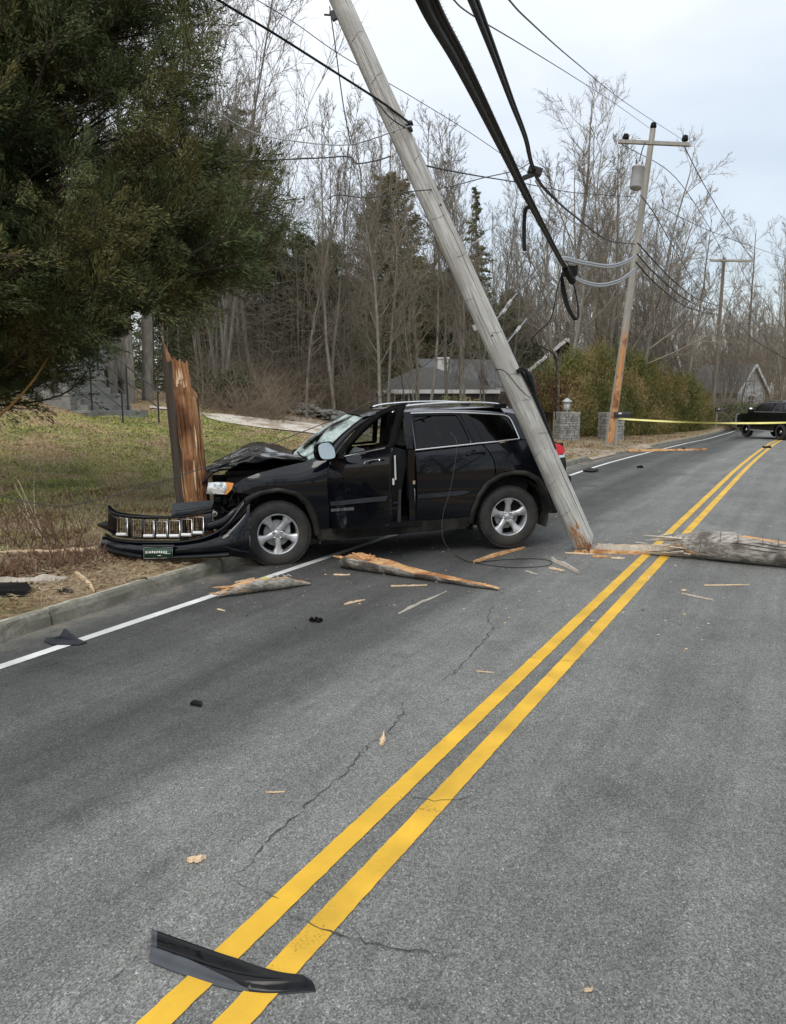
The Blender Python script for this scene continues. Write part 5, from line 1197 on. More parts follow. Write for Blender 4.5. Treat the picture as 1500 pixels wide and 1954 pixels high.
ring('wheel_arch_trim', [(.545, .34), (.52, .50), (.44, .70), (.32, .86), (.12, .955), (-.06, .98), (-.24, .962), (-.41, .865), (-.52, .70), (-.58, .50), (-.60, .40)], [(.48, .34), (.455, .48), (.385, .67), (.28, .81), (.10, .90), (-.06, .925), (-.22, .905), (-.355, .82), (-.455, .66), (-.515, .50), (-.53, .40)], 'sillpaint', CAR, .02, .05, closed=False, bulge=.012)
bump = panel('rear_bumper', [(-.60, .72), (-.70, .79), (-.81, .85), (-.90, .85), (-.92, .60), (-.88, .45), (-.66, .38), (-.57, .39), (-.545, .50), (-.55, .60)], 'sillpaint', CAR, .05, off=.012, thick=.10)
tl = panel('taillight', [(-.590, 1.275), (-.592, 1.165), (-.62, 1.135), (-.74, 1.138), (-.80, 1.16), (-.80, 1.22), (-.74, 1.265), (-.66, 1.285)], 'red', CAR, .04, off=.008, thick=.04)
panel('reflector_strip', [(-.66, 1.130), (-.66, 1.095), (-.79, 1.10), (-.80, 1.13)], 'chrome', CAR, .04, off=.004, thick=.02)
panel('side_moulding', [(1.20, .755), (1.205, .705), (.66, .712), (.53, .745), (.60, .768)], 'greyplastic', rdoor, .05, off=.016, thick=.02)  # body-coloured moulding; its greyish reflection is painted in as grey
# ---- side glass of the rear door and quarter
ztop = pchip([-.5, -.3, -.12, 0, .3, .6, 1.0, 1.4, 1.8], [1.50, 1.585, 1.645, 1.668, 1.700, 1.716, 1.728, 1.735, 1.70])
panel('rear_window', [(1.165, belt(1.16)+.028), (1.165, 1.700), (.60, 1.690), (.545, 1.55), (.475, belt(.47)+.028)], 'tint', rdoor, .06, off=-.012, thick=.004)
ring('window_frame', [(1.205, belt(1.2)+.0), (1.205, 1.722), (.565, 1.708), (.50, 1.53), (.425, belt(.42)+.0)], [(1.160, belt(1.16)+.026), (1.160, 1.694), (.603, 1.684), (.548, 1.55), (.478, belt(.47)+.026)], 'gloss', rdoor, .0, .03)
panel('quarter_pillar', [(.555, 1.705), (.50, 1.54), (.415, belt(.4)+.004), (.30, belt(.3)+.004), (.39, 1.52), (.455, 1.70)], 'gloss', CAR, .06, off=-.004)
panel('quarter_window', [(.452, 1.697), (.385, 1.52), (.295, belt(.3)+.01), (-.155, belt(-.15)+.008), (-.115, 1.5), (-.085, 1.60), (-.04, 1.645), (.1, 1.667)], 'tint', CAR, .05, off=-.006, thick=.02)
mb = sidetube([(.44, belt(.4)+.012), (.18, belt(.2)+.012), (-.17, belt(-.17)+.012)], .012, .002); sidetube([(1.205, belt(1.2)+.012), (.82, belt(.8)+.012), (.44, belt(.44)+.012)], .012, .002, mb=mb)
sidetube([(1.25, 1.728), (.8, 1.723), (.4, 1.702), (.1, 1.676), (-.04, 1.655), (-.095, 1.615), (-.13, 1.53), (-.175, belt(-.17)+.015)], .010, .004, mb=mb); mb.build('chrome_trim', M['chrome'], CAR)
# handle
mb = MB(); sidetube([(.545, 1.205), (.53, 1.222), (.44, 1.232), (.33, 1.233), (.305, 1.222), (.30, 1.21)], [.010]*5*8+[.010], .038, mb=mb, n=8); 
for xx in (.525, .325): mb.box((xx, halfw(xx, 1.22)+.018, 1.222), (.03, .05, .035))
mb.build('handle', M['paint'], rdoor); mb = MB(); mb.lathe([(0, .0), (.045, -.004)], 16, 'y', c=(.46, halfw(.46, 1.215)+.002, 1.215)); mb.build('handle_cup', M['matte'], rdoor)
# ---- far (right) side, closed
for nm, P, mt, o in (('front_fender', F_, 'paint', 0), ('rear_door', RD, 'paint', 0), ('quarter_panel', QP, 'paint', 0), ('rocker_sill', [(2.43, .405), (2.445, .30), (2.3, .262), (.6, .290), (.515, .425)], 'sillpaint', .006),
    ('front_door', [(2.285, .41), (2.285, 1.21), (1.215, 1.262), (1.22, .9), (1.235, .42)], 'paint', 0), ('corner_pillar', [(-.17, belt(-.17)+.008), (-.12, 1.50), (-.095, 1.63), (-.05, 1.70), (-.22, 1.66), (-.38, 1.585), (-.47, 1.51), (-.585, 1.30)], 'paint', 0)):
    panel(nm, P, mt, CAR, .12, off=o, side=-1)
DF_O = [(2.22, 1.235), (2.10, 1.385), (1.95, 1.53), (1.80, 1.63), (1.62, 1.715), (1.45, 1.745), (1.285, 1.748), (1.275, 1.275)]
DF_I = [(2.06, 1.262), (1.97, 1.375), (1.85, 1.487), (1.72, 1.58), (1.59, 1.650), (1.45, 1.685), (1.352, 1.690), (1.345, 1.308)]
ring('window_frame', DF_O, DF_I, 'matte', CAR, side=-1); panel('far_side_window', DF_I, 'clearglass', CAR, .1, off=-.01, thick=.004, side=-1)
panel('far_side_window', [(1.165, belt(1.16)+.028), (1.165, 1.700), (.60, 1.690), (.475, belt(.47)+.028)], 'tint', CAR, .1, off=-.012, side=-1); ring('window_frame', [(1.24, 1.26), (1.24, 1.735), (.53, 1.72), (.40, 1.30)], [(1.160, 1.30), (1.160, 1.694), (.603, 1.684), (.478, 1.335)], 'matte', CAR, side=-1)
panel('far_side_window', [(.50, 1.71), (.30, belt(.3)), (-.17, belt(-.15)), (-.04, 1.66)], 'tint', CAR, .1, off=-.006, side=-1)
# ---- roof
zc = pchip([-.55, -.3, 0, .5, 1.0, 1.5, 1.84], [1.675, 1.735, 1.770, 1.795, 1.800, 1.785, 1.735])
def roofpt(x, t):
    ze = float(ztop(x))+.014; ym = halfw(x, ze); return (x-.05*t*t*(1 if x > 1.7 else 0)-(.0), t*ym, ze+(float(zc(x))-ze)*(1-abs(t)**3.0))
mb = MB(); X = np.linspace(1.84, -.52, 30); T = np.sign(np.linspace(-1, 1, 29))*(1-(1-np.abs(np.linspace(-1, 1, 29)))**1.5)
V = [roofpt(x, t) for x in X for t in T]; n = 29; mb.add(V, [(i*n+k, i*n+k+1, (i+1)*n+k+1, (i+1)*n+k) for i in range(29) for k in range(n-1)], 0, True)
rb = [roofpt(-.52, t) for t in T]; mb.add(rb+[(p[0]-.02, p[1], p[2]-.04) for p in rb]+[(p[0]+.10, p[1], p[2]-.09) for p in rb], [(k, n+k, n+k+1, k+1) for k in range(n-1)]+[(n+k, 2*n+k, 2*n+k+1, n+k+1) for k in range(n-1)], 0, True)
mb.build('roof', M['paint'], CAR)
mb = MB(); mb.box((-.58, 0, 1.46), (.05, 1.25, .45), rot=Matrix.Rotation(R(-24), 3, 'Y')); rg = mb.build('rear_glass', M['tint'], CAR)
mb = MB(); mb.box((-.78, 0, .95), (.06, 1.55, .65)); mb.box((-.66, 0, 1.25), (.14, 1.5, .08)); mb.build('liftgate', M['paint'], CAR)
for sd_ in (1, -1):
    mb = MB(); Q = [(1.42, 1.745, .665), (1.36, 1.790, .66), (1.20, 1.822, .655), (.8, 1.838, .652), (.4, 1.832, .65), (.12, 1.812, .648), (-.02, 1.785, .645), (-.10, 1.745, .64)]
    mb.tube(catmull([(x, sd_*y, z) for x, z, y in Q], 6), .014, 8); rr_ = mb.build('roof_rail', M['chrome'], CAR); mb = MB()
    mb.box((1.36, sd_*.66, 1.772), (.12, .03, .05)); mb.box((0, sd_*.645, 1.775), (.16, .03, .06)); mb.build('rail_foot', M['blackplastic'], rr_)
# ---- windscreen and A pillars
def ws(s, t):
    t0 = t; bx = 2.60-.20*t*t; tx = 1.85-.07*t*t; x = bx+(tx-bx)*s; y = t*(.735+(.590-.735)*s); z = 1.215+(1.722-.02*t*t-1.215)*s+.035*math.sin(math.pi*s)*(1-.5*t*t); return (x+.02*math.sin(math.pi*s), y, z)
mb = MB(); nn = 25; V = []
rs = random.Random(3)
for i in range(nn):
    for k in range(nn):
        p = ws(i/(nn-1), -1+2*k/(nn-1)); d = .05*math.exp(-((i/(nn-1)-.25)/.2)**2-((k/(nn-1)-.72)/.25)**2); V.append((p[0]-d*.5, p[1], p[2]-d+rs.uniform(-.002, .002)))
mb.add(V, [(i*nn+k, i*nn+k+1, (i+1)*nn+k+1, (i+1)*nn+k) for i in range(nn-1) for k in range(nn-1)], 0, True); mb.build('windscreen', M['crazed'], CAR)
for sd_ in (1, -1):
    mb = MB(); V = []
    DL = [(2.235, 1.24), (2.11, 1.395), (1.96, 1.54), (1.81, 1.64), (1.63, 1.728), (1.50, 1.748)]
    for i in range(13):
        s = i/12; a = ws(s, 1); q = s*(len(DL)-1); j = min(int(q), len(DL)-2); f = q-j; d = (DL[j][0]*(1-f)+DL[j+1][0]*f, DL[j][1]*(1-f)+DL[j+1][1]*f)
        b = (d[0], halfw(*d)-.004, d[1]); V += [(a[0], sd_*a[1], a[2]-.006), (a[0]*.6+b[0]*.4, sd_*(a[1]*.6+b[1]*.4+.012), a[2]*.6+b[2]*.4+.022), (b[0], sd_*b[1], b[2]), (b[0], sd_*(b[1]-.05), b[2]-.03)]
    mb.add(V, [(i*4+k, i*4+k+1, (i+1)*4+k+1, (i+1)*4+k) for i in range(12) for k in range(3)], 0, True); mb.build('windscreen_pillar', M['paint'], CAR)
# cowl and wiper
mb = MB(); V = []
for k in range(13): t = -1+k/6; a = ws(0, t); V += [(a[0]+.0, a[1], a[2]+.004), (a[0]+.16, a[1]*1.02, a[2]-.03)]
mb.add(V, [(2*k, 2*k+1, 2*k+3, 2*k+2) for k in range(12)]); mb.build('cowl', M['matte'], CAR)
mb = MB(); mb.tube([ws(.02, .75), ws(.06, .4), ws(.10, .1)], .010, 5); mb.tube([ws(.02, -.1), ws(.06, -.4), ws(.10, -.7)], .010, 5); mb.build('wiper', M['matte'], CAR)
# ---- crumpled bonnet, sprung up along its near edge
hb_ = pchip([2.3, 2.6, 2.9, 3.2, 3.5, 3.75, 3.95], [1.20, 1.20, 1.19, 1.165, 1.12, 1.06, .96])
rs = random.Random(17); ph = [rs.uniform(0, 6.28) for _ in range(12)]
def hood(s, t):
    x = (2.585-.20*t*t)+(3.90-.13*t*t-(2.585-.20*t*t))*s; ym = .80-.10*s**2.2; y = t*ym
    z = float(hb_(x))+.035+.03*(1-t*t)-.035*max(0, s-.8)/.2-.035*max(0, .15-s)/.15
    z += .085*math.exp(-((x-3.0)/.36)**2)*(.95-.85*t)+.020*math.exp(-((x-3.25)/.20)**2)*max(0, t+.1)
    z += .020*math.sin(7*x+3.5*t+ph[0])*math.sin(2.2*t+ph[1])*math.sin(math.pi*min(1, s*1.1))
    cre = abs(((x-2.95)-.30*t+.1*math.sin(3*t))); z += .016*max(0, 1-cre/.12)
    cre = abs((x-3.35)+.25*t*t-.10); z -= .018*max(0, 1-cre/.10)*(.5+.5*t)
    cre = abs(t-.55-.25*(x-3.1)); z += .016*max(0, 1-cre/.10)
    z += .012*math.sin(19*x+9*t)*max(0, t)*min(1, s*2)
    # the leading edge wraps round the pole
    dd = math.hypot(x-3.92, y-.35); x -= .10*math.exp(-(dd/.22)**2); z += .05*math.exp(-(dd/.3)**2)-.06*max(0, s-.88)/.12
    z += .035*max(0, t-.6)/.4*math.sin(math.pi*min(1, max(0, s-.05)/.9))*.8   # lifted edge
    return (x, y, z)
ns, ntt = 60, 56; mb = MB(); V = [hood(i/(ns-1), -1+2*k/(ntt-1)) for i in range(ns) for k in range(ntt)]
mb.add(V, [(i*ntt+k, (i+1)*ntt+k, (i+1)*ntt+k+1, i*ntt+k+1) for i in range(ns-1) for k in range(ntt-1)], 0, True)
E1 = [hood(i/(ns-1), 1) for i in range(ns)]+[hood(1, 1-2*k/(ntt-1)) for k in range(1, ntt)]; E2 = [(p[0], p[1]-.008*(i < ns), p[2]-.022) for i, p in enumerate(E1)]; E3 = [(p[0]-.03*(i >= ns), p[1]-.05*(i < ns), p[2]-.025) for i, p in enumerate(E1)]; ne = len(E1)
mb.add(E1+E2+E3, [(k, k+1, ne+k+1, ne+k) for k in range(ne-1)]+[(ne+k, ne+k+1, 2*ne+k+1, 2*ne+k) for k in range(ne-1)], 0, True)
mb.build('hood', M['hoodpaint'], CAR)
# ---- engine bay and the torn front end
mb = MB(); mb.box((2.95, 0, .80), (.95, 1.40, .40)); mb.box((3.50, .0, .72), (.20, 1.30, .50)); mb.box((3.55, .35, .62), (.12, .7, .35)); mb.box((2.95, .62, 1.0), (1.0, .16, .12)); rs = random.Random(2)
for k in range(60):
    q = (rs.uniform(3.2, 3.62), rs.uniform(.35, .80), rs.uniform(.55, .93)); mb.box(q, (rs.uniform(.02, .12), rs.uniform(.02, .1), rs.uniform(.02, .09)), rot=Matrix.Rotation(rs.random()*3, 3, Vector((rs.random(), rs.random(), rs.random()+.1))))
for k in range(26):
    a = np.array([rs.uniform(3.15, 3.6), rs.uniform(.6, .84), rs.uniform(.60, .92)]); b = a+np.array([rs.uniform(-.12, .12), rs.uniform(-.05, .03), rs.uniform(-.12, .1)]); mb.tube([a, (a+b)/2+np.array([0, .02, -.02]), b], rs.uniform(.004, .012), 5, 1)
mb.build('engine_bay', [M['matte'], M['greyplastic']], CAR)
mb = MB(); mb.lathe([(.018, 0), (.034, 0), (.034, .012), (.018, .012)], 14, 'y', c=(3.62, .78, .66)); mb.build('tow_ring', M['galv'], CAR)
hl = panel('headlight', [(3.700, .900), (3.665, 1.030), (3.55, 1.034), (3.475, 1.030), (3.46, .96), (3.50, .895)], 'lamp', CAR, .035, off=.012, thick=.08, rimmat='greyplastic')
panel('turn_signal', [(3.47, 1.030), (3.385, 1.018), (3.41, .95), (3.47, .892), (3.498, .892), (3.458, .96)], 'amber', hl, .03, off=.014, thick=.07)
# wheel well liners
def well(cx, side):
    mb = MB(); V = []; K = 22
    for i in range(K+1):
        a = math.pi*(1.12-1.24*i/K); x = cx+.52*math.cos(a); z = .40+.50*math.sin(a)
        V += [(x, side*.895, z), (x, side*.52, z)]
    mb.add(V, [(2*i, 2*i+1, 2*i+3, 2*i+2) for i in range(K)], 0, True)
    mb.add([V[2*i+1] for i in range(K+1)]+[(cx, side*.52, .3)], [(i, i+1, K+1) for i in range(K)]); return mb
for cx in (2.90, -.03):
    for sd_ in (1, -1): well(cx, sd_).build('wheel_well_liner', M['dustliner'], CAR)
mb = MB(); mb.box((1.45, 0, .36), (1.9, 1.66, .16)); mb.box((1.45, 0, .42), (4.2, 1.0, .24)); mb.box((-.62, 0, .55), (.4, 1.4, .3)); mb.tube([(0, -.7, .375), (0, .7, .375)], .05, 8); mb.tube([(2.915, -.7, .375), (2.915, .7, .375)], .05, 8)
mb.build('underbody', M['matte'], CAR)
wheel(CAR, (0, .8075, .3875), 1, rot0=92); wheel(CAR, (2.915, .8075, .3875), 1, rot0=55, steer=R(2))
wheel(CAR, (0, -.8075, .3875), -1, rot0=20); wheel(CAR, (2.915, -.8075, .3875), -1, rot0=70)
# ---- inside
mb = MB()
def seat(mb, x, y, w_=.52):
    mb.box((x+.22, y, .62), (.52, w_, .18)); mb.box((x-.07, y, .98), (.16, w_, .62), rot=Matrix.Rotation(R(-14), 3, 'Y'), taper=.85); mb.box((x-.185, y, 1.42), (.12, .27, .20), rot=Matrix.Rotation(R(-10), 3, 'Y'), taper=.85); mb.tube([(x-.15, y-.06, 1.25), (x-.18, y-.06, 1.36)], .01, 5); mb.tube([(x-.15, y+.06, 1.25), (x-.18, y+.06, 1.36)], .01, 5)
seat(mb, 1.42, .38); mb.build('driver_seat', M['seat'], CAR); mb = MB(); seat(mb, 1.42, -.38); mb.build('passenger_seat', M['seat'], CAR); mb = MB(); seat(mb, .45, .38, .6); seat(mb, .45, -.38, .6); mb.build('rear_seat', M['seat'], CAR)
mb = MB(); mb.box((2.18, 0, 1.05), (.35, 1.5, .28)); mb.box((2.32, 0, 1.0), (.3, 1.5, .25)); mb.build('dashboard', M['matte'], CAR)
mb = MB(); mb.lathe([(.18, -.012), (.195, 0), (.18, .012), (.165, 0), (.18, -.012)], 24, 'z'); V = [tuple(Matrix.Rotation(R(-65), 3, 'Y') @ Vector(v)+Vector((1.92, .38, 1.12))) for v in mb.v]; mb.v = V; mb.build('steering_wheel', M['matte'], CAR)
def bag(c, s, seed):
    mb = MB(); bm = bmesh.new(); bmesh.ops.create_icosphere(bm, subdivisions=3, radius=1); rs = random.Random(seed); V = []
    for v in bm.verts:
        p = v.co; k = 1+.14*math.sin(p.x*5+seed)*math.sin(p.y*6)*math.cos(p.z*4); V.append((c[0]+p.x*s[0]*k, c[1]+p.y*s[1]*k, c[2]+p.z*s[2]*k))
    mb.add(V, [tuple(v.index for v in f.verts) for f in bm.faces], 0, True); bm.free(); return mb
bag((1.82, .40, 1.16), (.13, .20, .16), 1).build('airbag', M['bag'], CAR); bag((2.0, -.40, 1.2), (.18, .24, .16), 2).build('airbag', M['bag'], CAR)
mb = MB(); mb.box((1.25, .845, .85), (.10, .10, .9)); mb.box((1.25, .75, 1.52), (.09, .06, .45), rot=Matrix.Rotation(R(13), 3, 'X')); mb.box((.7, 0, .5), (.05, 1.6, .3)); mb.build('door_pillar', M['paint'], CAR)
mb = MB(); mb.box((1.7, .86, .40), (1.1, .14, .06)); mb.build('sill_step', M['blackplastic'], CAR)
mb = MB(); mb.box((.6, -.84, .80), (3.0, .04, .75)); mb.box((.45, .83, .80), (1.45, .04, .75)); mb.box((2.28, 0, .78), (.04, 1.66, .8)); mb.box((.75, 0, 1.752), (1.7, 1.16, .012)); mb.build('interior_trim', M['matte'], CAR)
mb = MB(); mb.tube(catmull([(1.22, .88, .62), (1.23, .905, .70), (1.225, .895, .80), (1.235, .88, .84)], 6), .007, 5); mb.box((1.235, .90, .90), (.03, .02, .045)); mb.build('striker', M['chrome'], CAR)
# ---- the open driver's door
DA = R(57); ca_, sa_ = math.cos(DA), math.sin(DA)
def dxf(p):
    u = 2.290-p[0]; w_ = p[1]-.92; return (2.290-u*ca_+w_*sa_, .925+u*sa_+w_*ca_, p[2]+u*.13)
DL_ = [(2.287, .41), (2.290, .75), (2.288, 1.13), (2.255, 1.205), (2.10, belt(2.1)-.004), (1.7, belt(1.7)-.004), (1.275, belt(1.27)-.004), (1.270, 1.0), (1.275, .72), (1.30, .52), (1.345, .415)]
door = panel('open_front_door', DL_, 'paint', CAR, .05, xf=dxf, thick=.03, label='driver door swung wide open')
panel('inner_panel', chaikin([(2.25, .45), (2.25, 1.12), (2.1, 1.20), (1.30, 1.25), (1.262, 1.0), (1.268, .72), (1.30, .50), (1.36, .44)], 1), 'matte', door, .07, off=-.031, xf=dxf, thick=.115)
ring('window_frame', DF_O, DF_I, 'matte', door, xf=dxf, thick=.05); panel('side_window', DF_I, 'clearglass', door, .08, off=-.02, thick=.004, xf=dxf)
ring('frame_edge', [(x-.0, z) for x, z in DF_O[1:-1]], [(x+.012, z-.014) for x, z in DF_O[1:-1]], 'gloss', door, off=.004, xf=dxf, closed=False)
mb = sidetube([(2.08, belt(2.1)+.010), (1.7, belt(1.7)+.010), (1.36, belt(1.36)+.010)], .011, .005, xf=dxf); mb.build('belt_trim', M['chrome'], door)
mb = MB()
def dbox(mb, c, size, ry=0): 
    vs = []; 
    for v in ((-1, -1, -1), (1, -1, -1), (1, 1, -1), (-1, 1, -1), (-1, -1, 1), (1, -1, 1), (1, 1, 1), (-1, 1, 1)):
        q = Matrix.Rotation(ry, 3, 'Y') @ Vector((v[0]*size[0]/2, v[1]*size[1]/2, v[2]*size[2]/2)); vs.append(dxf((q.x+c[0], q.y+c[1], q.z+c[2])))
    mb.add(vs, [(0, 3, 2, 1), (4, 5, 6, 7), (0, 1, 5, 4), (1, 2, 6, 5), (2, 3, 7, 6), (3, 0, 4, 7)])
dbox(mb, (1.262, .858, 1.05), (.006, .020, .27)); dbox(mb, (1.262, .895, .90), (.008, .026, .07)); mb.build('latch_plate', M['porcelain'], door)
mb = MB(); 
for k in range(4): dbox(mb, (1.275+.018*k, .85, .66-.06*k), (.02, .09, .008), .4)
dbox(mb, (1.272, .80, .62), (.02, .035, .36), -.06); mb.build('door_pocket', M['greyplastic'], door)
mb = MB(); sidetube([(1.62, 1.135), (1.60, 1.155), (1.5, 1.165), (1.40, 1.16), (1.385, 1.145)], .011, .038, xf=dxf, mb=mb); mb.build('handle', M['chrome'], door)
panel('side_moulding', [(2.24, .735), (2.24, .685), (1.33, .70), (1.30, .752)], 'greyplastic', door, .06, off=.014, xf=dxf)  # grey stands in for the reflection on a body-coloured moulding
# door mirror
mb = MB(); pr = chaikin([(.98, 1.225), (1.215, 1.23), (1.245, 1.33), (1.22, 1.435), (1.0, 1.445), (.965, 1.33)], 2)
n = len(pr); V = [dxf((2.10, y, z)) for y, z in pr]+[dxf((2.17, y*.98+.02, z)) for y, z in pr]+[dxf((2.215, (y-1.09)*.7+1.09, (z-1.33)*.7+1.33)) for y, z in pr]
mb.add(V, [(i, (i+1) % n, n+(i+1) % n, n+i) for i in range(n)]+[(n+i, n+(i+1) % n, 2*n+(i+1) % n, 2*n+i) for i in range(n)]+[tuple(range(2*n, 3*n))], 0, True)
dbox(mb, (2.15, .95, 1.26), (.07, .12, .05)); mir = mb.build('wing_mirror', M['gloss'], door)
mb = MB(); pr2 = [((y-1.09)*.90+1.09, (z-1.333)*.90+1.333) for y, z in pr]; V = [dxf((2.090+.22*(z-1.333), y, z)) for y, z in pr2]; mb.add(V, [tuple(range(n))]); mb.build('mirror_glass', M['chrome'], mir)
# badge lettering on the door
def text_part(txt, size, parent, mat, xf, ext=.002, name='badge', space=1.0):
    cu = bpy.data.curves.new('badge_text', 'FONT'); cu.body = txt; cu.size = size; cu.extrude = ext; cu.space_character = space; to = bpy.data.objects.new('tmp', cu); COL.objects.link(to)
    me = bpy.data.meshes.new_from_object(to.evaluated_get(bpy.context.evaluated_depsgraph_get())); bpy.data.objects.remove(to)
    for v in me.vertices: v.co = Vector(xf(v.co))
    me.materials.clear(); me.materials.append(M[mat]); return link(name, me, parent)
text_part('GRAND CHEROKEE', .048, door, 'alu', lambda v: dxf((2.245-v.x*.92, halfw(2.0, .63)+.006+v.z, .617+v.y)), name='badge')
# ---- torn grille and bumper, dropped in front of the stump
ft = pchip([180, 200, 225, 265, 320, 380, 430, 470, 500], [9.42, 9.18, 8.98, 8.82, 8.72, 8.68, 8.66, 8.74, 8.95])
def FP_(px, py, back=0.): p = at(px, py, float(ft(px))); p = p+np.array([0, back, 0]); return tocar(p)
def strip(mb, lo, hi, n=26, nz=4, bulge=.03, thick=.03, mi=0, back=0., tilt=0.):
    X0, X1 = lo[0][0], lo[-1][0]; V = []
    lx, ly = [p[0] for p in lo], [p[1] for p in lo]; hx, hy = [p[0] for p in hi], [p[1] for p in hi]
    fl = pchip(lx, ly) if len(lo) > 2 else (lambda x: np.interp(x, lx, ly)); fh = pchip(hx, hy) if len(hi) > 2 else (lambda x: np.interp(x, hx, hy))
    for i in range(n):
        px = X0+(X1-X0)*i/(n-1); a, b = float(fl(px)), float(fh(px))
        col = [(a+(b-a)*k/nz, back-bulge*math.sin(math.pi*k/nz)+tilt*k/nz) for k in range(nz+1)]
        for (py, bk) in col: V.append(FP_(px, py, bk))
        for (py, bk) in col[::-1]: V.append(FP_(px, py, bk+thick))
    k_ = 2*(nz+1); mb.add(V, [(i*k_+j, i*k_+(j+1) % k_, (i+1)*k_+(j+1) % k_, (i+1)*k_+j) for i in range(n-1) for j in range(k_)], mi, True)
    mb.add(V[:k_], [tuple(range(k_))[::-1]], mi); mb.add(V[-k_:], [tuple(range(k_))], mi)
FA = bpy.data.objects.new('torn_bumper', None); COL.objects.link(FA); FA.parent = CAR; FA['label'] = 'torn off front bumper and grille turned to face the road'
mb = MB()
GT = [(206, 964), (213, 972), (225, 977), (272, 983), (320, 985), (360, 981), (398, 973)]; GB = [(206, 1014), (225, 1025), (280, 1029), (332, 1029), (380, 1023), (404, 1012)]
strip(mb, [(206, 975), (213, 983), (225, 986), (272, 990.5), (320, 990), (360, 986.5), (398, 979), (404, 978)], GT[:-1]+[(398, 973), (404, 970)], 30, 2, .012, .05)
strip(mb, [(206, 1014), (225, 1025), (280, 1029), (332, 1029), (380, 1023), (404, 1012)], [(206, 1009), (225, 1021), (280, 1025.5), (332, 1025), (380, 1018.5), (404, 1007)], 30, 2, .012, .05)
strip(mb, [(206, 1014), (225, 1021)], [(206, 964), (224.5, 980)], 5, 3, 0, .04)
SX = [(224.5, 245), (249.5, 270), (275.6, 296), (300, 321), (324, 345), (347, 368), (369, 390)]
gt_ = pchip([p[0] for p in GT], [p[1] for p in GT]); gb_ = pchip([p[0] for p in GB], [p[1] for p in GB])
div = [(245, 249.5), (270, 275.6), (296, 300), (321, 324), (345, 347), (368, 369), (390, 404)]
for a, b in div: strip(mb, [(a, float(gb_(a))-2), (b, float(gb_(b))-2)], [(a, float(gt_(a))+3), (b, float(gt_(b))+3)], 3, 3, .006, .04)
mb.build('grille_surround', M['paint'], FA)
ch = MB(); wb = MB(); gm = MB()
for i, (a, b) in enumerate(SX):
    m_ = (a+b)/2; t0 = float(gt_(m_))+9.0-(i > 3)*1.0; b0 = float(gb_(m_))-5.5
    q = [(a+1, t0+1.0), (b-1, t0+1.0), (b-.5, b0), (a+.5, b0)]; P = [np.array(FP_(x, y, -.016)) for x, y in q]
    if i != 1:
        ch.tube([P[3], P[0], P[1], P[2], P[3]], .0068, 6); Q = [np.array(FP_(x, b0-2.2, -.040)) for x in np.linspace(a+1.5, b-1.5, 4)]; wb.tube(Q, .019, 8)
    for k in range(1, 6):
        x = a+(b-a)*k/6; gm.tube([FP_(x, t0+1, .0), FP_(x, b0, .0)], .0042, 4)
    for k in range(1, 3): y = t0+(b0-t0)*k/3; gm.tube([FP_(a, y, .012), FP_(b, y, .012)], .0022, 4)
ch.build('slot_ring', M['chrome'], FA); wb.build('slot_base', M['white'], FA); gm.build('slot_mesh', M['matte'], FA)
mb = MB()
strip(mb, [(196, 1052), (240, 1062), (300, 1066), (380, 1062), (440, 1062), (478, 1066)], [(206, 1024), (225, 1028), (280, 1033), (332, 1033), (380, 1027), (420, 1014), (478, 985)][0:7], 40, 5, .06, .05)
mb.build('bumper_cover', M['paint'], FA)
mb = MB(); strip(mb, [(204, 1021), (225, 1031), (280, 1035.5), (332, 1035.5), (380, 1030), (415, 1018), (440, 1000), (468, 966)], [(204, 1017), (225, 1027), (280, 1031), (332, 1031), (380, 1024.5), (415, 1011), (440, 991), (468, 952)], 40, 3, .02, .06, back=-.05)
strip(mb, [(398, 1012), (430, 1003), (458, 975)], [(398, 996), (422, 988), (447, 968), ], 14, 3, .02, .03, back=-.02)
strip(mb, [(420, 1050), (450, 1052), (476, 1050)], [(420, 1016), (450, 990), (474, 962)], 20, 4, .07, .05, back=.02)
mb.build('bumper_lip', M['paint'], FA)
mb = MB(); strip(mb, [(184, 1004), (200, 1012), (222, 1018)], [(184, 1000), (206, 996), (222, 1004)], 10, 2, .01, .03, back=.03)
strip(mb, [(199, 1044), (235, 1056), (276, 1063)], [(199, 1037), (235, 1048), (276, 1056)], 12, 2, .02, .05, back=-.10)
strip(mb, [(214, 1036), (240, 1044), (272, 1050)], [(214, 1032), (240, 1040), (272, 1046)], 12, 2, .01, .05, back=-.04)
strip(mb, [(324, 1064), (400, 1062), (440, 1060)], [(324, 1059), (400, 1055), (440, 1052)], 12, 2, .03, .05, back=-.08); mb.build('air_dam', M['blackplastic'], FA)
mb = MB(); V = [FP_(324, 963, .10), FP_(362, 961, .14), FP_(402, 958, .16), FP_(403, 968, .02), FP_(365, 977, -.01), FP_(328, 981, -.02)]; V2 = [(p[0], p[1], p[2]-.02) for p in V]
mb.add(V+V2, [(5, 4, 3, 2, 1, 0), (6, 7, 8, 9, 10, 11)]+[(i, (i+1) % 6, 6+(i+1) % 6, 6+i) for i in range(6)])
mb.tube([FP_(335, 974, -.03), FP_(365, 970, -.04), FP_(398, 964, -.01)], .008, 5); mb.tube([FP_(335, 978, -.035), FP_(370, 974, -.04), FP_(403, 964, -.02)], .006, 5); mb.build('radiator_cover', M['greyplastic'], FA)
mb = MB(); P = [FP_(x, y, -.065) for x, y in ((421, 1020), (428, 1012), (446, 1007), (447, 1011), (440, 1020), (428, 1027), (421, 1024), (421, 1020))]; mb.tube(P, .003, 5); mb.build('foglight_ring', M['greyplastic'], FA)
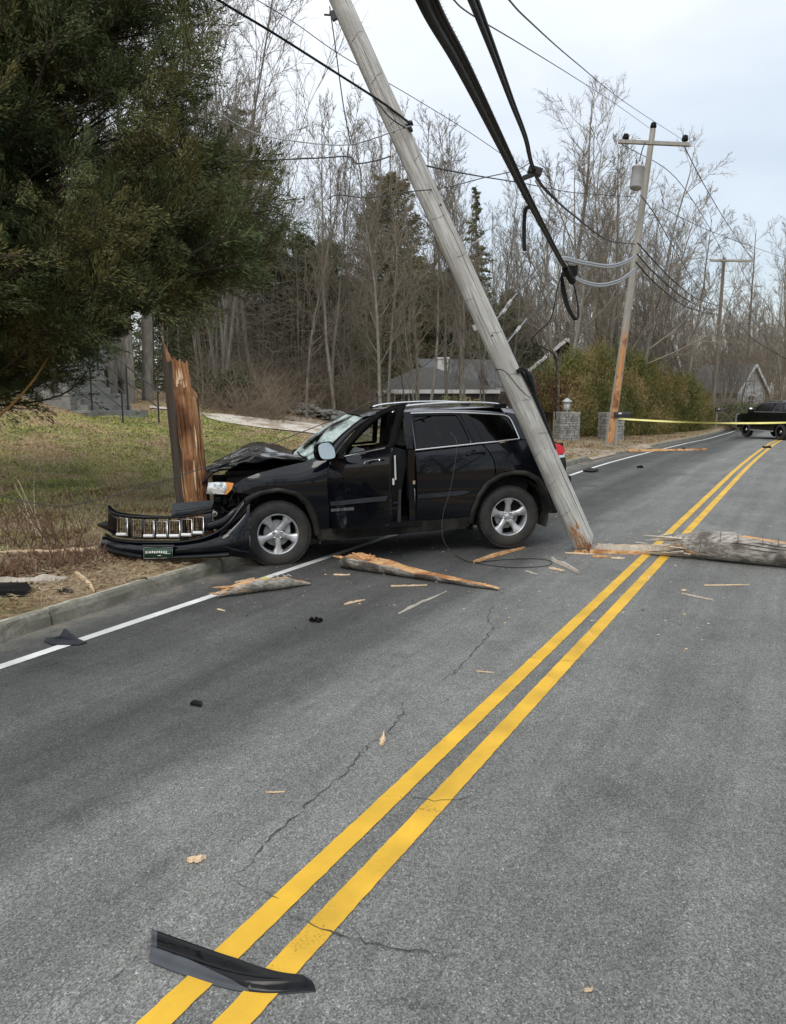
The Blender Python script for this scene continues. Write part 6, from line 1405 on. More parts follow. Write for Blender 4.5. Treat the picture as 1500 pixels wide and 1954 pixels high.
# plate
mb = MB(); strip(mb, [(277, 1041.5), (337, 1041.5)], [(277, 1037), (337, 1037)], 3, 1, 0, .03, back=-.10); mb.build('plate_bracket', M['greyplastic'], FA)
mb = MB(); strip(mb, [(280, 1062), (334, 1061)], [(280, 1042), (334, 1042)], 3, 1, 0, .012, back=-.095); pl = mb.build('licence_plate', M['plategreen'], FA)
mb = MB(); rs = random.Random(33)
def pq(x0, y0, x1, y1): mb.add([FP_(x0, y0, -.100), FP_(x1, y0, -.100), FP_(x1, y1, -.100), FP_(x0, y1, -.100)], [(0, 1, 2, 3)])
x = 289
while x < 322: w_ = rs.uniform(1.5, 3.2); pq(x, 1048.5+rs.uniform(-1, .5), x+w_*.8, 1051.5+rs.uniform(-.5, 1)); x += w_+.8
for k in range(5): a = k*math.pi*.4; mb.add([FP_(284.8, 1050.6, -.101), FP_(284.8+3*math.cos(a-.3), 1050.6+3*math.sin(a-.3), -.101), FP_(284.8+3*math.cos(a+.3), 1050.6+3*math.sin(a+.3), -.101)], [(0, 1, 2)])
pq(306, 1056, 312, 1057); pq(318, 1052.5, 330, 1053.2)
mb.build('plate_lettering', M['white'], pl)
mb = MB(); P = [FP_(x, y, -.102) for x, y in ((280, 1042), (334, 1042), (334, 1061), (280, 1062), (280, 1042))]; mb.tube(P, .003, 4); mb.build('plate_frame', M['galv'], pl)

# ================================================ the dark car parked across the road
pw_f = ground_at(1424, 42.5); pw_r = ground_at(1485, 39.8)
fx_ = (pw_f-pw_r); fx_[2] = 0; fx_ /= np.linalg.norm(fx_); lf2 = np.array([-fx_[1], fx_[0], 0]); ux = np.array([0, 0, 1.])
og = pw_r-lf2*.98; CM2 = Matrix(((fx_[0], lf2[0], 0, og[0]), (fx_[1], lf2[1], 0, og[1]), (0, 0, 1, og[2]), (0, 0, 0, 1)))
P2 = empty('police_suv', og, 'black unmarked police SUV parked across the far lane behind the tape', 'car', rot=CM2.to_euler())
pl2 = pchip([-1.1, -.9, 0, 1, 3, 3.6, 3.95], [.80, .93, .98, 1.0, .98, .93, .80]); pr2_ = pchip([.3, .6, .95, 1.2, 1.35, 1.6, 1.92, 2.0], [-.05, -.01, 0, -.01, -.04, -.12, -.24, -.30])
hw2 = lambda x, z: float(pl2(x)+pr2_(z))
kw = dict(hw=hw2)
arch = lambda cx: [(cx+.50*math.cos(a), .42+.50*math.sin(a)) for a in np.linspace(0, math.pi, 14)]
body2 = [(3.95, .45), (3.95, 1.12), (3.8, 1.22), (3.0, 1.30), (2.6, 1.33), (-.95, 1.38), (-1.05, .9), (-1.0, .45), (-.50, .42)]+arch(0)[::-1][1:]+[(2.45, .42)]+arch(2.95)[::-1][1:]
for sd_ in (1, -1):
    panel('side_body', body2, 'policepaint', P2, .12, side=sd_, thick=.05, **kw)
    panel('roof_side', [(2.75, 1.33), (2.1, 1.80), (1.8, 1.90), (1.2, 1.95), (-.6, 1.95), (-.9, 1.85), (-1.0, 1.38)], 'policepaint', P2, .12, side=sd_, thick=.05, **kw)
    panel('side_window', [(2.45, 1.40), (1.95, 1.76), (1.70, 1.83), (1.22, 1.86), (1.20, 1.41)], 'darkglass', P2, .12, side=sd_, off=.006, thick=.01, **kw)
    panel('side_window', [(1.08, 1.41), (1.10, 1.86), (.15, 1.86), (.05, 1.42)], 'darkglass', P2, .12, side=sd_, off=.006, thick=.01, **kw)
    panel('side_window', [(-.06, 1.42), (.02, 1.86), (-.65, 1.85), (-.82, 1.44)], 'darkglass', P2, .12, side=sd_, off=.006, thick=.01, **kw)
    mb = sidetube([(2.5, 1.38), (1.2, 1.395), (-.8, 1.42)], .012, .012, hw=hw2, side=sd_); sidetube([(2.5, 1.40), (2.0, 1.79), (1.7, 1.86), (1.2, 1.885), (-.6, 1.885)], .010, .012, hw=hw2, side=sd_, mb=mb); mb.build('window_trim', M['galv'], P2)
    mb = MB(); mb.box((1.5, sd_*(1.02), .42), (1.9, .10, .05)); mb.build('side_step', M['galv'], P2)
    mb = MB(); mb.box((2.35, sd_*1.13, 1.42), (.14, .24, .22)); mm = mb.build('wing_mirror', M['policepaint'], P2)
    mb = MB(); mb.lathe([(0, .0), (.10, 0), (.11, .10), (.05, .16)], 14, 'y', c=(2.62, sd_*.90, 1.50)); mb.build('spotlight', M['chrome'], P2)
    mb = MB(); mb.box((1.0, sd_*1.0, 1.22), (.22, .04, .035)); mb.box((2.05, sd_*1.0, 1.21), (.22, .04, .035)); mb.build('handle', M['policepaint'], P2)
    for cx in (0, 2.95): wheel(P2, (cx, sd_*.87, .40), sd_, R_=.40, Wd=.26, rim='matte', hubcap=True, simple=True)
mb = MB(); V = []
for i, x in enumerate(np.linspace(2.05, -1.0, 14)):
    ze = float(np.interp(x, [-1, -.6, 1.2, 1.8, 2.05], [1.85, 1.95, 1.95, 1.90, 1.82])); 
    for t in np.linspace(-1, 1, 9): V.append((x, t*hw2(x, ze), ze+.07*(1-abs(t)**3)))
mb.add(V, [(i*9+k, i*9+k+1, (i+1)*9+k+1, (i+1)*9+k) for i in range(13) for k in range(8)], 0, True)
V = []
for i, x in enumerate(np.linspace(2.7, 3.95, 10)):
    ze = float(np.interp(x, [2.6, 3.0, 3.8, 3.95], [1.33, 1.30, 1.22, 1.1]))
    for t in np.linspace(-1, 1, 9): V.append((x, t*hw2(x, ze), ze+.05*(1-abs(t)**3)))
mb.add(V, [(i*9+k, (i+1)*9+k, (i+1)*9+k+1, i*9+k+1) for i in range(9) for k in range(8)], 0, True)
mb.box((3.93, 0, .85), (.08, 1.7, .7)); mb.box((-1.03, 0, 1.1), (.08, 1.75, 1.3)); mb.build('body_top', M['policepaint'], P2)
mb = MB(); mb.add([(2.75, -.85, 1.34), (2.75, .85, 1.34), (2.03, .72, 1.85), (2.03, -.72, 1.85)], [(0, 1, 2, 3)]); mb.build('windscreen', M['darkglass'], P2)
mb = MB(); mb.box((1.4, 0, .55), (3.9, 1.5, .35)); mb.build('underbody', M['matte'], P2)
mb = MB()
for y in (-.55, .55): mb.tube([(3.98, y, .45), (4.15, y, .55), (4.18, y, 1.05), (4.08, y, 1.18)], .035, 6)
for z in (.6, .85, 1.05): mb.tube([(4.16, -.75, z), (4.18, 0, z), (4.16, .75, z)], .03, 6)
mb.tube([(4.0, .8, .55), (4.12, .85, .8), (4.05, .85, 1.18), (3.9, .8, 1.2)], .035, 6); mb.build('push_bar', M['galv'], P2)
# ================================================ VEGETATION
def segs_mesh(P0_, P1_, R0_, R1_, n):
    P0_, P1_ = np.array(P0_), np.array(P1_); R0_, R1_ = np.array(R0_), np.array(R1_); m = len(P0_)
    d = P1_-P0_; d /= np.linalg.norm(d, axis=1, keepdims=True)+1e-9; ref = np.where(np.abs(d[:, 2:3]) < .9, np.array([[0, 0, 1.]]), np.array([[1., 0, 0]]))
    u = np.cross(ref, d); u /= np.linalg.norm(u, axis=1, keepdims=True)+1e-9; v = np.cross(d, u); V = np.zeros((m, 2*n, 3))
    for k in range(n):
        a = 2*math.pi*k/n; o = math.cos(a)*u+math.sin(a)*v; V[:, k] = P0_+o*R0_[:, None]; V[:, n+k] = P1_+o*R1_[:, None]
    base = np.arange(m)[:, None]*2*n; F = np.concatenate([base+np.array([[k, (k+1) % n, n+(k+1) % n, n+k]]) for k in range(n)])
    return V.reshape(-1, 3), F
class Br:
    def __init__(s): s.a = []; s.b = []; s.ra = []; s.rb = []
    def path(s, pts, r0, r1):
        n = len(pts)-1
        for i in range(n): s.a.append(pts[i]); s.b.append(pts[i+1]); s.ra.append(r0+(r1-r0)*i/n); s.rb.append(r0+(r1-r0)*(i+1)/n)
    def mesh(s, n): return segs_mesh(s.a, s.b, s.ra, s.rb, n)
def perp(rs, d):
    v = rs.normal(size=3); v -= d*(v@d); return v/(np.linalg.norm(v)+1e-9)
def walk(rs, p, d, L, n, wob, up):
    pts = [p]; d = d.copy()
    for _ in range(n):
        d = d+rs.normal(size=3)*wob+np.array([0, 0, up]); d /= np.linalg.norm(d); p = p+d*L/n; pts.append(p)
    return pts, d
def bare_tree(seed, H=18, r0=.16, first=.35, spread=.75, nb=22, up=.10, sub=(6, 5, 3), multi=1, blen=.30, twig=.007):
    rs = np.random.default_rng(seed); tr, b1, b2 = Br(), Br(), Br()
    for mtr in range(multi):
        d0 = np.array([rs.normal()*.03, rs.normal()*.03, 1.0]) if multi == 1 else np.array([math.cos(mtr*2.4+seed)*.17, math.sin(mtr*2.4+seed)*.17, 1.0])
        d0 /= np.linalg.norm(d0); h = H*(1 if multi == 1 else rs.uniform(.8, 1)); rt = r0*(1 if multi == 1 else .7)
        pts, _ = walk(rs, np.zeros(3)-np.array([0, 0, .3]), d0, h, 14, .045, .03); tr.path(pts, rt, rt*.12)
        for k in range(nb):
            f = first+(1-first)*((k+rs.random())/nb)**.9; i = min(int(f*14), 13); g = f*14-i; p = pts[i]*(1-g)+pts[i+1]*g; td = pts[i+1]-pts[i]; td /= np.linalg.norm(td)
            L = h*blen*(1.15-f*.85)*rs.uniform(.65, 1.25); d = td*rs.uniform(.55, 1.0)+perp(rs, td)*spread*rs.uniform(.7, 1.3); d /= np.linalg.norm(d)
            r1 = max(rt*(1-f*.85)*.42, .016); q1, _ = walk(rs, p, d, L, 6, .11, up); b1.path(q1, r1, r1*.25)
            for k2 in range(sub[0]):
                f2 = .2+.8*(k2+rs.random())/sub[0]; i2 = min(int(f2*6), 5); p2 = q1[i2]+(q1[i2+1]-q1[i2])*(f2*6-i2); td2 = q1[i2+1]-q1[i2]; td2 /= np.linalg.norm(td2)
                L2 = L*rs.uniform(.28, .5)*(1.15-f2*.6); d2 = td2*rs.uniform(.6, 1.1)+perp(rs, td2)*.7; d2 /= np.linalg.norm(d2); r2 = max(r1*.4, twig*1.5); q2, _ = walk(rs, p2, d2, L2, 4, .13, up*.9); b2.path(q2, r2, r2*.45)
                for k3 in range(sub[1]):
                    f3 = .15+.85*(k3+rs.random())/sub[1]; i3 = min(int(f3*4), 3); p3 = q2[i3]+(q2[i3+1]-q2[i3])*(f3*4-i3); td3 = q2[i3+1]-q2[i3]; td3 /= np.linalg.norm(td3)
                    L3 = L2*rs.uniform(.3, .55); d3 = td3*.9+perp(rs, td3)*.6; d3 /= np.linalg.norm(d3); q3, _ = walk(rs, p3, d3, L3, 3, .14, up*.8); b2.path(q3, twig, twig*.6)
                    for k4 in range(sub[2]):
                        i4 = rs.integers(0, 3); p4 = q3[i4]+(q3[i4+1]-q3[i4])*rs.random(); d4 = d3+perp(rs, d3)*.7; d4 /= np.linalg.norm(d4); q4, _ = walk(rs, p4, d4, L3*rs.uniform(.3, .6), 1, .1, .08); b2.path(q4, twig*.75, twig*.4)
    return tr, b1, b2
def mk_mesh(name, V, F, mat):
    o = np_mesh(name, V, F, mat, smooth=False); me = o.data; bpy.data.objects.remove(o); return me
def join(ms):
    V = []; F = []; o = 0
    for v, f in ms: V.append(v); F.append(f+o); o += len(v)
    return np.concatenate(V), np.concatenate(F)
PROTO = {}
def proto_bare(key, **kw):
    tr, b1, b2 = bare_tree(**kw); a = tr.mesh(8); PROTO[key] = (mk_mesh('trunk', a[0], a[1], M['bark']), mk_mesh('crown', *join([b1.mesh(4), b2.mesh(3)]), M['twig']))
def place_tree(key, x, y, label, s=1.0, rz_=0., name='bare_tree', cat='tree', group=None, tilt=(0, 0), z=None, sz=None):
    z = float(G(x, y)) if z is None else z
    e0 = empty(name, (x, y, z), label, cat, group, rot=(tilt[0], tilt[1], rz_)); e0.scale = (s, s, sz or s)
    for nm, me in zip(('trunk', 'crown'), PROTO[key]): link(nm, me, e0)
    return e0
for i in range(5): proto_bare('tall%d' % i, seed=20+i, H=15, r0=.095, first=.22+.05*(i % 3), spread=.55, nb=26, up=.14, sub=(6, 5, 3), blen=.25)
for i in range(3): proto_bare('yard%d' % i, seed=40+i, H=13, r0=.17, first=.22, spread=.8, nb=15, up=.10, sub=(7, 6, 3), multi=2+(i == 1), blen=.36)
for i in range(3): proto_bare('thin%d' % i, seed=60+i, H=13, r0=.06, first=.15, spread=.6, nb=26, up=.09, sub=(5, 5, 2), blen=.20, twig=.006)
proto_bare('spray', seed=91, H=19, r0=.10, first=.15, spread=.6, nb=18, up=.12, sub=(8, 6, 3), multi=4, blen=.34, twig=.007)
for i in range(2): proto_bare('big%d' % i, seed=80+i, H=21, r0=.24, first=.25, spread=.85, nb=18, up=.10, sub=(8, 7, 3), blen=.42, twig=.008)

# ---- conifers
def conifer(seed, H=13, R_=3.0, nb=120, nl=60, droop=-.10, leaf=(.16, .045), base=.08, dens=1.0, pw=.85):
    rs = np.random.default_rng(seed); tr = Br(); pts, _ = walk(rs, np.zeros(3), np.array([0, 0, 1.]), H, 12, .01, .02); tr.path(pts, H*.013, .02); C = []; D = []
    for k in range(nb):
        f = base+(1-base)*((k+rs.random())/nb); p = np.array([pts[min(int(f*12), 11)][0], pts[min(int(f*12), 11)][1], f*H]); a = rs.uniform(0, 6.283); L = R_*(1-f)**pw*rs.uniform(.65, 1.15)+.15
        d = np.array([math.cos(a), math.sin(a), rs.uniform(-.05, .35)]); q, dd = walk(rs, p, d/np.linalg.norm(d), L, 4, .06, droop); tr.path(q, .03, .008)
        n = int(nl*(.3+.7*L/R_)*dens); g = rs.random(n)**.8*4*.999; ii = g.astype(int); Q = np.array(q); pos = Q[ii]+(Q[ii+1]-Q[ii])*(g-ii)[:, None]; wdt = L*.20*(1.1-g/4)[:, None]
        pos = pos+rs.normal(size=(n, 3))*wdt*np.array([1.1, 1.1, 1.0]); C.append(pos); dr = (Q[-1]-Q[0])/L; D.append(dr+rs.normal(size=(n, 3))*.6+np.array([0, 0, -.15]))
    C, D = np.concatenate(C), np.concatenate(D); return tr.mesh(5), leaves(rs, C, D, leaf)
def leaves(rs, C, D, leaf, fork=True):
    n = len(C); D = D/np.linalg.norm(D, axis=1, keepdims=True); S_ = rs.normal(size=(n, 3)); S_ -= D*(S_*D).sum(1, keepdims=True); S_ /= np.linalg.norm(S_, axis=1, keepdims=True)
    l = leaf[0]*rs.uniform(.6, 1.4, (n, 1)); w_ = leaf[1]*rs.uniform(.6, 1.4, (n, 1)); V = np.stack([C-D*l/2, C+S_*w_/2, C+D*l/2, C-S_*w_/2], 1).reshape(-1, 3); F = np.arange(4*n).reshape(-1, 4); return V, F
def proto_con(key, mat, **kw): t_, l_ = conifer(**kw); PROTO[key] = (mk_mesh('trunk', *t_, M['bark']), mk_mesh('crown', *l_, M[mat]))
for i in range(3): proto_con('hem%d' % i, 'hemlock', seed=100+i, H=9.5, R_=3.6, nb=190, nl=230, leaf=(.22, .05), pw=.45)
proto_con('brown', 'browncon', seed=110, H=10, R_=3.1, nb=230, nl=230, leaf=(.18, .04), pw=.55, droop=.04)
proto_con('spruce', 'hemlock', seed=111, H=10, R_=1.5, nb=110, nl=90, leaf=(.18, .05))
proto_con('pine', 'hemlock', seed=112, H=15, R_=3.2, nb=110, nl=230, leaf=(.20, .035), base=.45, pw=.40, droop=.06)
rt = random.Random(77)
def tx(px, t): return (px-750)/FPX*t, t
SIDE = {0: 'left', 1: 'right'}
used_px = []
# individually recognisable woods trees: (proto, px, t, scale, label)
TR = [('spray', 395, 36, 1.0, 'tall bare tree whose limbs rise beside the upper right edge of the cedar'),
 ('spray', 425, 30, 1.05, 'big spreading bare tree behind the upper right edge of the cedar'),
 ('tall1', 492, 34, 1.0, 'thick dark trunk standing left of the stone wall'),
 ('thin0', 588, 30, .9, 'leaning pale grey trunk over the stone wall'),
 ('tall2', 640, 32, .8, 'slim grey tree rising between wall and grey house'),
 ('thin1', 662, 33, .95, 'thin grey tree just right of the slim one by the wall'),
 ('tall3', 742, 33, .82, 'pale mottled trunk standing before the grey house window'),
 ('tall4', 795, 35, .85, 'straight trunk in front of the grey house roof'),
 ('tall0', 851, 34, .85, 'grey trunk standing before the chimney of the grey house'),
 ('thin2', 893, 31, .92, 'grey mottled trunk right behind the leaning pole'),
 ('yard0', 1062, 38, 1.12, 'dark forked tree behind the hanging cable coil'),
 ('yard1', 1150, 42, 1.15, 'many stemmed bare tree left of the transformer pole'),
 ('big1', 1092, 46, .92, 'large bare tree between the coil and the transformer pole'),
 ('yard2', 1200, 44, 1.22, 'crooked bare tree behind the transformer pole'),
 ('yard0', 1238, 47, 1.02, 'curving bare tree just right of the transformer pole'),
 ('big0', 1408, 72, .80, 'broad bare tree behind the distant pole'),
 ('big1', 1478, 66, .72, 'rounded bare tree against the sky at the right edge'),
 ('yard2', 1340, 74, 1.05, 'bare tree left of the distant pole'),
 ('thin1', 1482, 45, .85, 'slender pale trunk rising behind the police SUV')]
for i, (k, px, t, s, lab) in enumerate(TR):
    x, y = tx(px, t); place_tree(k, x, y, lab, s, rt.uniform(0, 6.28), tilt=(0, R(8) if 'leaning' in lab else 0))
# the rest of the woods, by belt
belts = [('bare tree in the front belt of woods behind the lawn', 25, (415, 935), (31, 43), ('tall0', 'tall1', 'tall2', 'tall3', 'tall4', 'thin0', 'thin1', 'thin2'), (.62, .88), 'woods behind the lawn'),
 ('bare tree in the deep woods beyond the grey house', 34, (380, 1010), (46, 68), ('tall0', 'tall1', 'tall2', 'tall3', 'tall4'), (.85, 1.22), 'woods beyond the grey house'),
 ('bare tree behind the hedge and gabled house', 18, (985, 1290), (50, 72), ('tall0', 'tall2', 'yard0', 'yard1', 'yard2'), (.85, 1.15), 'trees behind the hedge'),
 ('bare tree beyond the distant pole', 28, (1280, 1540), (62, 95), ('yard0', 'yard1', 'yard2', 'tall4'), (.6, .9), 'trees beyond the distant pole'),
 ('bare tree on the slope behind the cedar', 16, (20, 400), (32, 52), ('tall0', 'tall1', 'tall2', 'tall3', 'yard0'), (.7, 1.1), 'trees behind the cedar')]
for lab, n, (p0, p1), (t0, t1), ks, (s0, s1), grp in belts:
    for i in range(n):
        px = p0+(p1-p0)*(i+rt.random())/n; t = rt.uniform(t0, t1); x, y = tx(px, t); place_tree(rt.choice(ks), x, y, lab, rt.uniform(s0, s1), rt.uniform(0, 6.28), group=grp)
CN = [('hem0', 430, 42, 1.0, 'dark hemlock low between the cedar and the stone wall'), ('hem1', 520, 40, .9, 'dark hemlock behind the stone wall'), ('hem2', 585, 39, .9, 'dark hemlock right of the stone wall trunks'), ('hem0', 628, 40, .92, 'dark hemlock left behind the grey house'),
 ('brown', 745, 50, 1.50, 'tall olive brown conifer above the grey house'), ('hem1', 850, 52, 1.05, 'dark hemlock behind the grey house ridge'), ('spruce', 910, 50, 1.45, 'narrow dark spruce right of the leaning pole'), ('hem2', 960, 58, .9, 'dark hemlock between the pole and the gabled house'),
 ('pine', 478, 48, 1.18, 'round topped pine rising out of the woods beside the cedar'), ('hem1', 1015, 56, .62, 'low dark conifer beside the gabled house'), ('hem0', 1150, 58, .78, 'shaggy conifer behind the transformer pole foot'), ('hem2', 1235, 66, .7, 'dark conifer behind the narrow white gable'), ('hem1', 1300, 80, .6, 'dark conifer left of the far white house'), ('hem0', 1395, 92, .55, 'dark evergreen behind the police SUV'),
 ('hem2', 330, 46, .9, 'dark hemlock behind the snapped stump'), ('hem1', 210, 50, .9, 'dark hemlock behind the concrete steps')]
for i in range(12): CN.append((('hem0', 'hem1', 'hem2')[i % 3], 400+i*52+rt.uniform(-15, 15), rt.uniform(56, 66), rt.uniform(.85, 1.1), 'dark hemlock in the deep woods'))
for k, px, t, s, lab in CN: x, y = tx(px, t); place_tree(k, x, y, lab, s, rt.uniform(0, 6.28), name='conifer', group='deep woods hemlocks' if 'deep' in lab else None)
# trees over the road behind the camera (they show in the car's paint and glass)
for i in range(15):
    a = R(-165+i*12+rt.uniform(-3, 3)); d = rt.uniform(10.5, 15) if i % 2 and i > 8 else rt.uniform(15, 24); x, y = d*math.cos(a), d*math.sin(a); place_tree(rt.choice(('yard0', 'yard1', 'big0', 'tall1')), x, y, 'bare tree behind the camera across the road, mirrored in the car', 1.0, rt.uniform(0, 6), group='trees across the road')
# ---- far woods as a mass
tr, b1, b2 = bare_tree(seed=301, H=15, r0=.14, first=.2, spread=.6, nb=16, up=.1, sub=(4, 3, 1), blen=.28, twig=.016)
base = join([tr.mesh(3), b1.mesh(3), b2.mesh(3)])
def forest(name, spots, mat, label):
    V = []; F = []; o = 0; rs = np.random.default_rng(4)
    for (x, y, s) in spots:
        a = rs.uniform(0, 6.28); ca, sa = math.cos(a), math.sin(a); v = base[0]*s; v = np.stack([v[:, 0]*ca-v[:, 1]*sa+x, v[:, 0]*sa+v[:, 1]*ca+y, v[:, 2]+float(G(x, y))], 1); V.append(v); F.append(base[1]+o); o += len(v)
    tag(np_mesh(name, np.concatenate(V), np.concatenate(F), mat), label, 'woods', kind='stuff')
sp = []
for i in range(230):
    px = rt.uniform(330, 1560); t = rt.uniform(78, 130); x, y = tx(px, t); S_, d_ = SD(x, y)
    if -6+cshift(S_) < d_ < 6+cshift(S_): continue
    sp.append((x, y, rt.uniform(.7, 1.15)*(.8 if px > 1280 else 1.1)))
forest('far_woods', sp, M['farbark'], 'far off bare woods closing the view')
sp = [(rt.uniform(-60, 60), rt.uniform(-70, -30), rt.uniform(.7, 1.0)) for _ in range(130)]
forest('far_woods', sp, M['farbark'], 'bare woods across the road behind the camera')
# ---- brush: tangles of thin stems at the foot of the woods
def brush(name, n, area, h, mat, label, r_=.008, lean=.5, kind='stuff', seed=1, cat='brush', twigs=3):
    rs = np.random.default_rng(seed); b = Br()
    for _ in range(n):
        px, t = rs.uniform(area[0], area[1]), rs.uniform(area[2], area[3]); x, y = tx(px, t); z = float(G(x, y)); d = np.array([rs.normal()*lean, rs.normal()*lean, 1.]); d /= np.linalg.norm(d); L = h*rs.uniform(.4, 1.1)
        q, dd = walk(rs, np.array([x, y, z]), d, L, 4, .16, -.04); b.path(q, r_, r_*.5)
        for _k in range(twigs):
            i = rs.integers(1, 4); q2, _ = walk(rs, q[i], dd+perp(rs, dd)*.9, L*rs.uniform(.2, .5), 2, .2, 0); b.path(q2, r_*.7, r_*.35)
    o = np_mesh(name, *b.mesh(3), M[mat]); return tag(o, label, cat, kind=kind)
brush('undergrowth', 2600, (400, 700, 32, 46), 2.8, 'brush', 'tangled brown brush along the foot of the woods', seed=2)
def saplings(n, area, h, label, seed, mat='twig', r_=.016):
    rs = np.random.default_rng(seed); b = Br()
    for _ in range(n):
        px, t = rs.uniform(area[0], area[1]), rs.uniform(area[2], area[3]); x, y = tx(px, t); z = float(G(x, y)); L = h*rs.uniform(.35, 1.1); q, dd = walk(rs, np.array([x, y, z]), np.array([rs.normal()*.07, rs.normal()*.07, 1.]), L, 6, .05, .04); b.path(q, r_, r_*.4)
        for _k in range(16):
            g = rs.uniform(1, 5.99); i = int(g); p = q[i]+(q[i+1 if i < 6 else i]-q[i])*(g-i); d = perp(rs, np.array([0, 0, 1.]))+np.array([0, 0, rs.uniform(-.1, .6)]); d /= np.linalg.norm(d); l = rs.uniform(.5, 1.8); q2, d2 = walk(rs, p, d, l, 3, .14, .02); b.path(q2, .008, .004)
            for _j in range(3): q3, _ = walk(rs, q2[rs.integers(1, 4)], d2+perp(rs, d2)*.8, l*.35, 1, .1, .02); b.path(q3, .005, .003)
    tag(np_mesh('undergrowth', *b.mesh(3), M[mat]), label, 'brush', kind='stuff')
saplings(260, (395, 700, 33, 50), 7.5, 'fine twiggy saplings filling the woods left of the grey house', 71)
saplings(120, (690, 1010, 46, 60), 8.5, 'fine twiggy saplings behind the grey house', 72)
saplings(420, (1000, 1560, 56, 85), 8.0, 'fine twiggy saplings behind the hedge and distant pole', 73, 'brush', .022)
brush('undergrowth', 1500, (1180, 1560, 52, 80), 2.8, 'brush', 'reddish brown brush behind the hedge and distant pole', .014, seed=3)
brush('undergrowth', 1200, (900, 1100, 42, 55), 4.0, 'brush', 'brown brush right of the leaning pole', .012, seed=4)
brush('undergrowth', 700, (380, 545, 27, 33), 2.0, 'brush', 'arching brown brush left of the stone wall', .009, lean=.8, seed=5)
# evergreen shrubs
def shrub(px, t, r_, h, mat, label, n=5000, leaf=(.12, .04), name='evergreen_shrub', seed=1, cat='shrub'):
    rs = np.random.default_rng(seed); x, y = tx(px, t); z = float(G(x, y)); nc = 40; cc = rs.normal(size=(nc, 3)); cc /= np.linalg.norm(cc, axis=1, keepdims=True); cc *= rs.uniform(.5, 1, (nc, 1)); cc *= np.array([r_, r_, h/2]); cc[:, 2] += h/2; cc[:, 2] = np.maximum(cc[:, 2], .1)
    k = rs.integers(0, nc, n); C = cc[k]+rs.normal(size=(n, 3))*np.array([r_, r_, h/2])*.18; D = rs.normal(size=(n, 3))+np.array([0, 0, .5]); e0 = empty(name, (x, y, z), label, cat); l_ = leaves(rs, C, D, leaf); np_mesh('foliage', *l_, M[mat], e0)
    b = Br()
    for q in cc: b.path([np.zeros(3), q*.6, q], .02, .005)
    np_mesh('stems', *b.mesh(4), M['bark'], e0)
shrub(452, 30, 1.0, 1.5, 'hemlock', 'rounded dark evergreen shrub left of the stone wall', seed=11); shrub(405, 31, .8, 1.2, 'hemlock', 'small dark evergreen shrub behind the snapped stump', seed=12)
shrub(866, 30, 1.15, 1.6, 'hedge', 'bright green yew shrub before the grey house', seed=13, n=7000); shrub(925, 33, .9, 1.3, 'hemlock', 'dark low shrub between the yew and the leaning pole', seed=14); shrub(205, 26.5, .5, 1.1, 'hemlock', 'dark shrub behind the step handrails', seed=15)
shrub(1020, 40, 1.5, 3.6, 'hemlock', 'dark evergreen mass behind the leaning pole near the hedge', seed=16, n=9000); shrub(1418, 56, 3.2, 1.7, 'hemlock', 'dark evergreen thicket behind the police SUV', seed=17, n=12000, leaf=(.2, .06)); shrub(1335, 62, 1.2, 2.2, 'brush', 'grey twiggy bush right of the hedge', seed=18, n=4000, leaf=(.3, .012))
# hedge: tall arborvitae row along the verge
def hedge_row():
    rs = np.random.default_rng(21); e0 = empty('hedge', (0, 0, 0), 'tall shaggy green and bronze arborvitae hedge behind the gateposts', 'hedge'); C = []; D = []
    A_ = np.array([7.7, 36.8]); B_ = np.array([20.8, 53.0]); u = (B_-A_); L = np.linalg.norm(u); u /= L; v = np.array([-u[1], u[0]]); b = Br()
    nb_ = 34
    for k in range(nb_):
        f = (k+.5)/nb_; c = A_+u*L*f+v*rs.normal()*.2; h = np.interp(f, [0, .25, .45, .75, 1], [3.7, 4.1, 4.0, 3.5, 2.3])*rs.uniform(.9, 1.1); r_ = 1.0; z = float(G(*c)); b.path([np.array([c[0], c[1], z]), np.array([c[0], c[1], z+h*.8])], .08, .03)
        for q in range(26):
            a = rs.uniform(0, 6.28); hh = rs.uniform(.02, 1); rr = r_*(1-hh**3*.75)*rs.uniform(.7, 1.12); cc = np.array([c[0]+rr*math.cos(a), c[1]+rr*math.sin(a), z+hh*h]); n = 260; C.append(cc+rs.normal(size=(n, 3))*np.array([.17, .17, .36])); D.append(rs.normal(size=(n, 3))*.5+np.array([math.cos(a)*.25, math.sin(a)*.25, 1.0]))
    np_mesh('foliage', *leaves(rs, np.concatenate(C), np.concatenate(D), (.15, .032)), M['hedge'], e0); np_mesh('trunks', *b.mesh(5), M['bark'], e0)
hedge_row()
def russet():
    rs = np.random.default_rng(31); x, y = tx(1046, 38); z = float(G(x, y)); e0 = empty('russet_bush', (x, y, z), 'russet brown twiggy bush left behind the nearer gatepost', 'bush'); b = Br()
    for _ in range(260):
        a = rs.uniform(0, 6.28); r_ = 1.15*rs.random()**.5; d = np.array([math.cos(a)*.35*r_, math.sin(a)*.35*r_, 1.]); d /= np.linalg.norm(d); q, dd = walk(rs, np.array([r_*math.cos(a)*.7, r_*math.sin(a)*.7, 0]), d, 2.9*rs.uniform(.6, 1.05), 6, .1, .03); b.path(q, .014, .006)
        for _k in range(12): i = rs.integers(1, 6); q2, _ = walk(rs, q[i], dd+perp(rs, dd), .35, 2, .2, 0); b.path(q2, .007, .004)
    np_mesh('stems', *b.mesh(3), M['russet'], e0); n = 9000; C = rs.normal(size=(n, 3))*np.array([.62, .62, .72])+np.array([0, 0, 1.55]); C[:, 2] = np.clip(C[:, 2], .1, 3.1); np_mesh('leaves', *leaves(rs, C, rs.normal(size=(n, 3)), (.09, .045)), M['russet'], e0)
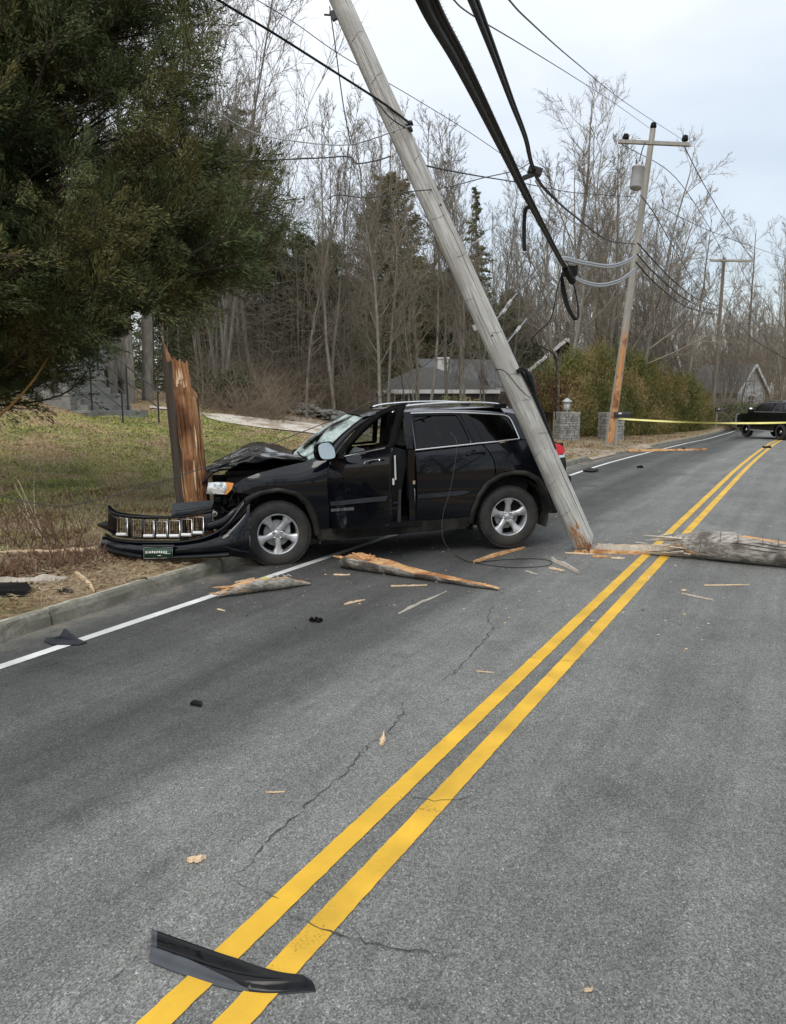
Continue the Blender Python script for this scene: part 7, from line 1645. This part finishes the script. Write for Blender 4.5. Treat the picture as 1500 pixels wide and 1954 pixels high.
russet()

# ================================================ the cedar over the left of the picture
ENV = [(470, -300), (440, -120), (428, -20), (425, 30), (412, 80), (398, 130), (418, 190), (392, 225), (420, 262), (520, 292), (556, 318), (520, 355), (572, 392), (560, 425), (582, 468), (520, 492), (498, 540), (445, 555), (452, 600), (418, 625), (404, 670), (372, 688), (330, 655), (298, 600), (262, 585), (232, 588), (215, 640), (205, 700), (182, 745), (176, 800), (120, 812), (92, 790), (68, 806), (30, 800), (-20, 780), (-400, 760), (-900, 500), (-900, -300)]
def cedar():
    rs = np.random.default_rng(55); bx, by = tx(-95, 13.2); bz = float(G(bx, by)); T0 = np.array([bx, by, bz]); e0 = empty('cedar_tree', T0, 'huge shaggy dark green cedar filling the upper left', 'tree'); tr = Br(); tw = Br(); C = []; D = []
    H = 15; tp, _ = walk(rs, np.zeros(3), np.array([.03, 0, 1.]), H, 14, .02, .02); tr.path(tp, .36, .05); n_ok = 0; tries = 0
    def clear(p):   # keep the crown off the open lawn, the sky at the right and the woods
        px, py = proj(p+T0); return inside(ENV, float(px), float(py))
    def void(p): return math.sin(p[0]*1.5+1.3*math.sin(p[2]*1.1))*math.cos(p[2]*1.7+math.sin(p[0]*1.2+p[1]*.6))+.35*math.sin(p[0]*3.9+p[2]*3.1+p[1]) > .50
    while n_ok < 540 and tries < 20000:
        tries += 1; h = rs.uniform(.5, 3.8) if tries % 2 else rs.uniform(2.5, 12.5); a = rs.uniform(-2.6, 1.7) if tries % 3 else rs.uniform(-.6, .5); L = rs.uniform(.35, 1)**.5*np.interp(h, [0, 2, 5, 9, 13], [4.0, 6.3, 6.6, 5.6, 3.6]); tip = np.array([L*math.cos(a), L*math.sin(a)*.75, h+rs.uniform(-.3, .9)])
        if (tip+T0)[1] < 8.2 or not clear(tip): continue
        n_ok += 1; hs = max(.3, h-.22*L-rs.uniform(0, .6)); i = min(int(hs/H*14), 13); p0 = tp[i].copy(); p0[2] = hs; mid = (p0+tip)/2+np.array([0, 0, .12*L*rs.uniform(-.6, 1)])+rs.normal(size=3)*.12*L*.4
        q = catmull([p0, mid, tip], 6)
        if not all(clear(w_) for w_ in q[2:]): n_ok -= 1; continue
        tr.path(q, .011+.0032*L, .004)
        Q = np.array(q); m = len(Q)-1; ns_ = int(14+5.5*L)
        for k in range(ns_):
            g = (.18+.82*(k+rs.random())/ns_)*m*.999; j = int(g); p = Q[j]+(Q[j+1]-Q[j])*(g-j); td = Q[j+1]-Q[j]; td /= np.linalg.norm(td); d = td*rs.uniform(.5, 1.1)+perp(rs, td)*.8+np.array([0, 0, rs.uniform(-.25, .25)]); d /= np.linalg.norm(d); l = rs.uniform(.35, .85)
            s_, dd = walk(rs, p, d, l, 3, .12, .02)
            if not clear(s_[1]) or not clear(s_[2]-dd*.1) or void(s_[1]) or void(s_[3]*1.15): continue
            tw.path(s_, .007, .003); SQ = np.array(s_); n = 90; u = rs.random(n)**.75*3*.999; jj = u.astype(int); pos = SQ[jj]+(SQ[jj+1]-SQ[jj])*(u-jj)[:, None]; sp_ = (.115*(1.15-u/3.2))[:, None]; off = rs.normal(size=(n, 3)); off -= (off@dd)[:, None]*dd*.7; off = off*sp_*.75; pos = pos+off
            C.append(pos); D.append(dd*1.2+off*5.0+rs.normal(size=(n, 3))*.16)
    C, D = np.concatenate(C), np.concatenate(D); print('cedar leaves', len(C), 'branches', n_ok)
    np_mesh('trunk', *tr.mesh(6), M['cedarbark'], e0); np_mesh('twigs', *tw.mesh(3), M['cedarbark'], e0); np_mesh('crown', *leaves(rs, C, D, (.068, .014)), M['cedar'], e0)
    ob = Br(); pa = [at(-30, 815, 11.5)-T0, at(20, 775, 11.4)-T0, at(62, 728, 11.5)-T0, at(88, 688, 11.6)-T0, at(112, 650, 11.8)-T0]; ob.path(catmull(pa, 4), .022, .010); np_mesh('orange_branch', *ob.mesh(7), M['orangebark'], e0)
cedar()
# grey trunks standing behind the cedar's skirt
for (px, t, r_, lab) in ((247, 27, .30, 'broad pale grey trunk between the cedar skirt and the stump'), (286, 28, .2, 'narrower grey trunk right of the broad one by the stump'), (222, 26, .16, 'dark trunk left of the broad grey one')):
    x, y = tx(px, t); z = float(G(x, y)); e0 = empty('tree', (x, y, z), lab, 'tree'); b = Br(); rs = np.random.default_rng(int(px)); q, _ = walk(rs, np.array([0, 0, -.3]), np.array([.02, 0, 1.]), 9, 9, .02, .03); b.path(q, r_, r_*.7); np_mesh('trunk', *b.mesh(14), M['bark'], e0)
    b = Br()
    for k in range(10): p = q[rs.integers(4, 9)]; d = perp(rs, np.array([0, 0, 1.]))+np.array([0, 0, .7]); qq, _ = walk(rs, p, d/np.linalg.norm(d), rs.uniform(1.5, 4), 5, .15, .05); b.path(qq, r_*.25, .02)
    np_mesh('crown', *b.mesh(4), M['twig'], e0)
# ---- weeds on the verge
def weeds(spots, label, name='dead_weeds', seed=1, mat='weed', h=.8, n=26, r_=.0035, twigs=5):
    for i, (px, py, lab) in enumerate(spots):
        rs = np.random.default_rng(seed+i); g = gpt(px, py); b = Br()
        for _ in range(n):
            d = np.array([rs.normal()*.35, rs.normal()*.3, 1.]); d /= np.linalg.norm(d); L = h*rs.uniform(.45, 1.15); q, dd = walk(rs, np.array([rs.normal()*.12, rs.normal()*.12, 0]), d, L, 6, .09, .0); b.path(q, r_, r_*.5)
            for _k in range(twigs): j = rs.integers(2, 6); q2, _ = walk(rs, q[j], dd+perp(rs, dd)*.8, L*rs.uniform(.1, .28), 2, .2, 0); b.path(q2, r_*.7, r_*.4)
        o = np_mesh(name, *b.mesh(3), M[mat], loc=tuple(g)); tag(o, lab, 'weeds')
weeds([(88, 1052, 'tall brown dead weed clump rising in front of the laths'), (30, 1050, 'brown weed clump at the left edge of the verge'), (128, 1050, 'dead weed clump touching the left end of the torn bumper')], '', seed=5, n=13, r_=.0055, twigs=3)
weeds([(40, 1095, 'low reddish tangle of dead weeds at the left edge'), (120, 1085, 'low reddish tangle of dead weeds before the bumper'), (175, 1075, 'small reddish weed tangle at the left end of the air dam')], '', seed=15, n=34, h=.26, r_=.0055)
weeds([(228, 985, 'thin bent weed stems standing behind the grille')], '', seed=25, n=7, h=.9, r_=.004)
weeds([(60, 1035, 'pale straw coloured leaning stalks among the weeds')], '', seed=35, n=7, h=.8, mat='palestalk', r_=.005, twigs=0)
def fallen(name, n, area, smin, smax, mat, label, seed, up=.25, zoff=.01, kindd='stuff'):
    rs = np.random.default_rng(seed); S_ = rs.uniform(area[0], area[1], n); dd = rs.uniform(area[2], area[3], n)**1.0; d_ = np.array([float(dcurb(a)) for a in S_])+dd; x, y = XY(S_, d_); z = Gsd(S_, d_)+zoff; C = np.stack([x, y, z], 1)
    keep = np.ones(n, bool); C = C[keep]; D = rs.normal(size=(len(C), 3))*np.array([1, 1, up]); k = rs.uniform(smin, smax, len(C)); D /= np.linalg.norm(D, axis=1, keepdims=True)
    Sx = np.cross(D, np.array([0, 0, 1.])+rs.normal(size=(len(C), 3))*.4); Sx /= np.linalg.norm(Sx, axis=1, keepdims=True); l = k[:, None]; w_ = l*(.08 if mat == 'straw' else .55); C[:, 2] += k*.15
    V = np.stack([C-D*l/2, C+Sx*w_/2, C+D*l/2, C-Sx*w_/2], 1).reshape(-1, 3); tag(np_mesh(name, V, np.arange(len(V)).reshape(-1, 4), M[mat]), label, name.replace('_', ' '), kind=kindd)
fallen('leaf_litter', 16000, (-9, 3, .18, 3.6), .02, .06, 'leaf', 'brown dead leaves matted over the near verge', 1)
fallen('leaf_litter', 5200, (-9, -3.6, .9, 3.2), .03, .08, 'redleaf', 'dark reddish dead leaves under the weeds on the near verge', 21)
fallen('leaf_litter', 9000, (2, 45, .2, 9), .05, .11, 'leaf', 'dead leaves over the far verge and under the hedge', 2)
fallen('leaf_litter', 12000, (0, 26, 9, 24), .06, .12, 'leaf', 'dead leaves on the upper lawn under the trees', 3)
fallen('leaf_litter', 2600, (-6, 16, 3.5, 12), .05, .10, 'leaf', 'scattered dead leaves on the lawn', 4)
fallen('dead_grass', 36000, (-9, 3, .16, 4.2), .04, .13, 'straw', 'dead straw and pine needles on the near verge', 5, .35)
def blades(name, n, area, h, mat, label, seed):
    rs = np.random.default_rng(seed); S_ = rs.uniform(area[0], area[1], n); d_ = np.array([float(dcurb(a)) for a in S_])+rs.uniform(area[2], area[3], n); x, y = XY(S_, d_); z = Gsd(S_, d_)
    hh = h*rs.uniform(.5, 1.3, n); a = rs.uniform(0, 6.28, n); w_ = .006+.0004*y; lean = rs.normal(size=(n, 2))*hh[:, None]*.7; b = np.stack([x, y, z], 1); s_ = np.stack([np.cos(a)*w_, np.sin(a)*w_, 0*a], 1); t_ = b+np.stack([lean[:, 0], lean[:, 1], hh], 1)
    V = np.stack([b-s_, b+s_, t_], 1).reshape(-1, 3); tag(np_mesh(name, V, np.arange(3*n).reshape(-1, 3), M[mat]), label, 'grass', kind='stuff')
blades('grass', 90000, (-9, 10, 2.2, 13), .05, 'grassblade', 'short winter lawn grass', 1)
blades('grass', 30000, (-9, 4, 1.4, 5), .07, 'straw', 'thin dry grass along the lawn edge', 2)
blades('grass', 22000, (8, 34, .3, 7), .07, 'straw', 'dry grass on the far verge', 3)
